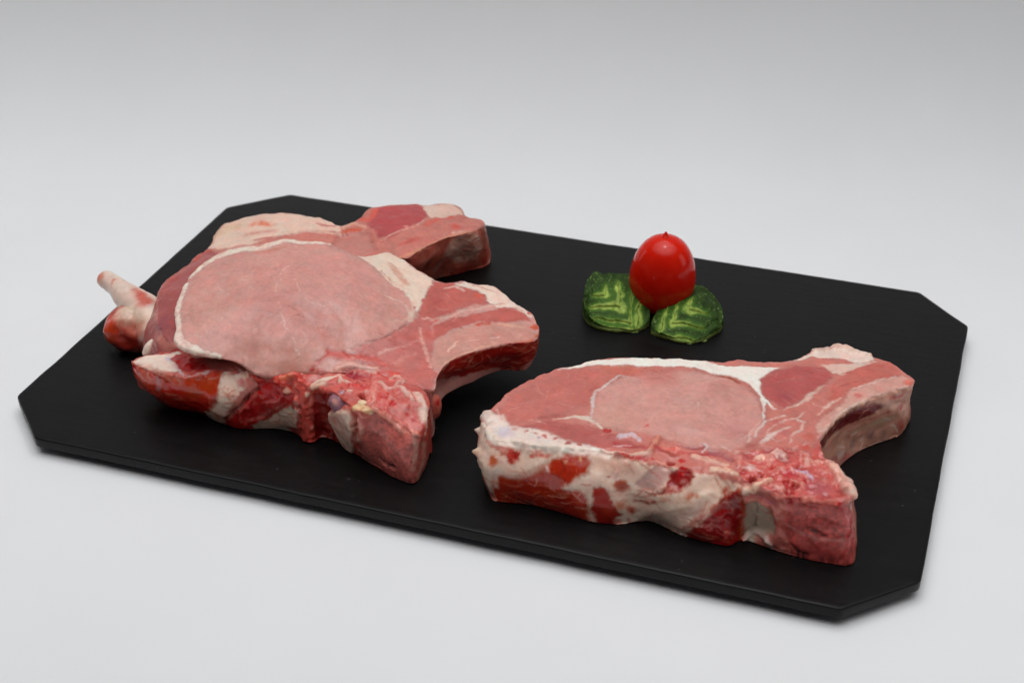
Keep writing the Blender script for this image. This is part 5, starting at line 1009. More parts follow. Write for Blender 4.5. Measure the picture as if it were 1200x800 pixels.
SPINE_PAINT = [
 ('S', [(-71, -91.2, 26.8, 146.32)], (196, 92, 84), {'soft': 1}),
 ('C', [(-144, -89.8), (-141.2, -86.4), (-136.4, -83.5), (-130.2, -75.4), (-126.1, -78.3), (-124.8, -88.6), (-115.8, -95.8), (-123.7, -96), (-133.1, -94.3)], (242, 220, 206), {'soft': 0.8, 'part': 'cartilage'}),
 ('S', [(-128.1, -85.9, 25, 1.91)], (220, 208, 218), {'soft': 1}),
 ('C', [(-126.9, -86.5), (-127.7, -80), (-119.2, -81.3), (-109.2, -88), (-104.6, -91.8), (-110.7, -94.4), (-118.2, -93.7)], (186, 54, 58), {'soft': 0.6, 'rough': 0.3}),
 ('S', [(-116.1, -90.6, 26.3, 1.88)], (205, 38, 42), {'soft': 0.8, 'rough': 0.35}),
 ('S', [(-124.2, -85.2, 25.4, 1.52)], (160, 60, 70), {'soft': 1}),
 ('C', [(-115, -79.1), (-107.7, -72.1), (-89.6, -85.7), (-90, -89.2), (-99, -90.1), (-104.5, -90.5)], (174, 112, 108), {'soft': 0.6}),
 ('S', [(-103.2, -91.4, 27.3, 0.52), (-105.1, -93.2, 27.1, 0.67), (-109.6, -96.5, 26.4, 0.6), (-114.1, -97.3, 25.9, 0.67), (-119, -93.8, 25.9, 0.6), (-126, -88.7, 25.4, 0.53)], (228, 196, 196), {'soft': 0.4, 'warp': 0.5, 'patchy': 0.6, 'h': 0.3}),
 ('S', [(-135.1, -82.4, 24.2, 1.54), (-132, -79.5, 24, 1.93), (-129.4, -75, 23.3, 1.93)], (165, 30, 28), {'soft': 0.8, 'warp': 0.5, 'patchy': 0.6}),
 ('S', [(-94.7, -87.1, 28.1, 0.56), (-90.9, -89.2, 27.6, 0.56)], (225, 180, 165), {'soft': 0.4, 'warp': 0.5, 'patchy': 0.6}),
 ('S', [(-106.9, -81.7, 25.6, 0.57)], (220, 160, 145), {}),
 ('W', [(323.5, 0), (330, 0), (349, 0), (360, 0.8), (372, 0), (373, 2.9), (368, 10.2), (363.5, 28), (358.5, 29.1), (345, 26.7), (318.5, 16.7), (322, 12.9)], (198, 56, 34), {'soft': 1.1, 'warp': 1.0, 'wet': 0.8, 'part': 'side_muscle'}),
 ('S', [(-109.4, -98.7, 21.2, 4.48)], (186, 72, 48), {'soft': 4}),
 ('S', [(-102.9, -96, 23.1, 3.35)], (190, 76, 50), {'soft': 3}),
 ('S', [(-136.2, -94.9, 20, 4.2)], (204, 110, 98), {'soft': 3.5}),
 ('S', [(-139.8, -93.1, 20, 1.53), (-131.1, -97.2, 17.1, 1.52), (-125.9, -95.1, 10.8, 1.15)], (176, 70, 60), {'soft': 2.5, 'warp': 0.5, 'patchy': 0.6, 'op': 0.7}),
 ('S', [(-122.5, -97, 13.1, 5.31)], (158, 50, 38), {'soft': 5, 'op': 0.7}),
 ('S', [(-127.4, -97.6, 20.8, 1.89)], (186, 110, 108), {'soft': 2}),
 ('S', [(-127, -97.6, 21.3, 0.57), (-126, -98.3, 18.9, 0.76), (-128.3, -97.8, 16.3, 0.57)], (205, 150, 155), {'soft': 1, 'warp': 0.5, 'patchy': 0.6}),
 ('S', [(-139.1, -91.4, 23, 0.96), (-130.7, -94.7, 24.1, 0.95), (-123.4, -96.5, 24.9, 0.75)], (222, 180, 164), {'soft': 1.2, 'warp': 0.5, 'patchy': 0.6}),
 ('S', [(-122.9, -97.5, 24.3, 1.51), (-116.1, -98.7, 23.8, 1.5)], (200, 120, 105), {'soft': 2, 'warp': 0.5, 'patchy': 0.6, 'op': 0.7}),
 ('S', [(-99.5, -92.4, 26, 1.12)], (205, 80, 52), {}),
 ('S', [(-130, -92.5, 7.4, 0.42)], (240, 205, 190), {}),
 ('S', [(-117.4, -98.3, 14.9, 0.42)], (240, 205, 190), {}),
 ('S', [(-124.7, -97.2, 24.1, 0.38)], (230, 190, 175), {}),
 ('S', [(-117.6, -97.9, 25.2, 0.37)], (230, 190, 175), {}),
 ('S', [(-116.5, -99.1, 22.2, 0.45)], (210, 130, 90), {}),
 ('W', [(48.5, 0), (60, 0), (64.5, 2.6), (58, 9.7), (48.5, 17.8), (45, 28.3), (38.5, 28.6), (35.5, 29.4), (44, 12.8)], (244, 214, 196), {'soft': 1, 'warp': 0.8, 'h': 0.4, 'part': 'cartilage'}),
 ('S', [(-102.3, -93.7, 5.5, 3.03)], (208, 140, 122), {'soft': 2.5}),
 ('S', [(-94.5, -94.8, 18.9, 0.6), (-92.1, -94.1, 18.6, 0.45)], (150, 110, 105), {'soft': 0.4, 'warp': 0.5, 'patchy': 0.6}),
 ('S', [(-90.1, -91.3, 23.8, 1.48)], (200, 120, 125), {'soft': 1.5}),
 ('W', [(59.5, 1.4), (67, 1.3), (65.5, 5.4), (56.5, 13.8), (48.5, 21.8), (45.5, 23.9), (52.5, 12.7), (60.5, 6.5)], (212, 130, 120), {'soft': 0.8}),
 ('W', [(67, 1.3), (74, 0), (82, 0.8), (83.5, 7), (76.5, 13.1), (60.5, 24.8), (52.5, 28.6), (44.5, 28.3), (53, 18.6), (65, 8.4)], (186, 26, 24), {'soft': 0.7, 'rough': 0.3, 'part': 'backbone'}),
 ('S', [(-82.3, -91.3, 11.4, 2.24), (-74.4, -92.3, 18.1, 2.95), (-69.1, -92, 21.2, 1.83)], (190, 80, 80), {'soft': 3, 'warp': 0.5, 'patchy': 0.6, 'op': 0.6, 'rough': 0.3}),
 ('S', [(-99.9, -93, 3.4, 0.76), (-89.5, -93.5, 14.8, 0.82), (-82, -92.4, 23.1, 0.74)], (95, 14, 12), {'soft': 0.6, 'warp': 0.5, 'patchy': 0.6, 'h': -1.6}),
 ('S', [(-89.4, -92.5, 4.4, 0.75), (-80.9, -90.5, 9, 0.75), (-69.3, -92, 18.2, 0.55)], (205, 120, 115), {'soft': 1, 'warp': 0.5, 'patchy': 0.6}),
 ('S', [(-96.6, -92.4, 0.6, 0.76), (-88.8, -92.2, 3.1, 0.75)], (165, 30, 22), {'soft': 0.4, 'warp': 0.5, 'patchy': 0.6}),
 ('S', [(-83.1, -90.8, 28.4, 1.47), (-74.8, -91.2, 28.6, 1.46), (-66.1, -88.3, 30.3, 1.46)], (212, 70, 60), {'soft': 0.8, 'warp': 0.5, 'patchy': 0.6, 'h': 0.8, 'rough': 0.4}),
 ('S', [(-71.5, -89.8, 29.3, 1.1), (-67.8, -88.9, 30.4, 1.1)], (222, 130, 105), {'soft': 0.4, 'warp': 0.5, 'patchy': 0.6, 'h': 0.6}),
 ('W', [(57, 27.4), (68.5, 20), (80, 11), (83, 14.4), (81, 22.8), (71, 27.8), (60.5, 28.8)], (244, 212, 192), {'soft': 0.7, 'part': 'cartilage'}),
 ('S', [(-71.4, -88, 1.5, 1.12), (-67.4, -88.6, 0.6, 1.12)], (170, 40, 38), {'soft': 0.4, 'warp': 0.5, 'patchy': 0.6}),
 ('S', [(-65.8, -88.1, 30.3, 2.19), (-62.7, -90.4, 26, 2.19), (-61.1, -91.7, 18.4, 2.56), (-60.3, -91.3, 9.6, 2.58), (-60.2, -92, 0.5, 2.23)], (200, 84, 76), {'soft': 1.1, 'warp': 1.6, 'patchy': 0.6, 'h': 1.3, 'rough': 0.16, 'hs': 1.6, 'part': 'torn_flap'}),
 ('S', [(-56.9, -89.9, 26.8, 0.73), (-58.3, -90.8, 18.5, 0.73)], (214, 110, 98), {'soft': 0.4, 'warp': 0.5, 'patchy': 0.6}),
 ('W', [(91.5, 3.8), (99.5, 2.6), (103, 20.4), (102.5, 29), (91.5, 27.7), (91, 16.2)], (150, 30, 28), {'soft': 0.7, 'rough': 0.42, 'h': -0.8}),
 ('S', [(-53.7, -89.1, 16.2, 1.1), (-52.8, -88, 6.9, 1.48)], (205, 120, 110), {'soft': 1.5, 'warp': 0.5, 'patchy': 0.6, 'op': 0.7, 'rough': 0.42}),
 ('S', [(-67.9, -91.3, 24.5, 1.46)], (228, 170, 155), {'h': 1.2, 'soft': 0.5}),
 ('S', [(-64, -91.8, 15.7, 1.1)], (236, 205, 195), {'h': 1.2, 'soft': 0.5}),
 ('S', [(-59.2, -90.5, 24.1, 1.09)], (230, 190, 170), {'h': 1, 'soft': 0.5}),
 ('S', [(-58, -90.5, 7.4, 0.92)], (225, 160, 145), {'h': 0.8}),
 ('S', [(-64.4, -91.8, 20, 1.46)], (218, 140, 130), {'h': 0.8}),
 ('S', [(-58.3, -85.7, 29.1, 2.55)], (214, 140, 136), {'h': 0.8, 'soft': 1.2}),
 ('S', [(-56.6, -89.6, 27.6, 1.45), (-51.8, -87.8, 28.7, 1.63), (-47.4, -85.2, 29.8, 1.81)], (232, 194, 174), {'soft': 0.6, 'warp': 0.5, 'patchy': 0.6, 'h': 1.2}),
 ('W', [(99, 6.2), (103, 0), (105, 0), (110.5, 0), (117, 0), (114, 0.4), (107.5, 7.3), (101.5, 10.6)], (168, 128, 140), {'soft': 0.5, 'warp': 0.3, 'h': -2.2, 'hs': 1.5, 'rough': 0.02}),
 ('S', [(-49.5, -90.6, 21.5, 1.45)], (210, 150, 145), {'soft': 1.2}),
 ('S', [(-33.5, -93.7, 30.6, 1.07)], (160, 30, 28), {'h': -1.5}),
 ('W', [(99.5, 13.2), (109.5, 5.7), (118, 0.9), (121.5, 7.4), (119, 24), (118.5, 30.7), (112, 29.5), (105.5, 23.7)], (240, 204, 188), {'soft': 0.6, 'h': 2.0, 'hs': 1.2, 'part': 'cartilage#2'}),
 ('S', [(-45.7, -92, 15.4, 1.82)], (222, 160, 148), {'soft': 2}),
 ('S', [(-35.6, -96.5, 5.7, 0.54), (-32.9, -101.2, 17.7, 0.57), (-31.8, -102.5, 26, 0.57)], (130, 34, 34), {'soft': 0.4, 'warp': 0.5, 'patchy': 0.6, 'h': -2.4, 'hs': 1}),
 ('S', [(-44.9, -92.7, 16.4, 1.45)], (222, 150, 138), {'soft': 1.5}),
 ('S', [(-43.2, -91.2, 2.3, 0.73), (-40.2, -92.8, 1.4, 0.73)], (206, 120, 106), {'soft': 1, 'warp': 0.5, 'patchy': 0.6}),
 ('S', [(-32, -100.8, 29.9, 1.76), (-27.8, -101.5, 30.4, 2.11), (-25.4, -101.9, 29.5, 1.41)], (228, 196, 156), {'soft': 0.6, 'warp': 0.5, 'patchy': 0.6, 'h': 0.3}),
 ('S', [(-30.5, -103, 24.9, 1.41), (-29.3, -102.9, 19.5, 1.77), (-35.4, -97.4, 9, 1.45)], (218, 160, 148), {'soft': 1, 'warp': 0.5, 'patchy': 0.6, 'h': 0.8, 'rough': 0.3}),
 ('W', [(130, 0), (134, 0), (142.5, 0), (151, 0), (155.5, 10.3), (155, 24.5), (147, 23.7), (139, 27.1), (129.5, 29.8), (122.5, 29), (125, 14.9), (128, 5.8)], (196, 110, 104), {'soft': 0.5, 'warp': 0.4, 'rough': 0.06, 'speck': 0.4, 'part': 'backbone'}),
 ('S', [(-22.6, -102.1, 6.3, 0.72), (-18, -103.9, 6.4, 1.07), (-14.1, -105.2, 6.5, 0.71)], (70, 32, 32), {'soft': 0.5, 'warp': 0.5, 'patchy': 0.6, 'h': -2}),
 ('S', [(-34.3, -97, 4.6, 0.91), (-25.2, -100.2, 1, 0.9), (-15.3, -104.2, 0.3, 1.07)], (206, 128, 122), {'soft': 0.8, 'warp': 0.5, 'patchy': 0.6, 'rough': 0.3}),
 ('S', [(-6.1, -102.9, 20.9, 1.05), (-5.1, -103.1, 14.4, 1.23), (-6, -105.2, 7.1, 1.06)], (212, 164, 152), {'soft': 0.8, 'warp': 0.5, 'patchy': 0.6}),
 ('S', [(-3.7, -98.1, 15.7, 1.41), (-4.2, -96.4, 8, 1.43), (-4.9, -102.6, 2.9, 1.42)], (216, 160, 142), {'soft': 1, 'warp': 0.5, 'patchy': 0.6}),
 ('S', [(-6.6, -105.4, 10.9, 0.53)], (120, 40, 30), {'h': -1}),
 ('S', [(-23.8, -100.3, 30.1, 0.7), (-18.4, -99.9, 28.5, 0.7), (-13.2, -100.6, 26.3, 0.7), (-6.1, -101.9, 22.8, 0.87)], (222, 140, 128), {'soft': 0.5, 'warp': 0.5, 'patchy': 0.6, 'h': 0.6, 'rough': 0.3}),
 ('C', [(-24.2, -94.7), (-17.5, -92.7), (-9.5, -94), (-4.1, -97.5), (-5.7, -101), (-12.6, -100.3), (-18.5, -99.5)], (200, 100, 98), {'soft': 0.8, 'rough': 0.35}),
 ('S', [(-8, -97.9, 25.3, 1.4)], (185, 50, 52), {'rough': 0.42}),
 ('C', [(-62.8, -78.7), (-56.9, -74.1), (-35.1, -73.9), (-22.4, -76.1), (-10.3, -79.9), (-5.7, -89.3), (-23.7, -100.5), (-46.3, -93.2)], (202, 104, 98), {'soft': 1.2, 'rough': 0.3, 'part': 'backbone'}),
 ('S', [(-47.3, -77.6, 29.5, 1.83), (-41.3, -79.4, 30.1, 2.18), (-36.6, -77.6, 30, 1.45)], (160, 48, 60), {'soft': 0.7, 'warp': 0.5, 'patchy': 0.6, 'h': -1.2, 'rough': 0.4}),
 ('S', [(-37.6, -81.6, 30.5, 1.45)], (140, 22, 36), {'h': -1}),
 ('S', [(-52.6, -74.9, 28.6, 1.1), (-47.4, -72.9, 28.6, 1.47), (-35.2, -73.7, 29.3, 1.46)], (224, 172, 162), {'soft': 0.6, 'warp': 0.5, 'patchy': 0.6, 'h': 0.8}),
 ('S', [(-46.2, -84.4, 30, 0.91), (-41.4, -86.3, 30.4, 0.9)], (226, 190, 180), {'soft': 0.4, 'warp': 0.5, 'patchy': 0.6, 'h': 1}),
 ('S', [(-39.9, -88, 30.5, 1.8), (-34.2, -86.8, 30.9, 2.15)], (205, 78, 76), {'soft': 0.5, 'warp': 0.5, 'patchy': 0.6, 'h': 0.4}),
 ('S', [(-31.3, -90.8, 31.1, 1.43)], (215, 150, 140), {'h': 1}),
 ('S', [(-31.9, -81.3, 30.6, 1.44), (-29, -89.7, 31.3, 1.43), (-28.6, -96, 31, 1.42)], (222, 140, 132), {'soft': 0.4, 'warp': 0.5, 'patchy': 0.6, 'h': 0.6}),
 ('S', [(-26.1, -74.8, 29.5, 2.18)], (214, 90, 84), {'soft': 1, 'rough': 0.3}),
 ('S', [(-29.2, -82, 30.8, 1.08), (-24.8, -86.9, 31.3, 1.25), (-22.2, -84.1, 30.9, 1.25), (-23.2, -77, 29.8, 1.08)], (232, 190, 180), {'soft': 0.4, 'warp': 0.5, 'patchy': 0.6, 'h': 1.2}),
 ('S', [(-19.4, -83.3, 30.6, 1.07), (-15, -86.6, 30.1, 1.42), (-12.7, -88.7, 29.4, 1.06)], (226, 180, 170), {'soft': 0.4, 'warp': 0.5, 'patchy': 0.6, 'h': 0.9}),
 ('S', [(-24.2, -94.7, 31.1, 2.83)], (198, 44, 46), {'rough': 0.42, 'soft': 1.2}),
 ('S', [(-19.8, -96.3, 30.1, 2.47)], (205, 80, 78), {'rough': 0.35}),
 ('S', [(-12.4, -83.8, 29.4, 1.43), (-8.2, -88.7, 27.9, 1.77), (-5.1, -93.8, 25.4, 1.59), (-3.7, -96.8, 20, 1.41)], (230, 192, 178), {'soft': 0.8, 'warp': 0.5, 'patchy': 0.6, 'h': 0.8}),
 ('S', [(-58.8, -81.1, 29.3, 1.83)], (214, 130, 122), {'h': 0.8}),
 ('S', [(-53.2, -82.2, 29.3, 2.19)], (205, 120, 112), {'h': 0.6}),
 ('C', [(-21.1, -96), (-15.8, -92.1), (-9.8, -93.3), (-5.3, -97.2), (-5.2, -101.4), (-10.7, -101.5), (-15.8, -99.7)], (206, 120, 114), {'soft': 0.7, 'rough': 0.2}),
 ('S', [(-8.2, -96.3, 25.9, 1.41)], (176, 36, 40), {'soft': 0.8}),
 ('S', [(-11.6, -95.4, 27.5, 1.06)], (190, 60, 60), {'soft': 0.8}),
 ('S', [(-24.3, -91.7, 31.4, 2.48)], (196, 34, 36), {'rough': 0.3, 'soft': 0.8}),
 ('S', [(-25.6, -95.2, 31.1, 1.77)], (188, 40, 40), {'rough': 0.3, 'soft': 0.8}),
 ('S', [(-24.6, -100.2, 30.3, 0.88), (-17.5, -101.3, 27.1, 0.77), (-10.3, -102.6, 23.5, 0.77), (-4.9, -102.1, 21.9, 0.87)], (232, 158, 144), {'soft': 0.5, 'warp': 0.5, 'patchy': 0.6, 'h': 0.6, 'rough': 0.2}),
 ('S', [(-38.9, -92.1, 30.2, 1.07)], (235, 205, 190), {'h': 0.8, 'soft': 0.4}),
 ('S', [(-46.4, -85.7, 29.9, 1.09)], (236, 206, 192), {'h': 0.8, 'soft': 0.4}),
 ('S', [(-45.1, -88.6, 29.8, 0.36), (-40.9, -92.9, 29.9, 0.43)], (110, 14, 16), {'soft': 0.4, 'warp': 0.5, 'patchy': 0.6, 'h': -1.2}),
 ('S', [(-40.5, -84, 30.5, 0.36), (-35.2, -87, 30.9, 0.43), (-33.4, -85.1, 30.9, 0.36)], (120, 14, 24), {'soft': 0.4, 'warp': 0.5, 'patchy': 0.6, 'h': -1.2}),
 ('S', [(-54.9, -86.2, 28.9, 0.73), (-51.3, -83.7, 29.4, 0.91), (-47.7, -81.1, 29.8, 0.73)], (238, 206, 190), {'soft': 0.4, 'warp': 0.5, 'patchy': 0.6, 'h': 0.8}),
 ('S', [(-57.5, -80.5, 29.2, 1.47)], (216, 150, 146), {'h': 0.8, 'soft': 0.6}),
 ('S', [(-61.4, -80.6, 29.3, 1.1)], (190, 60, 56), {}),
 ('S', [(-33.5, -93.7, 30.6, 0.71), (-30.1, -96.3, 30.9, 0.71)], (90, 10, 10), {'soft': 0.4, 'warp': 0.5, 'patchy': 0.6, 'h': -1.8}),
 ('S', [(-28.7, -92.3, 31.2, 0.89), (-26.1, -96.5, 31, 0.88), (-27.3, -99.2, 30.8, 0.7)], (226, 160, 150), {'soft': 0.5, 'warp': 0.5, 'patchy': 0.6, 'h': 0.8}),
 ('S', [(-23.4, -92, 31.3, 1.42)], (180, 24, 28), {'h': -0.8, 'soft': 0.6}),
 ('S', [(-19, -93.5, 30.6, 1.41)], (190, 40, 42), {'h': -0.5, 'soft': 0.6}),
 ('S', [(-27.3, -77.3, 30, 0.72), (-23.8, -75.3, 29.5, 0.91), (-21, -77.6, 29.8, 0.72)], (232, 180, 168), {'soft': 0.4, 'warp': 0.5, 'patchy': 0.6, 'h': 0.8}),
 ('S', [(-33.4, -74.2, 29.5, 0.73), (-28.5, -74.6, 29.5, 0.73), (-23.2, -76.2, 29.7, 0.72)], (214, 90, 84), {'soft': 0.6, 'warp': 0.5, 'patchy': 0.6}),
]

BACK_PAINT = [
 ('S', [(-92.9, 19.7, 28.6, 208.04)], (200, 128, 118), {'soft': 1}),
 ('C', [(-161.4, 7.4), (-164.2, 35.8), (-160.2, 41.4), (-152.4, 46.9), (-140.9, 52.7), (-126.5, 54.7), (-118.2, 53.9), (-106.7, 49.6), (-102.8, 44), (-115.9, 40), (-127.9, 26.5), (-140.1, 13.5)], (234, 200, 184), {'soft': 1.2, 'part': 'fat_cap', 'h': 0.6}),
 ('S', [(-148.4, 36.3, 28.6, 1.74), (-144.8, 37.5, 29.1, 2.61), (-138.3, 36.2, 29.8, 1.73)], (224, 120, 92), {'soft': 2.2, 'warp': 0.5, 'patchy': 0.6}),
 ('S', [(-163.4, 25.9, 25.4, 3.48), (-158, 34.2, 27, 3.5)], (228, 192, 166), {'soft': 3, 'warp': 0.5, 'patchy': 0.6}),
 ('S', [(-146.2, 25.3, 28.5, 1.72), (-134, 29.3, 30, 1.72)], (212, 150, 138), {'soft': 2, 'warp': 0.5, 'patchy': 0.6}),
 ('S', [(-129.1, 28.9, 30.1, 0.85), (-119.1, 37, 29.2, 0.86), (-109.1, 40.4, 28.3, 1.07), (-102.9, 42, 28.1, 1.07)], (226, 188, 172), {'soft': 0.4, 'warp': 0.5, 'patchy': 0.6, 'h': 0.4}),
 ('S', [(-118.1, 46.8, 28.5, 0.87), (-111.9, 46.5, 28.2, 1.3), (-108.8, 47.9, 28.1, 0.86)], (196, 130, 125), {'soft': 1, 'warp': 0.5, 'patchy': 0.6}),
 ('S', [(-138.4, 19.3, 29.5, 1.28), (-127.1, 24.8, 30.1, 1.28)], (196, 125, 118), {'soft': 1, 'warp': 0.5, 'patchy': 0.6}),
 ('C', [(-104.5, 40.4), (-95.9, 47.3), (-87.5, 43.8), (-78.8, 28.7), (-85.1, 22.4), (-100.6, 26.9)], (196, 134, 126), {'soft': 1.2, 'h': -1.5, 'part': 'loin_eye'}),
 ('S', [(-102.8, 44, 28.1, 1.29), (-100.2, 48.5, 28.3, 1.29), (-95.8, 49, 28.7, 1.07)], (205, 96, 70), {'soft': 1, 'warp': 0.5, 'patchy': 0.6, 'h': 0.2}),  # orange line paints in the shading along the edge of the loin hollow
 ('S', [(-105.2, 47.1, 28.1, 1.29), (-101.4, 54.4, 28.1, 1.3), (-93.7, 50.8, 29.2, 1.29)], (226, 176, 158), {'soft': 0.8, 'warp': 0.5, 'patchy': 0.6, 'h': 1}),
 ('C', [(-159.8, -39.3), (-162.1, -24.9), (-161.3, -0.7), (-162.1, 12.7), (-147.6, 1.1), (-113.8, -65.7), (-143.9, -73.9)], (164, 88, 86), {'soft': 1.5, 'part': 'cap_muscle'}),
 ('W', [(440.5, 0), (412.5, 0), (470, 0), (530.5, 6.8), (499, 15.8)], (160, 84, 84), {'soft': 1.5, 'part': 'cap_muscle'}),
 ('S', [(-161.5, -33.2, 26.5, 2.05), (-161.4, -20.5, 26.9, 2.49), (-159.2, -3.7, 26.6, 2.11)], (186, 92, 80), {'soft': 3, 'warp': 0.5, 'patchy': 0.6}),
 ('S', [(-161.3, -39.9, 23.2, 0.82), (-157, -40.3, 27.6, 1.22), (-154.8, -35.9, 28.8, 1.22)], (186, 108, 100), {'soft': 1.5, 'warp': 0.5, 'patchy': 0.6}),
 ('S', [(-145.1, -61.7, 25.7, 4.75)], (150, 78, 84), {'soft': 4}),
 ('S', [(-140.4, -61.2, 27.2, 0.79)], (190, 80, 75), {}),
 ('S', [(-161.3, -0.7, 25.9, 1.27), (-160.5, 7.2, 25.6, 1.28), (-157.3, 10.1, 26.1, 0.85)], (205, 90, 75), {'soft': 1.2, 'warp': 0.5, 'patchy': 0.6}),
 ('C', [(-94.3, 54.4), (-95.2, 67.5), (-83.1, 79.5), (-77.6, 81.8), (-69.9, 74.1), (-67.8, 65.3), (-71.9, 53.9), (-78.1, 43.3), (-83.4, 41.9)], (180, 84, 86), {'soft': 1, 'part': 'rib_muscle'}),
 ('S', [(-99.8, 60.4, 28.4, 1.74), (-95, 58, 29.3, 1.73), (-94.6, 65.9, 30.5, 1.74)], (216, 104, 94), {'soft': 1, 'warp': 0.5, 'patchy': 0.6}),
 ('S', [(-83.7, 40.4, 29.3, 1.69), (-88.6, 47.5, 29.7, 1.71)], (212, 130, 118), {'soft': 1, 'warp': 0.5, 'patchy': 0.6}),
 ('C', [(-75.3, 80.6), (-70.7, 88), (-62.8, 92), (-54.4, 84.4), (-61.6, 74.1), (-66.5, 69.1)], (228, 194, 180), {'soft': 0.8, 'part': 'fat_cap'}),
 ('S', [(-65.4, 62.6, 30.1, 1.29), (-61.8, 71.1, 28.5, 0.87), (-57.8, 78.7, 27, 1.31)], (212, 96, 86), {'soft': 1, 'warp': 0.5, 'patchy': 0.6}),
 ('S', [(-80.2, 35.3, 29, 0.42), (-77.4, 44.9, 30.4, 0.55), (-71.4, 52.5, 31.1, 0.6), (-66.8, 66.2, 30, 0.6)], (224, 160, 150), {'soft': 0.4, 'warp': 0.5, 'patchy': 0.6, 'h': 0.4}),
 ('S', [(-79.5, 37.8, 29.3, 0.42), (-73.3, 48.4, 30.9, 0.51)], (170, 70, 70), {'soft': 0.4, 'warp': 0.5, 'patchy': 0.6}),
 ('S', [(-72.3, 53.7, 31.3, 1.7)], (218, 140, 130), {'h': 0.6}),
 ('C', [(-68.1, 22.6), (-71.5, 34.9), (-67.9, 46.1), (-61.8, 59.3), (-55.2, 71.9), (-52, 81.6), (-41.2, 77.4), (-43.6, 67.6), (-50.5, 59.3), (-55.1, 49), (-58.5, 39.2), (-61.7, 28.2)], (204, 130, 120), {'soft': 0.8, 'part': 'rib_bone'}),
 ('S', [(-68.9, 37.5, 29.4, 1.26), (-63.7, 46.8, 29.4, 1.27)], (190, 95, 88), {'soft': 1.5, 'warp': 0.5, 'patchy': 0.6}),
 ('S', [(-64.6, 26.9, 28.9, 1.03), (-58.8, 40, 28.5, 1.05), (-55.4, 49.8, 28, 1.06), (-50.8, 60.1, 27, 1.07), (-43.9, 68.5, 26.5, 0.86)], (216, 150, 126), {'soft': 0.6, 'warp': 0.5, 'patchy': 0.6}),
 ('S', [(-51.9, 63.2, 27.2, 0.64), (-46.9, 68, 26.7, 0.64)], (226, 175, 160), {'soft': 0.4, 'warp': 0.5, 'patchy': 0.6}),
 ('S', [(-52.4, 70.4, 27, 2.59)], (205, 100, 90), {'soft': 2}),
 ('W', [(173.5, 5.7), (179, 0), (213, 0.3), (233.5, 0.3), (235, 25.3), (232.5, 26.7), (209.5, 29.8), (172, 32.1)], (206, 112, 98), {'soft': 0.8, 'part': 'rib_wall'}),
 ('W', [(203.5, 12.6), (211.5, 3.6), (220, 0.7), (228, 1.6), (229, 12.1), (224, 20.5), (210.5, 21.5)], (238, 192, 174), {'soft': 1.8}),
 ('S', [(-58.9, 56.2, 7.3, 1.29), (-54.5, 57, 14, 1.07), (-51.2, 58.5, 21, 0.85)], (190, 150, 140), {'soft': 1.5, 'warp': 0.5, 'patchy': 0.6}),
 ('S', [(-40.2, 80.4, 4.6, 2.63)], (214, 92, 76), {'soft': 1.5}),
 ('S', [(-40.1, 75.5, 21.7, 1.3), (-39.4, 78.5, 13, 1.31)], (190, 120, 105), {'soft': 1, 'warp': 0.5, 'patchy': 0.6}),
 ('S', [(-59.3, 46.1, 15.3, 2.55)], (140, 52, 46), {'soft': 3}),
 ('S', [(-61.9, 39.1, 15.6, 0.84), (-56.9, 46.2, 21.4, 0.84), (-53.2, 54.2, 22.8, 0.68)], (226, 150, 134), {'soft': 1.2, 'warp': 0.5, 'patchy': 0.6, 'op': 0.7}),
 ('S', [(-51.5, 61.4, 14.7, 0.86), (-46.2, 65.8, 18.2, 0.86), (-41.9, 70.3, 19.6, 0.86)], (214, 130, 116), {'soft': 1.2, 'warp': 0.5, 'patchy': 0.6, 'op': 0.6}),
 ('S', [(-53.8, 66.8, 2.7, 1.74), (-45.4, 75.4, 1.3, 1.75)], (160, 58, 48), {'soft': 2, 'warp': 0.5, 'patchy': 0.6}),
]

RIGHT_LUMPS = []
FRONT_LUMPS = [('tag', 'rod', [(-141.4, -82.4, 23.0, 2.0), (-140.8, -81.2, 26.0, 1.7), (-140.0, -79.1, 28.0, 0.9)], (230, 208, 194), []), ('bone_knob', 'ball', (-11.0, -68.9, 14.0, 3.6, 4.5, 6.0), (205, 120, 108), [('S', [(-7.5, -70.6, 18.0, 2.0)], (190, 60, 55), {'soft': 0.8})]), ('cartilage', 'ball', (-41.5, -92.9, 25.5, 7.0, 5.0, 5.2), (160, 116, 128), [('S', [(-44.3, -99.3, 28.0, 2.6), (-41.3, -101.8, 26.0, 2.0)], (220, 160, 152), {'soft': 1}), ('S', [(-41.0, -95.2, 30.0, 1.6)], (196, 160, 170), {'soft': 1.6})]), ('bone_knob', 'ball', (-30.8, -97.8, 27.0, 4.6, 3.4, 3.8), (240, 206, 176), [('S', [(-28.2, -100.6, 31.0, 2.2)], (232, 198, 140), {'soft': 1.5}), ('S', [(-32.2, -102.3, 27.0, 2.2)], (214, 130, 120), {'soft': 1})]), ('fat_flap', 'rod', [(-58.8, -89.3, 26.5, 1.0), (-53.7, -87.2, 28.0, 2.6), (-50.5, -84.0, 28.0, 2.4), (-47.9, -81.0, 28.0, 0.9)], (238, 204, 186), [('S', [(-54.6, -90.1, 30.0, 1.4), (-50.0, -86.4, 30.0, 1.0)], (222, 160, 146), {'soft': 1})])]
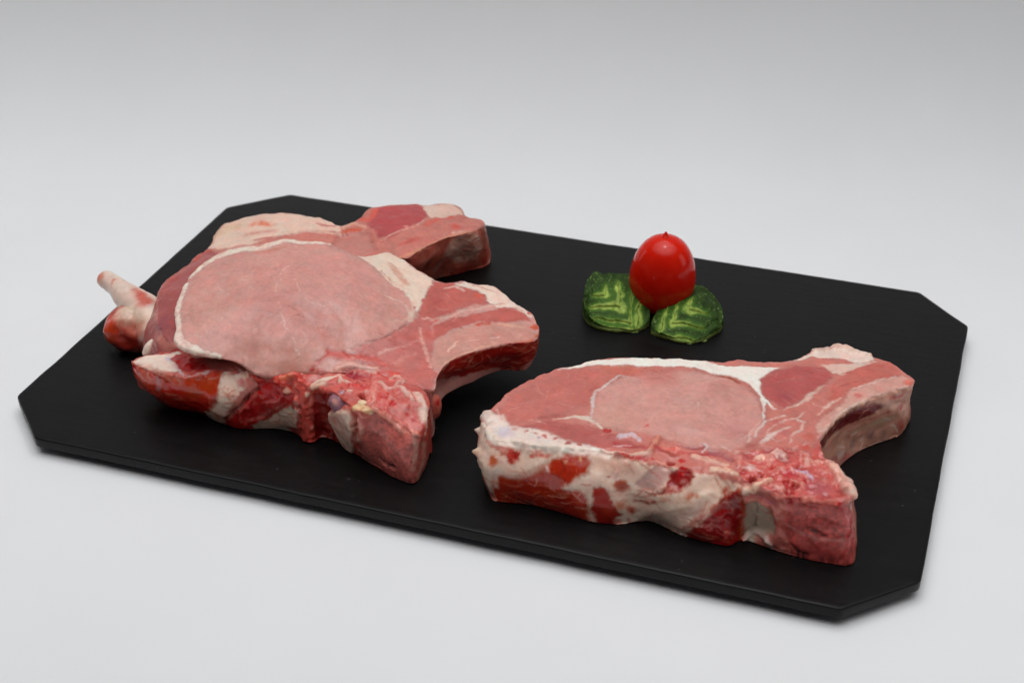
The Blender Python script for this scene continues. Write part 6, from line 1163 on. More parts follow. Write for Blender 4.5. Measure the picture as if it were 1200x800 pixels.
BACK_LUMPS = [('bone_knob', 'rod', [(-158.6, -46.4, 9.0, 11.0), (-168.8, -39.8, 15.0, 10.2), (-178.0, -35.8, 19.0, 6.9), (-188.5, -30.0, 21.0, 4.9), (-195.9, -26.3, 21.0, 4.7)], (230, 204, 190), [('S', [(-174.4, -50.3, 22.0, 5.0), (-168.3, -51.5, 22.0, 6.0), (-161.8, -50.7, 20.0, 5.0)], (230, 200, 182), {'soft': 2.5}), ('S', [(-197.9, -29.1, 24.0, 2.6)], (214, 134, 114), {'soft': 1.5}), ('S', [(-187.3, -37.2, 25.0, 0.8), (-187.9, -31.3, 26.0, 0.8)], (205, 120, 104), {'soft': 0.8}), ('S', [(-174.8, -35.4, 24.0, 1.5), (-165.2, -42.4, 24.0, 4.0)], (196, 98, 84), {'soft': 2}), ('S', [(-172.2, -51.4, 23.0, 0.8)], (205, 100, 85), {'soft': 0.6}), ('S', [(-178.4, -55.2, 12.0, 6.0)], (190, 70, 44), {'soft': 3}), ('S', [(-174.3, -50.0, 8.0, 7.0), (-164.3, -51.5, 8.0, 8.0)], (150, 44, 38), {'soft': 4}), ('S', [(-174.3, -51.4, 18.0, 2.0), (-163.6, -54.8, 16.0, 3.0)], (208, 130, 112), {'soft': 2.5, 'op': 0.7}), ('S', [(-171.1, -53.1, 2.0, 2.5), (-161.9, -54.9, 2.0, 3.0)], (200, 140, 126), {'soft': 2})]), ('spine_muscle', 'ball', (-171.7, -47.7, 10.0, 12.5, 10.5, 11.0), (176, 70, 58), [('S', [(-174.4, -50.3, 22.0, 5.0), (-168.3, -51.5, 22.0, 6.0), (-161.8, -50.7, 20.0, 5.0)], (230, 200, 182), {'soft': 2.5}), ('S', [(-197.9, -29.1, 24.0, 2.6)], (214, 134, 114), {'soft': 1.5}), ('S', [(-187.3, -37.2, 25.0, 0.8), (-187.9, -31.3, 26.0, 0.8)], (205, 120, 104), {'soft': 0.8}), ('S', [(-174.8, -35.4, 24.0, 1.5), (-165.2, -42.4, 24.0, 4.0)], (196, 98, 84), {'soft': 2}), ('S', [(-172.2, -51.4, 23.0, 0.8)], (205, 100, 85), {'soft': 0.6}), ('S', [(-178.4, -55.2, 12.0, 6.0)], (190, 70, 44), {'soft': 3}), ('S', [(-174.3, -50.0, 8.0, 7.0), (-164.3, -51.5, 8.0, 8.0)], (150, 44, 38), {'soft': 4}), ('S', [(-174.3, -51.4, 18.0, 2.0), (-163.6, -54.8, 16.0, 3.0)], (208, 130, 112), {'soft': 2.5, 'op': 0.7}), ('S', [(-171.1, -53.1, 2.0, 2.5), (-161.9, -54.9, 2.0, 3.0)], (200, 140, 126), {'soft': 2})])]
TOMATO = (54.5, 69.7, 39.0)
LEAF_A = [
 [(18.7,61.5,12.5), (18.4,61.5,8.5), (18.4,61.5,4.3), (18.7,61.5,0.3)],
 [(19.8,67.9,14.6), (19.5,68.1,9.9), (19.5,68.1,5), (19.8,67.9,0.3)],
 [(21.9,69.8,15), (21.8,70.1,10.1), (21.8,70.1,5.2), (21.9,69.8,0.3)],
 [(24.7,69.1,14.4), (24.7,69.4,9.8), (24.7,69.4,5), (24.7,69.1,0.3)],
 [(27.8,70.7,14.6), (27.7,71,9.9), (27.7,71,5), (27.8,70.7,0.3)],
 [(32.3,71.7,14.4), (32.2,72,9.8), (32.2,72,5), (32.3,71.7,0.3)],
 [(37.6,72.9,14.2), (37.7,73.2,9.6), (37.7,73.2,4.9), (37.6,72.9,0.3)],
 [(43.1,69.2,12.3), (43.2,69.5,8.4), (43.2,69.5,4.3), (43.1,69.2,0.3)],
 [(47.6,65.3,10.4), (47.9,65.5,7.1), (47.9,65.5,3.6), (47.6,65.3,0.3)],
 [(51.9,57.7,7.2), (52.2,57.8,4.9), (52.2,57.8,2.6), (51.9,57.7,0.3)],
 [(54,51.6,4.7), (54.3,51.6,3.3), (54.3,51.6,1.8), (54,51.6,0.3)],
 [(52.6,46,2.8), (52.9,45.8,2), (52.9,45.8,1.1), (52.6,46,0.3)],
 [(49.2,41.7,1.7), (49.3,41.5,1.2), (49.3,41.5,0.8), (49.2,41.7,0.3)],
 [(42.8,40.1,1.9), (42.9,39.8,1.4), (42.9,39.8,0.8), (42.8,40.1,0.3)],
 [(36.4,38.9,2.3), (36.4,38.6,1.6), (36.4,38.6,0.9), (36.4,38.9,0.3)],
 [(29.7,39.7,3.4), (29.6,39.4,2.4), (29.6,39.4,1.3), (29.7,39.7,0.3)],
 [(24.1,44,5.7), (23.8,43.8,3.9), (23.8,43.8,2.1), (24.1,44,0.3)],
 [(20,51.6,8.9), (19.7,51.5,6.1), (19.7,51.5,3.1), (20,51.6,0.3)],
]
LEAF_A_DOME = [(36.3, 53.1, 11.0), (28.9, 53.5, 11.1), (43.3, 55.7, 10.2)]
LEAF_A_CUTS = [[(27.2, 37.6, 8.8), (50.3, 39.9, 6.7), (46.8, 61.1, 14.9), (28.5, 64.7, 18.3), (20.3, 54.3, 15.6)], [(27.1, 40.7, 9.9), (46.2, 43.6, 8.6), (40.3, 64.3, 16.8), (27.7, 64.4, 18.3), (21.4, 53.5, 15.3)], [(25.9, 46.0, 12.0), (39.2, 49.0, 11.5), (34.2, 64.4, 17.5), (26.1, 63.9, 18.3), (21.9, 54.8, 15.6)], [(25.8, 51.8, 14.1), (32.1, 52.4, 13.6), (30.8, 58.4, 15.8), (25.4, 62.0, 17.7), (22.7, 57.8, 16.6)]]
LEAF_B = [
 [(55.8,46.4,4.6), (55.5,46.3,3.2), (55.5,46.3,1.7), (55.8,46.4,0.3)],
 [(55.9,53.8,6.2), (55.6,53.9,4.3), (55.6,53.9,2.3), (55.9,53.8,0.3)],
 [(57.9,62.6,8), (57.6,62.7,5.5), (57.6,62.7,2.8), (57.9,62.6,0.3)],
 [(60.9,70.7,9.5), (60.6,70.8,6.5), (60.6,70.8,3.3), (60.9,70.7,0.3)],
 [(64.8,77.3,10.6), (64.6,77.5,7.2), (64.6,77.5,3.7), (64.8,77.3,0.3)],
 [(69.3,80.1,10.9), (69.2,80.4,7.4), (69.2,80.4,3.8), (69.3,80.1,0.3)],
 [(74.3,79.2,10.3), (74.4,79.4,7), (74.4,79.4,3.6), (74.3,79.2,0.3)],
 [(80,74.7,9), (80.3,74.9,6.1), (80.3,74.9,3.2), (80,74.7,0.3)],
 [(84.9,68.7,7.3), (85.1,68.9,5), (85.1,68.9,2.6), (84.9,68.7,0.3)],
 [(87.4,63.3,6), (87.7,63.4,4.1), (87.7,63.4,2.2), (87.4,63.3,0.3)],
 [(88,57.4,4.6), (88.3,57.3,3.2), (88.3,57.3,1.7), (88,57.4,0.3)],
 [(85.4,50.5,3.3), (85.7,50.4,2.3), (85.7,50.4,1.3), (85.4,50.5,0.3)],
 [(82.3,44.6,2.2), (82.5,44.4,1.6), (82.5,44.4,0.9), (82.3,44.6,0.3)],
 [(77.1,40.5,1.6), (77.2,40.2,1.2), (77.2,40.2,0.7), (77.1,40.5,0.3)],
 [(71,39.6,1.9), (71,39.3,1.4), (71,39.3,0.8), (71,39.6,0.3)],
 [(63.7,40.6,2.7), (63.6,40.4,1.9), (63.6,40.4,1.1), (63.7,40.6,0.3)],
 [(58.2,42.4,3.5), (58,42.1,2.5), (58,42.1,1.4), (58.2,42.4,0.3)],
]
LEAF_B_DOME = [(71.0, 56.8, 9.4), (63.5, 52.0, 8.0), (79.3, 61.1, 8.9)]
LEAF_B_CUTS = [[(60.5, 61.5, 12.5), (62.1, 39.3, 7.4), (81.6, 41.2, 6.4), (87.4, 54.5, 8.9), (82.1, 66.3, 11.9), (70.8, 72.7, 14.1)], [(66.3, 63.5, 12.5), (66.2, 46.1, 8.7), (81.3, 48.8, 8.1), (85.5, 57.5, 9.8), (79.2, 67.9, 12.5), (71.8, 70.4, 13.6)], [(71.9, 63.4, 12.1), (71.9, 54.7, 10.2), (80.2, 57.0, 10.0), (81.4, 62.3, 11.1), (77.7, 67.3, 12.5), (74.1, 68.0, 12.9)]]

# ---------------------------------------------------------------- materials
def new_mat(name):
    m = bpy.data.materials.new(name)
    m.use_nodes = True
    nt = m.node_tree
    b = nt.nodes['Principled BSDF']
    return m, nt, b

def node(nt, kind, **kw):
    n = nt.nodes.new(kind)
    for k, v in kw.items():
        if k in n.inputs: n.inputs[k].default_value = v
        else: setattr(n, k, v)
    return n

def math_node(nt, op, a, b=None, clamp=False):
    n = nt.nodes.new('ShaderNodeMath'); n.operation = op; n.use_clamp = clamp
    for k, x in enumerate((a, b)):
        if x is None: continue
        if isinstance(x, (int, float)): n.inputs[k].default_value = x
        else: nt.links.new(x, n.inputs[k])
    return n.outputs[0]

def noise(nt, vec, scale, detail=3, rough=0.5):
    n = nt.nodes.new('ShaderNodeTexNoise')
    n.inputs['Scale'].default_value = scale; n.inputs['Detail'].default_value = detail; n.inputs['Roughness'].default_value = rough
    nt.links.new(vec, n.inputs['Vector'])
    return n.outputs[0]

def ramp(nt, val, stops):
    n = nt.nodes.new('ShaderNodeValToRGB')
    e = n.color_ramp.elements
    while len(e) < len(stops): e.new(0.5)
    for el, (p, c) in zip(e, stops):
        el.position = p; el.color = (c[0], c[1], c[2], 1) if not isinstance(c, (int, float)) else (c, c, c, 1)
    nt.links.new(val, n.inputs[0])
    return n.outputs[0]

def mix(nt, kind, fac, a, b):
    n = nt.nodes.new('ShaderNodeMix'); n.data_type = 'RGBA'; n.blend_type = kind
    for i, x in ((0, fac), (6, a), (7, b)):
        if isinstance(x, (int, float)): n.inputs[i].default_value = x
        elif isinstance(x, tuple): n.inputs[i].default_value = x
        else: nt.links.new(x, n.inputs[i])
    return n.outputs[2]

def meat_material(name, grain=0.10, sss=0.5, bump=0.25):
    m, nt, b = new_mat(name)
    tc = nt.nodes.new('ShaderNodeTexCoord').outputs['Object']
    at = nt.nodes.new('ShaderNodeAttribute'); at.attribute_name = 'Col'
    wet = nt.nodes.new('ShaderNodeAttribute'); wet.attribute_name = 'Wet'
    n1 = noise(nt, tc, 900, 4, 0.6)
    n2 = noise(nt, tc, 190, 4, 0.6)
    g = math_node(nt, 'ADD', math_node(nt, 'MULTIPLY', n1, 0.5), math_node(nt, 'MULTIPLY', n2, 0.5))
    lo, hi = 1 - grain * 1.6, 1 + grain * 1.6
    k = ramp(nt, g, [(0.28, lo * 0.95), (0.5, 0.97), (0.72, min(1.0, hi))])
    c = mix(nt, 'MULTIPLY', 1.0, at.outputs['Color'], k)
    nt.links.new(c, b.inputs['Base Color'])
    r = math_node(nt, 'SUBTRACT', 0.66, math_node(nt, 'MULTIPLY', wet.outputs['Fac'], 0.5))
    r = math_node(nt, 'ADD', r, math_node(nt, 'MULTIPLY', math_node(nt, 'SUBTRACT', n2, 0.5), 0.5), True)
    nt.links.new(r, b.inputs['Roughness'])
    b.inputs['Specular IOR Level'].default_value = 0.45
    b.subsurface_method = 'BURLEY'
    b.inputs['Subsurface Weight'].default_value = sss
    b.inputs['Subsurface Radius'].default_value = (1.0, 0.35, 0.22)
    b.inputs['Subsurface Scale'].default_value = 0.0030
    nt.links.new(math_node(nt, 'MULTIPLY', math_node(nt, 'POWER', wet.outputs['Fac'], 2.0), 0.7), b.inputs['Coat Weight']); b.inputs['Coat Roughness'].default_value = 0.14
    bp = nt.nodes.new('ShaderNodeBump'); bp.inputs['Strength'].default_value = bump; bp.inputs['Distance'].default_value = 0.0006
    hgt = math_node(nt, 'ADD', n2, math_node(nt, 'MULTIPLY', n1, 0.35))
    nt.links.new(hgt, bp.inputs['Height'])
    nt.links.new(bp.outputs[0], b.inputs['Normal'])
    nt.links.new(bp.outputs[0], b.inputs['Coat Normal'])
    return m

MEAT = meat_material('raw_meat')
LEAF_MAT = meat_material('cucumber', grain=0.12, sss=0.12, bump=0.15)
LEAF_MAT.node_tree.nodes['Principled BSDF'].inputs['Specular IOR Level'].default_value = 0.12
LEAF_MAT.node_tree.links.remove(LEAF_MAT.node_tree.nodes['Principled BSDF'].inputs['Coat Weight'].links[0])

def slate_material():
    m, nt, b = new_mat('slate')
    tc = nt.nodes.new('ShaderNodeTexCoord').outputs['Object']
    mp = nt.nodes.new('ShaderNodeMapping'); mp.inputs['Scale'].default_value = (1, 4.5, 1)
    nt.links.new(tc, mp.inputs[0])
    n1 = noise(nt, mp.outputs[0], 60, 6, 0.65)
    n2 = noise(nt, tc, 9, 4, 0.6)
    n3 = noise(nt, mp.outputs[0], 420, 3, 0.6)
    g = math_node(nt, 'ADD', math_node(nt, 'MULTIPLY', n1, 0.6), math_node(nt, 'MULTIPLY', n2, 0.4))
    c = ramp(nt, g, [(0.3, (0.0030, 0.0030, 0.0032)), (0.7, (0.0065, 0.0063, 0.0065))])
    v = nt.nodes.new('ShaderNodeTexVoronoi'); v.inputs['Scale'].default_value = 240; nt.links.new(tc, v.inputs['Vector'])
    rare = math_node(nt, 'MULTIPLY', math_node(nt, 'LESS_THAN', v.outputs['Distance'], 0.11), math_node(nt, 'GREATER_THAN', noise(nt, tc, 130, 2, 0.5), 0.62))
    c = mix(nt, 'MIX', math_node(nt, 'MULTIPLY', rare, 0.22), c, (0.16, 0.155, 0.15, 1))
    nt.links.new(c, b.inputs['Base Color'])
    r = math_node(nt, 'ADD', 0.26, math_node(nt, 'MULTIPLY', n1, 0.2))
    nt.links.new(r, b.inputs['Roughness'])
    b.inputs['Specular IOR Level'].default_value = 0.17
    bp = nt.nodes.new('ShaderNodeBump'); bp.inputs['Strength'].default_value = 0.18; bp.inputs['Distance'].default_value = 0.0006
    nt.links.new(math_node(nt, 'ADD', n1, math_node(nt, 'MULTIPLY', n3, 0.3)), bp.inputs['Height'])
    nt.links.new(bp.outputs[0], b.inputs['Normal'])
    return m

def plain(name, col, rough=0.5, spec=0.5, var=0.0, scale=40):
    m, nt, b = new_mat(name)
    tc = nt.nodes.new('ShaderNodeTexCoord').outputs['Object']
    n = noise(nt, tc, scale, 4, 0.6)
    lo = tuple(x * (1 - var) for x in col); hi = tuple(min(1, x * (1 + var)) for x in col)
    nt.links.new(ramp(nt, n, [(0.3, lo), (0.7, hi)]), b.inputs['Base Color'])
    b.inputs['Roughness'].default_value = rough
    b.inputs['Specular IOR Level'].default_value = spec
    return m, nt, b

# ---------------------------------------------------------------- object helpers
def empty(name, loc, label, cat, group=None):
    o = bpy.data.objects.new(name, None)
    o.empty_display_size = 0.02
    COL.objects.link(o)
    o.location = loc
    o['label'] = label; o['category'] = cat
    if group: o['group'] = group
    return o

def link_mesh(name, me, parent=None, mat=None):
    o = bpy.data.objects.new(name, me)
    COL.objects.link(o)
    if parent: o.parent = parent
    if mat: me.materials.append(mat)
    return o

def emit(S, parent, origin, mat, names=None, label=None):
    """turn a painted solid (mm, board frame) into one mesh per part under parent"""
    nr = normals(S)
    v = (S.v - np.array(origin)) / 1000.0
    made = {}
    F = [S.tris, S.quads]
    fp = [np.max(S.part[f], axis=1) if len(f) else np.zeros(0, int) for f in F]
    for pid, pname in enumerate(S.names):
        f3, f4 = F[0][fp[0] == pid], F[1][fp[1] == pid]
        if len(f3) + len(f4) < 12: continue
        used = np.unique(np.concatenate([f3.ravel(), f4.ravel()]))
        inv = np.full(len(v), -1); inv[used] = np.arange(len(used))
        pname = pname.split('#')[0]
        me = bpy.data.meshes.new(pname)
        me.vertices.add(len(used)); me.vertices.foreach_set('co', v[used].astype(np.float32).ravel())
        loops = np.concatenate([inv[f3].ravel(), inv[f4].ravel()]).astype(np.int32)
        cnt = np.concatenate([np.full(len(f3), 3), np.full(len(f4), 4)])
        start = np.concatenate([[0], np.cumsum(cnt)[:-1]]).astype(np.int32)
        me.loops.add(len(loops)); me.loops.foreach_set('vertex_index', loops)
        me.polygons.add(len(cnt)); me.polygons.foreach_set('loop_start', start)
        me.update(calc_edges=True)
        me.polygons.foreach_set('use_smooth', np.ones(len(cnt), bool))
        a = me.color_attributes.new('Col', 'FLOAT_COLOR', 'POINT')
        a.data.foreach_set('color', np.column_stack([S.col[used], np.ones(len(used))]).astype(np.float32).ravel())
        w = me.attributes.new('Wet', 'FLOAT', 'POINT')
        w.data.foreach_set('value', S.wet[used].astype(np.float32))
        me.normals_split_custom_set_from_vertices(nr[used].tolist())
        made[pname] = link_mesh(pname, me, parent, mat)
    return made

# ---------------------------------------------------------------- the white paper sweep
def backdrop():
    bm = bmesh.new()
    prof = [(-2.2, 0.0), (0.205, 0.0)]
    R_ = 0.17
    for k in range(1, 17):
        a = k / 16 * radians(82)
        prof.append((0.205 + R_ * sin(a), R_ * (1 - cos(a))))
    y, z = prof[-1]
    prof.append((y + 0.12, z + 0.9))
    rows = [[bm.verts.new((x, y, z)) for y, z in prof] for x in (-1.9, -0.6, 0.6, 1.9)]
    for a, b in zip(rows[:-1], rows[1:]):
        for k in range(len(prof) - 1):
            f = bm.faces.new((a[k], b[k], b[k + 1], a[k + 1])); f.smooth = True
    me = bpy.data.meshes.new('paper_backdrop'); bm.to_mesh(me); bm.free()
    m, nt, b = plain('white_paper', (0.80, 0.80, 0.805), 0.75, 0.25, 0.012, 14)
    o = link_mesh('paper_backdrop', me, None, m)
    o.rotation_euler = (0, 0, radians(16))
    o['kind'] = 'structure'
    return o
backdrop()

# ---------------------------------------------------------------- the slate board
SLATE = slate_material()
board = empty('slate_board', (0, 0, 0), 'black slate serving board with cut corners under the meat', 'serving board')
def slab():
    W_, H_, c = 200.0, 126.97, 26.2
    o8 = np.array([(-W_, -H_ + c), (-W_ + c, -H_), (W_ - c, -H_), (W_, -H_ + c), (W_, H_ - c), (W_ - c, H_), (-W_ + c, H_), (-W_, H_ - c)])
    bm = bmesh.new()
    pts = []
    for k in range(8):                      # corners slightly broken
        p, q, r = o8[k - 1], o8[k], o8[(k + 1) % 8]
        a = q + (p - q) / np.linalg.norm(p - q) * 1.6
        b = q + (r - q) / np.linalg.norm(r - q) * 1.6
        for t in (0, 0.5, 1):
            pts.append(a * (1 - t) ** 2 + q * 2 * t * (1 - t) + b * t * t)
    poly = []
    rng = np.random.default_rng(3)
    for k in range(len(pts)):               # edge points so that the split edge can waver a little
        a, b = pts[k], pts[(k + 1) % len(pts)]
        n = max(1, int(np.linalg.norm(b - a) / 4))
        for i in range(n): poly.append(a + (b - a) * i / n)
    poly = np.array(poly)
    nrm = np.roll(poly, -1, 0) - np.roll(poly, 1, 0)
    nrm = np.stack([nrm[:, 1], -nrm[:, 0]], 1) / np.linalg.norm(nrm, axis=1)[:, None]
    P3d = np.column_stack([poly, np.zeros(len(poly))])
    w1 = 0.25 * vnoise(P3d, 16, 4) + 0.12 * vnoise(P3d, 5, 5)
    rings = []
    for inset, z in ((2.2, 9.0), (0.9, 8.98), (0.3, 8.82), (0.02, 8.45), (0.0, 8.1), (0.1, 4.6), (0.2, 4.3), (0.5, 4.0), (1.0, 3.9), (3.0, 3.88)):
        q = poly - nrm * (inset + w1 * (0.4 if inset > 2 else 1))[:, None]
        rings.append([bm.verts.new((x / 1000, y / 1000, z / 1000)) for x, y in q])
    n = len(poly)
    for a, b in zip(rings[:-1], rings[1:]):
        for i in range(n):
            f = bm.faces.new((a[i], b[i], b[(i + 1) % n], a[(i + 1) % n])); f.smooth = True
    bm.faces.new(rings[0]); bm.faces.new(list(reversed(rings[-1])))
    me = bpy.data.meshes.new('slab'); bm.to_mesh(me); bm.free()
    link_mesh('slab', me, board, SLATE)
    rub, _, _ = plain('rubber', (0.02, 0.02, 0.02), 0.8, 0.3)
    for sx in (-1, 1):
        for sy in (-1, 1):
            bm = bmesh.new()
            bmesh.ops.create_cone(bm, cap_ends=True, segments=24, radius1=0.006, radius2=0.007, depth=0.0039)
            bmesh.ops.translate(bm, verts=bm.verts, vec=(sx * 0.165, sy * 0.095, 0.00195))
            me = bpy.data.meshes.new('foot'); bm.to_mesh(me); bm.free()
            link_mesh('foot', me, board, rub)
slab()

# ---------------------------------------------------------------- the pork chops
GROUP = 'raw pork chops on the slate board'
def chop(label, origin):
    return empty('pork_chop', (origin[0] / 1000, origin[1] / 1000, BOARD_TOP + origin[2] / 1000), label, 'pork chop', GROUP)


def chop_body(parent, origin, outline, dome, ops, base, seed, low, names=None, rim=0.0, round_=6, wl=1.6, tint=1.0):
    S = loft(outline, 0.5, dome, round_)
    if names: S.names = list(names)
    S.col[:] = srgb(base)
    paint(S, ops, seed=seed)
    carry_down(S)
    cap_ = S.iscap & (S.dcap > 0.3)
    g = S.col[:, 1]
    soft_ = S.part != (S.names.index('backbone') if 'backbone' in S.names else -1)
    red = ~S.iscap & (g < 0.2) & soft_; pale = ~S.iscap & (g > 0.35)
    strands(S, cap_, False, 80, seed + 1, [(232, 196, 186), (224, 178, 168)], 0.5, 0.9, (2, 7), (0.0, 0.12), (0.08, 0.3))
    strands(S, cap_ & (g < 0.3) & soft_, False, 80, seed + 2, [(150, 62, 58), (170, 80, 74)], 0.35, 0.5, (3, 9), (0.05, 0.25), (0.12, 0.35))
    strands(S, red, True, 130, seed + 3, [(232, 176, 160), (214, 120, 104), (120, 20, 16)], 0.15, 0.4, (2, 9), (0.05, 0.26), (0.2, 0.6), 0.15)
    strands(S, pale, True, 120, seed + 4, [(252, 236, 226), (206, 120, 104), (214, 140, 124), (190, 84, 70)], 0.2, 0.35, (3, 13), (0.05, 0.34), (0.2, 0.6), 0.2)
    relief(S, seed, low, rim, tint, wl)
    mottle(S, seed)
    emit(S, parent, origin, MEAT)
    return S

def lumps(parent, origin, rows, seed):
    for k, (pname, kind, geo, col, spots) in enumerate(rows):
        if kind == 'block':
            s = loft(geo, 0.35, (), 5)
        elif kind == 'rod':
            s = tube_solid([g[:3] for g in geo], [g[3] for g in geo], amp=0.045, scale=6, seed=seed + k, step=0.4)
        else:
            s = ellipsoid(geo[:3], geo[3:6], None, 64, 40, seed + k, 0.13, 7.0)
        s.names = [pname]
        s.col[:] = srgb(col)
        paint(s, spots, seed=seed + k)
        if kind == 'block': relief(s, seed + k, 0.4, 0.5, 0.0)
        mottle(s, seed + k)
        emit(s, parent, origin, MEAT)

right_o = (90.0, -40.0, 0.0)
right = chop('raw pork chop lying alone at the right of the board, curved rib end pointing right', right_o)
chop_body(right, right_o, RIGHT, RIGHT_DOME, RIGHT_PAINT, (205, 150, 138), 11, 0.7, ['muscle'], 1.1, 9, 1.6, 0.8)
lumps(right, right_o, RIGHT_LUMPS, 300)

front_o = (-60.0, -40.0, 0.0)
front = chop('raw pork chop with a large pale oval loin, leaning on the chop behind it', front_o)
chop_body(front, front_o, FRONT, FRONT_DOME, FRONT_PAINT, (205, 150, 138), 23, 0.55, ['muscle'], 0.3)
chop_body(front, front_o, SPINE, SPINE_DOME, SPINE_PAINT, (196, 92, 84), 31, 0.8, ['spine_muscle'], 1.1, 5, 1.0, 0.55)
lumps(front, front_o, FRONT_LUMPS, 400)

back_o = (-110.0, 40.0, 0.0)
back = chop('raw pork chop mostly hidden under another chop, its white knobbed end over the board edge', back_o)
chop_body(back, back_o, BACK, BACK_DOME, BACK_PAINT, (190, 120, 110), 47, 0.8, ['muscle'], 0.5, 9)
lumps(back, back_o, BACK_LUMPS, 500)

# ---------------------------------------------------------------- the garnish
def tomato():
    o = empty('tomato', (TOMATO[0] / 1000, TOMATO[1] / 1000, BOARD_TOP), 'glossy red plum tomato standing on end behind two cucumber leaves', 'tomato')
    m, nt, b = new_mat('tomato_skin')
    tc = nt.nodes.new('ShaderNodeTexCoord').outputs['Object']
    n = noise(nt, tc, 60, 4, 0.6)
    nt.links.new(ramp(nt, n, [(0.3, tuple(srgb((208, 20, 8)))), (0.7, tuple(srgb((224, 38, 14))))]), b.inputs['Base Color'])
    b.inputs['Roughness'].default_value = 0.12
    b.inputs['Specular IOR Level'].default_value = 0.26
    b.subsurface_method = 'BURLEY'
    b.inputs['Subsurface Weight'].default_value = 0.2
    b.inputs['Subsurface Radius'].default_value = (1, 0.15, 0.08); b.inputs['Subsurface Scale'].default_value = 0.002
    bp = nt.nodes.new('ShaderNodeBump'); bp.inputs['Strength'].default_value = 0.06; bp.inputs['Distance'].default_value = 0.0006
    nt.links.new(noise(nt, tc, 130, 3, 0.5), bp.inputs['Height']); nt.links.new(bp.outputs[0], b.inputs['Normal'])
    prof = [(0, 0.3), (6, 0.0), (9.5, 0.6), (12.4, 3.2), (14.6, 8), (15.9, 14), (16.1, 19), (15.2, 25), (13.3, 30.5), (10.6, 34.7), (7.2, 37.5), (3.9, 39.0), (1.9, 39.5)]
    P = catmull(np.array([(r, z) for r, z in prof], float), 60, False)
    bm = bmesh.new(); nu = 72
    rings = []
    for r, z in P:
        rings.append([bm.verts.new(((r * (1 + 0.018 * cos(3 * a + 1) + 0.008 * cos(5 * a))) * cos(a) / 1000 + 0.00002 * z, (r * (1 + 0.02 * cos(2 * a))) * sin(a) / 1000, z / 1000)) for a in (2 * pi * k / nu for k in range(nu))])
    for a, b_ in zip(rings[:-1], rings[1:]):
        for k in range(nu):
            bm.faces.new((a[k], a[(k + 1) % nu], b_[(k + 1) % nu], b_[k])).smooth = True
    bm.faces.new(rings[-1]); bm.faces.new(list(reversed(rings[0])))
    me = bpy.data.meshes.new('skin'); bm.to_mesh(me); bm.free()
    link_mesh('skin', me, o, m)
    s = tube_solid([(0.8, 0, 38.5), (0.8, 0, 40.0), (0.9, 0.1, 41.6)], [3.0, 1.6, 0.6], nu=20, step=0.2, amp=0.06, scale=1.0)
    s.names = ['tip']; s.col[:] = srgb((190, 20, 14))
    emit(s, o, (0, 0, 0), m)
tomato()

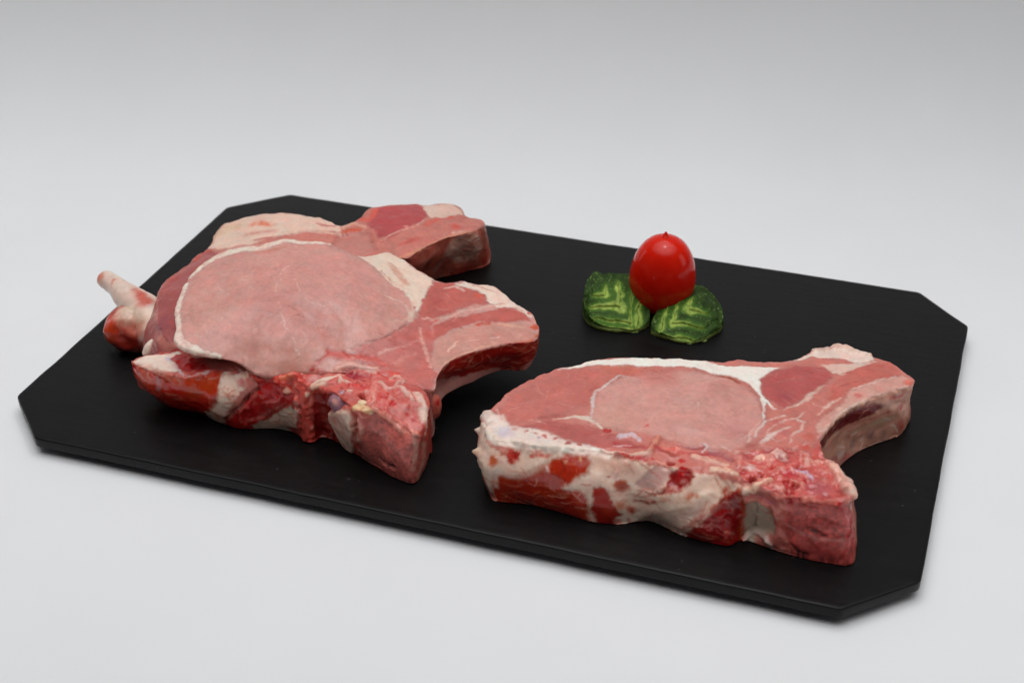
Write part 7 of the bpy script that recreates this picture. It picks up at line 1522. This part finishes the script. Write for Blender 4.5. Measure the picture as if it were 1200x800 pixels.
def cucumber(label, outline, dome, chev, seed, wid):
    c = np.array(outline)[:, 0].mean(0)
    org = (c[0], c[1], 0)
    o = empty('cucumber_leaf', (c[0] / 1000, c[1] / 1000, BOARD_TOP), label, 'cucumber garnish', 'carved cucumber leaves beside the tomato')
    S = loft(outline, 0.3, dome, rim=7)
    S.names = ['rind']
    N = len(S.v)
    skin = srgb((46, 68, 24))
    st = vnoise(S.v * np.array([1, 0.35, 0.35]), 2.2, seed)
    S.col[:] = skin * (1 + 0.35 * st)[:, None]
    spk = vnoise(S.v, 0.8, seed + 3)
    S.col[spk > 0.62] = srgb((96, 122, 62))
    wallv = ~S.iscap
    hz = S.v[:, 2]
    low = (hz < 2.2) & wallv
    S.col[low] = S.col[low] * 0.4 + srgb((150, 170, 90)) * 0.6
    S.wet[:] = 0.15
    for k, pts in enumerate(chev):                     # nested wedges, each pushed a little proud of the one outside it
        q = np.array(pts, float)
        inner = np.array(list(map(tuple, q[:, :2])))
        S.names.append('wedge#%d' % k)
        ix = np.nonzero(S.iscap)[0]
        P2 = S.v[ix, :2] + np.stack([0.8 * vnoise(S.v[ix], 5, seed + 8) + 0.3 * vnoise(S.v[ix], 1.5, seed + 18), 0.8 * vnoise(S.v[ix], 5, seed + 9) + 0.3 * vnoise(S.v[ix], 1.5, seed + 19)], 1)
        d = poly_sdf(P2, inner)
        S.h[ix] += 0.7 * sstep(0.5, -0.5, d)
        # the cut edge shows pale flesh on the two cut arms only
        arm = np.minimum(seg_sdf(P2, inner[0], inner[1])[0], seg_sdf(P2, inner[1], inner[2])[0])
        L1, L2 = np.linalg.norm(inner[1] - inner[0]), np.linalg.norm(inner[2] - inner[1])
        d1, t1 = seg_sdf(P2, inner[0], inner[1]); d2, t2 = seg_sdf(P2, inner[1], inner[2])
        tt = np.where(d1 < d2, 1 - t1, t2)              # 0 at the point of the wedge, 1 at the far ends of its arms
        wob = wid[k] * (1.1 - 1.0 * tt) * (1 + 0.45 * vnoise(S.v[ix], 2.5, seed + 20 + k))
        green_blend = sstep(2.6, 0.0, arm - wob)[:, None] * 0.5  # softer mid-green band in the flesh colour beside each pale cut
        S.col[ix] = S.col[ix] * (1 - green_blend) + srgb((88, 132, 40)) * green_blend
        m = (sstep(0.7, -0.5, arm - wob) * np.clip(0.75 + 0.5 * vnoise(S.v[ix], 3.2, seed + 33) + 0.4 * vnoise(S.v[ix], 1.2, seed + 34), 0.1, 1))[:, None]
        S.col[ix] = S.col[ix] * (1 - m) + srgb((172, 196, 92)) * (0.85 + 0.25 * vnoise(S.v[ix], 1.5, seed + 30)[:, None]) * m
        S.h[ix] += -0.5 * sstep(0.7, 0, np.abs(arm)) * (d > 0)
        S.part[ix[d < 0]] = len(S.names) - 1
    S.col = np.clip(S.col, 0, 1)
    S.rough[:] = 0.05
    relief(S, seed, 0.5, 0.5, 0.0)
    emit(S, o, org, LEAF_MAT)
cucumber('dark green carved cucumber leaf leaning on the left of the tomato', LEAF_A, LEAF_A_DOME, LEAF_A_CUTS, 71, (1.9, 0.8, 2.2, 1.4))
cucumber('dark green carved cucumber leaf lying in front of the tomato on its right', LEAF_B, LEAF_B_DOME, LEAF_B_CUTS, 83, (1.3, 1.2, 1.8))
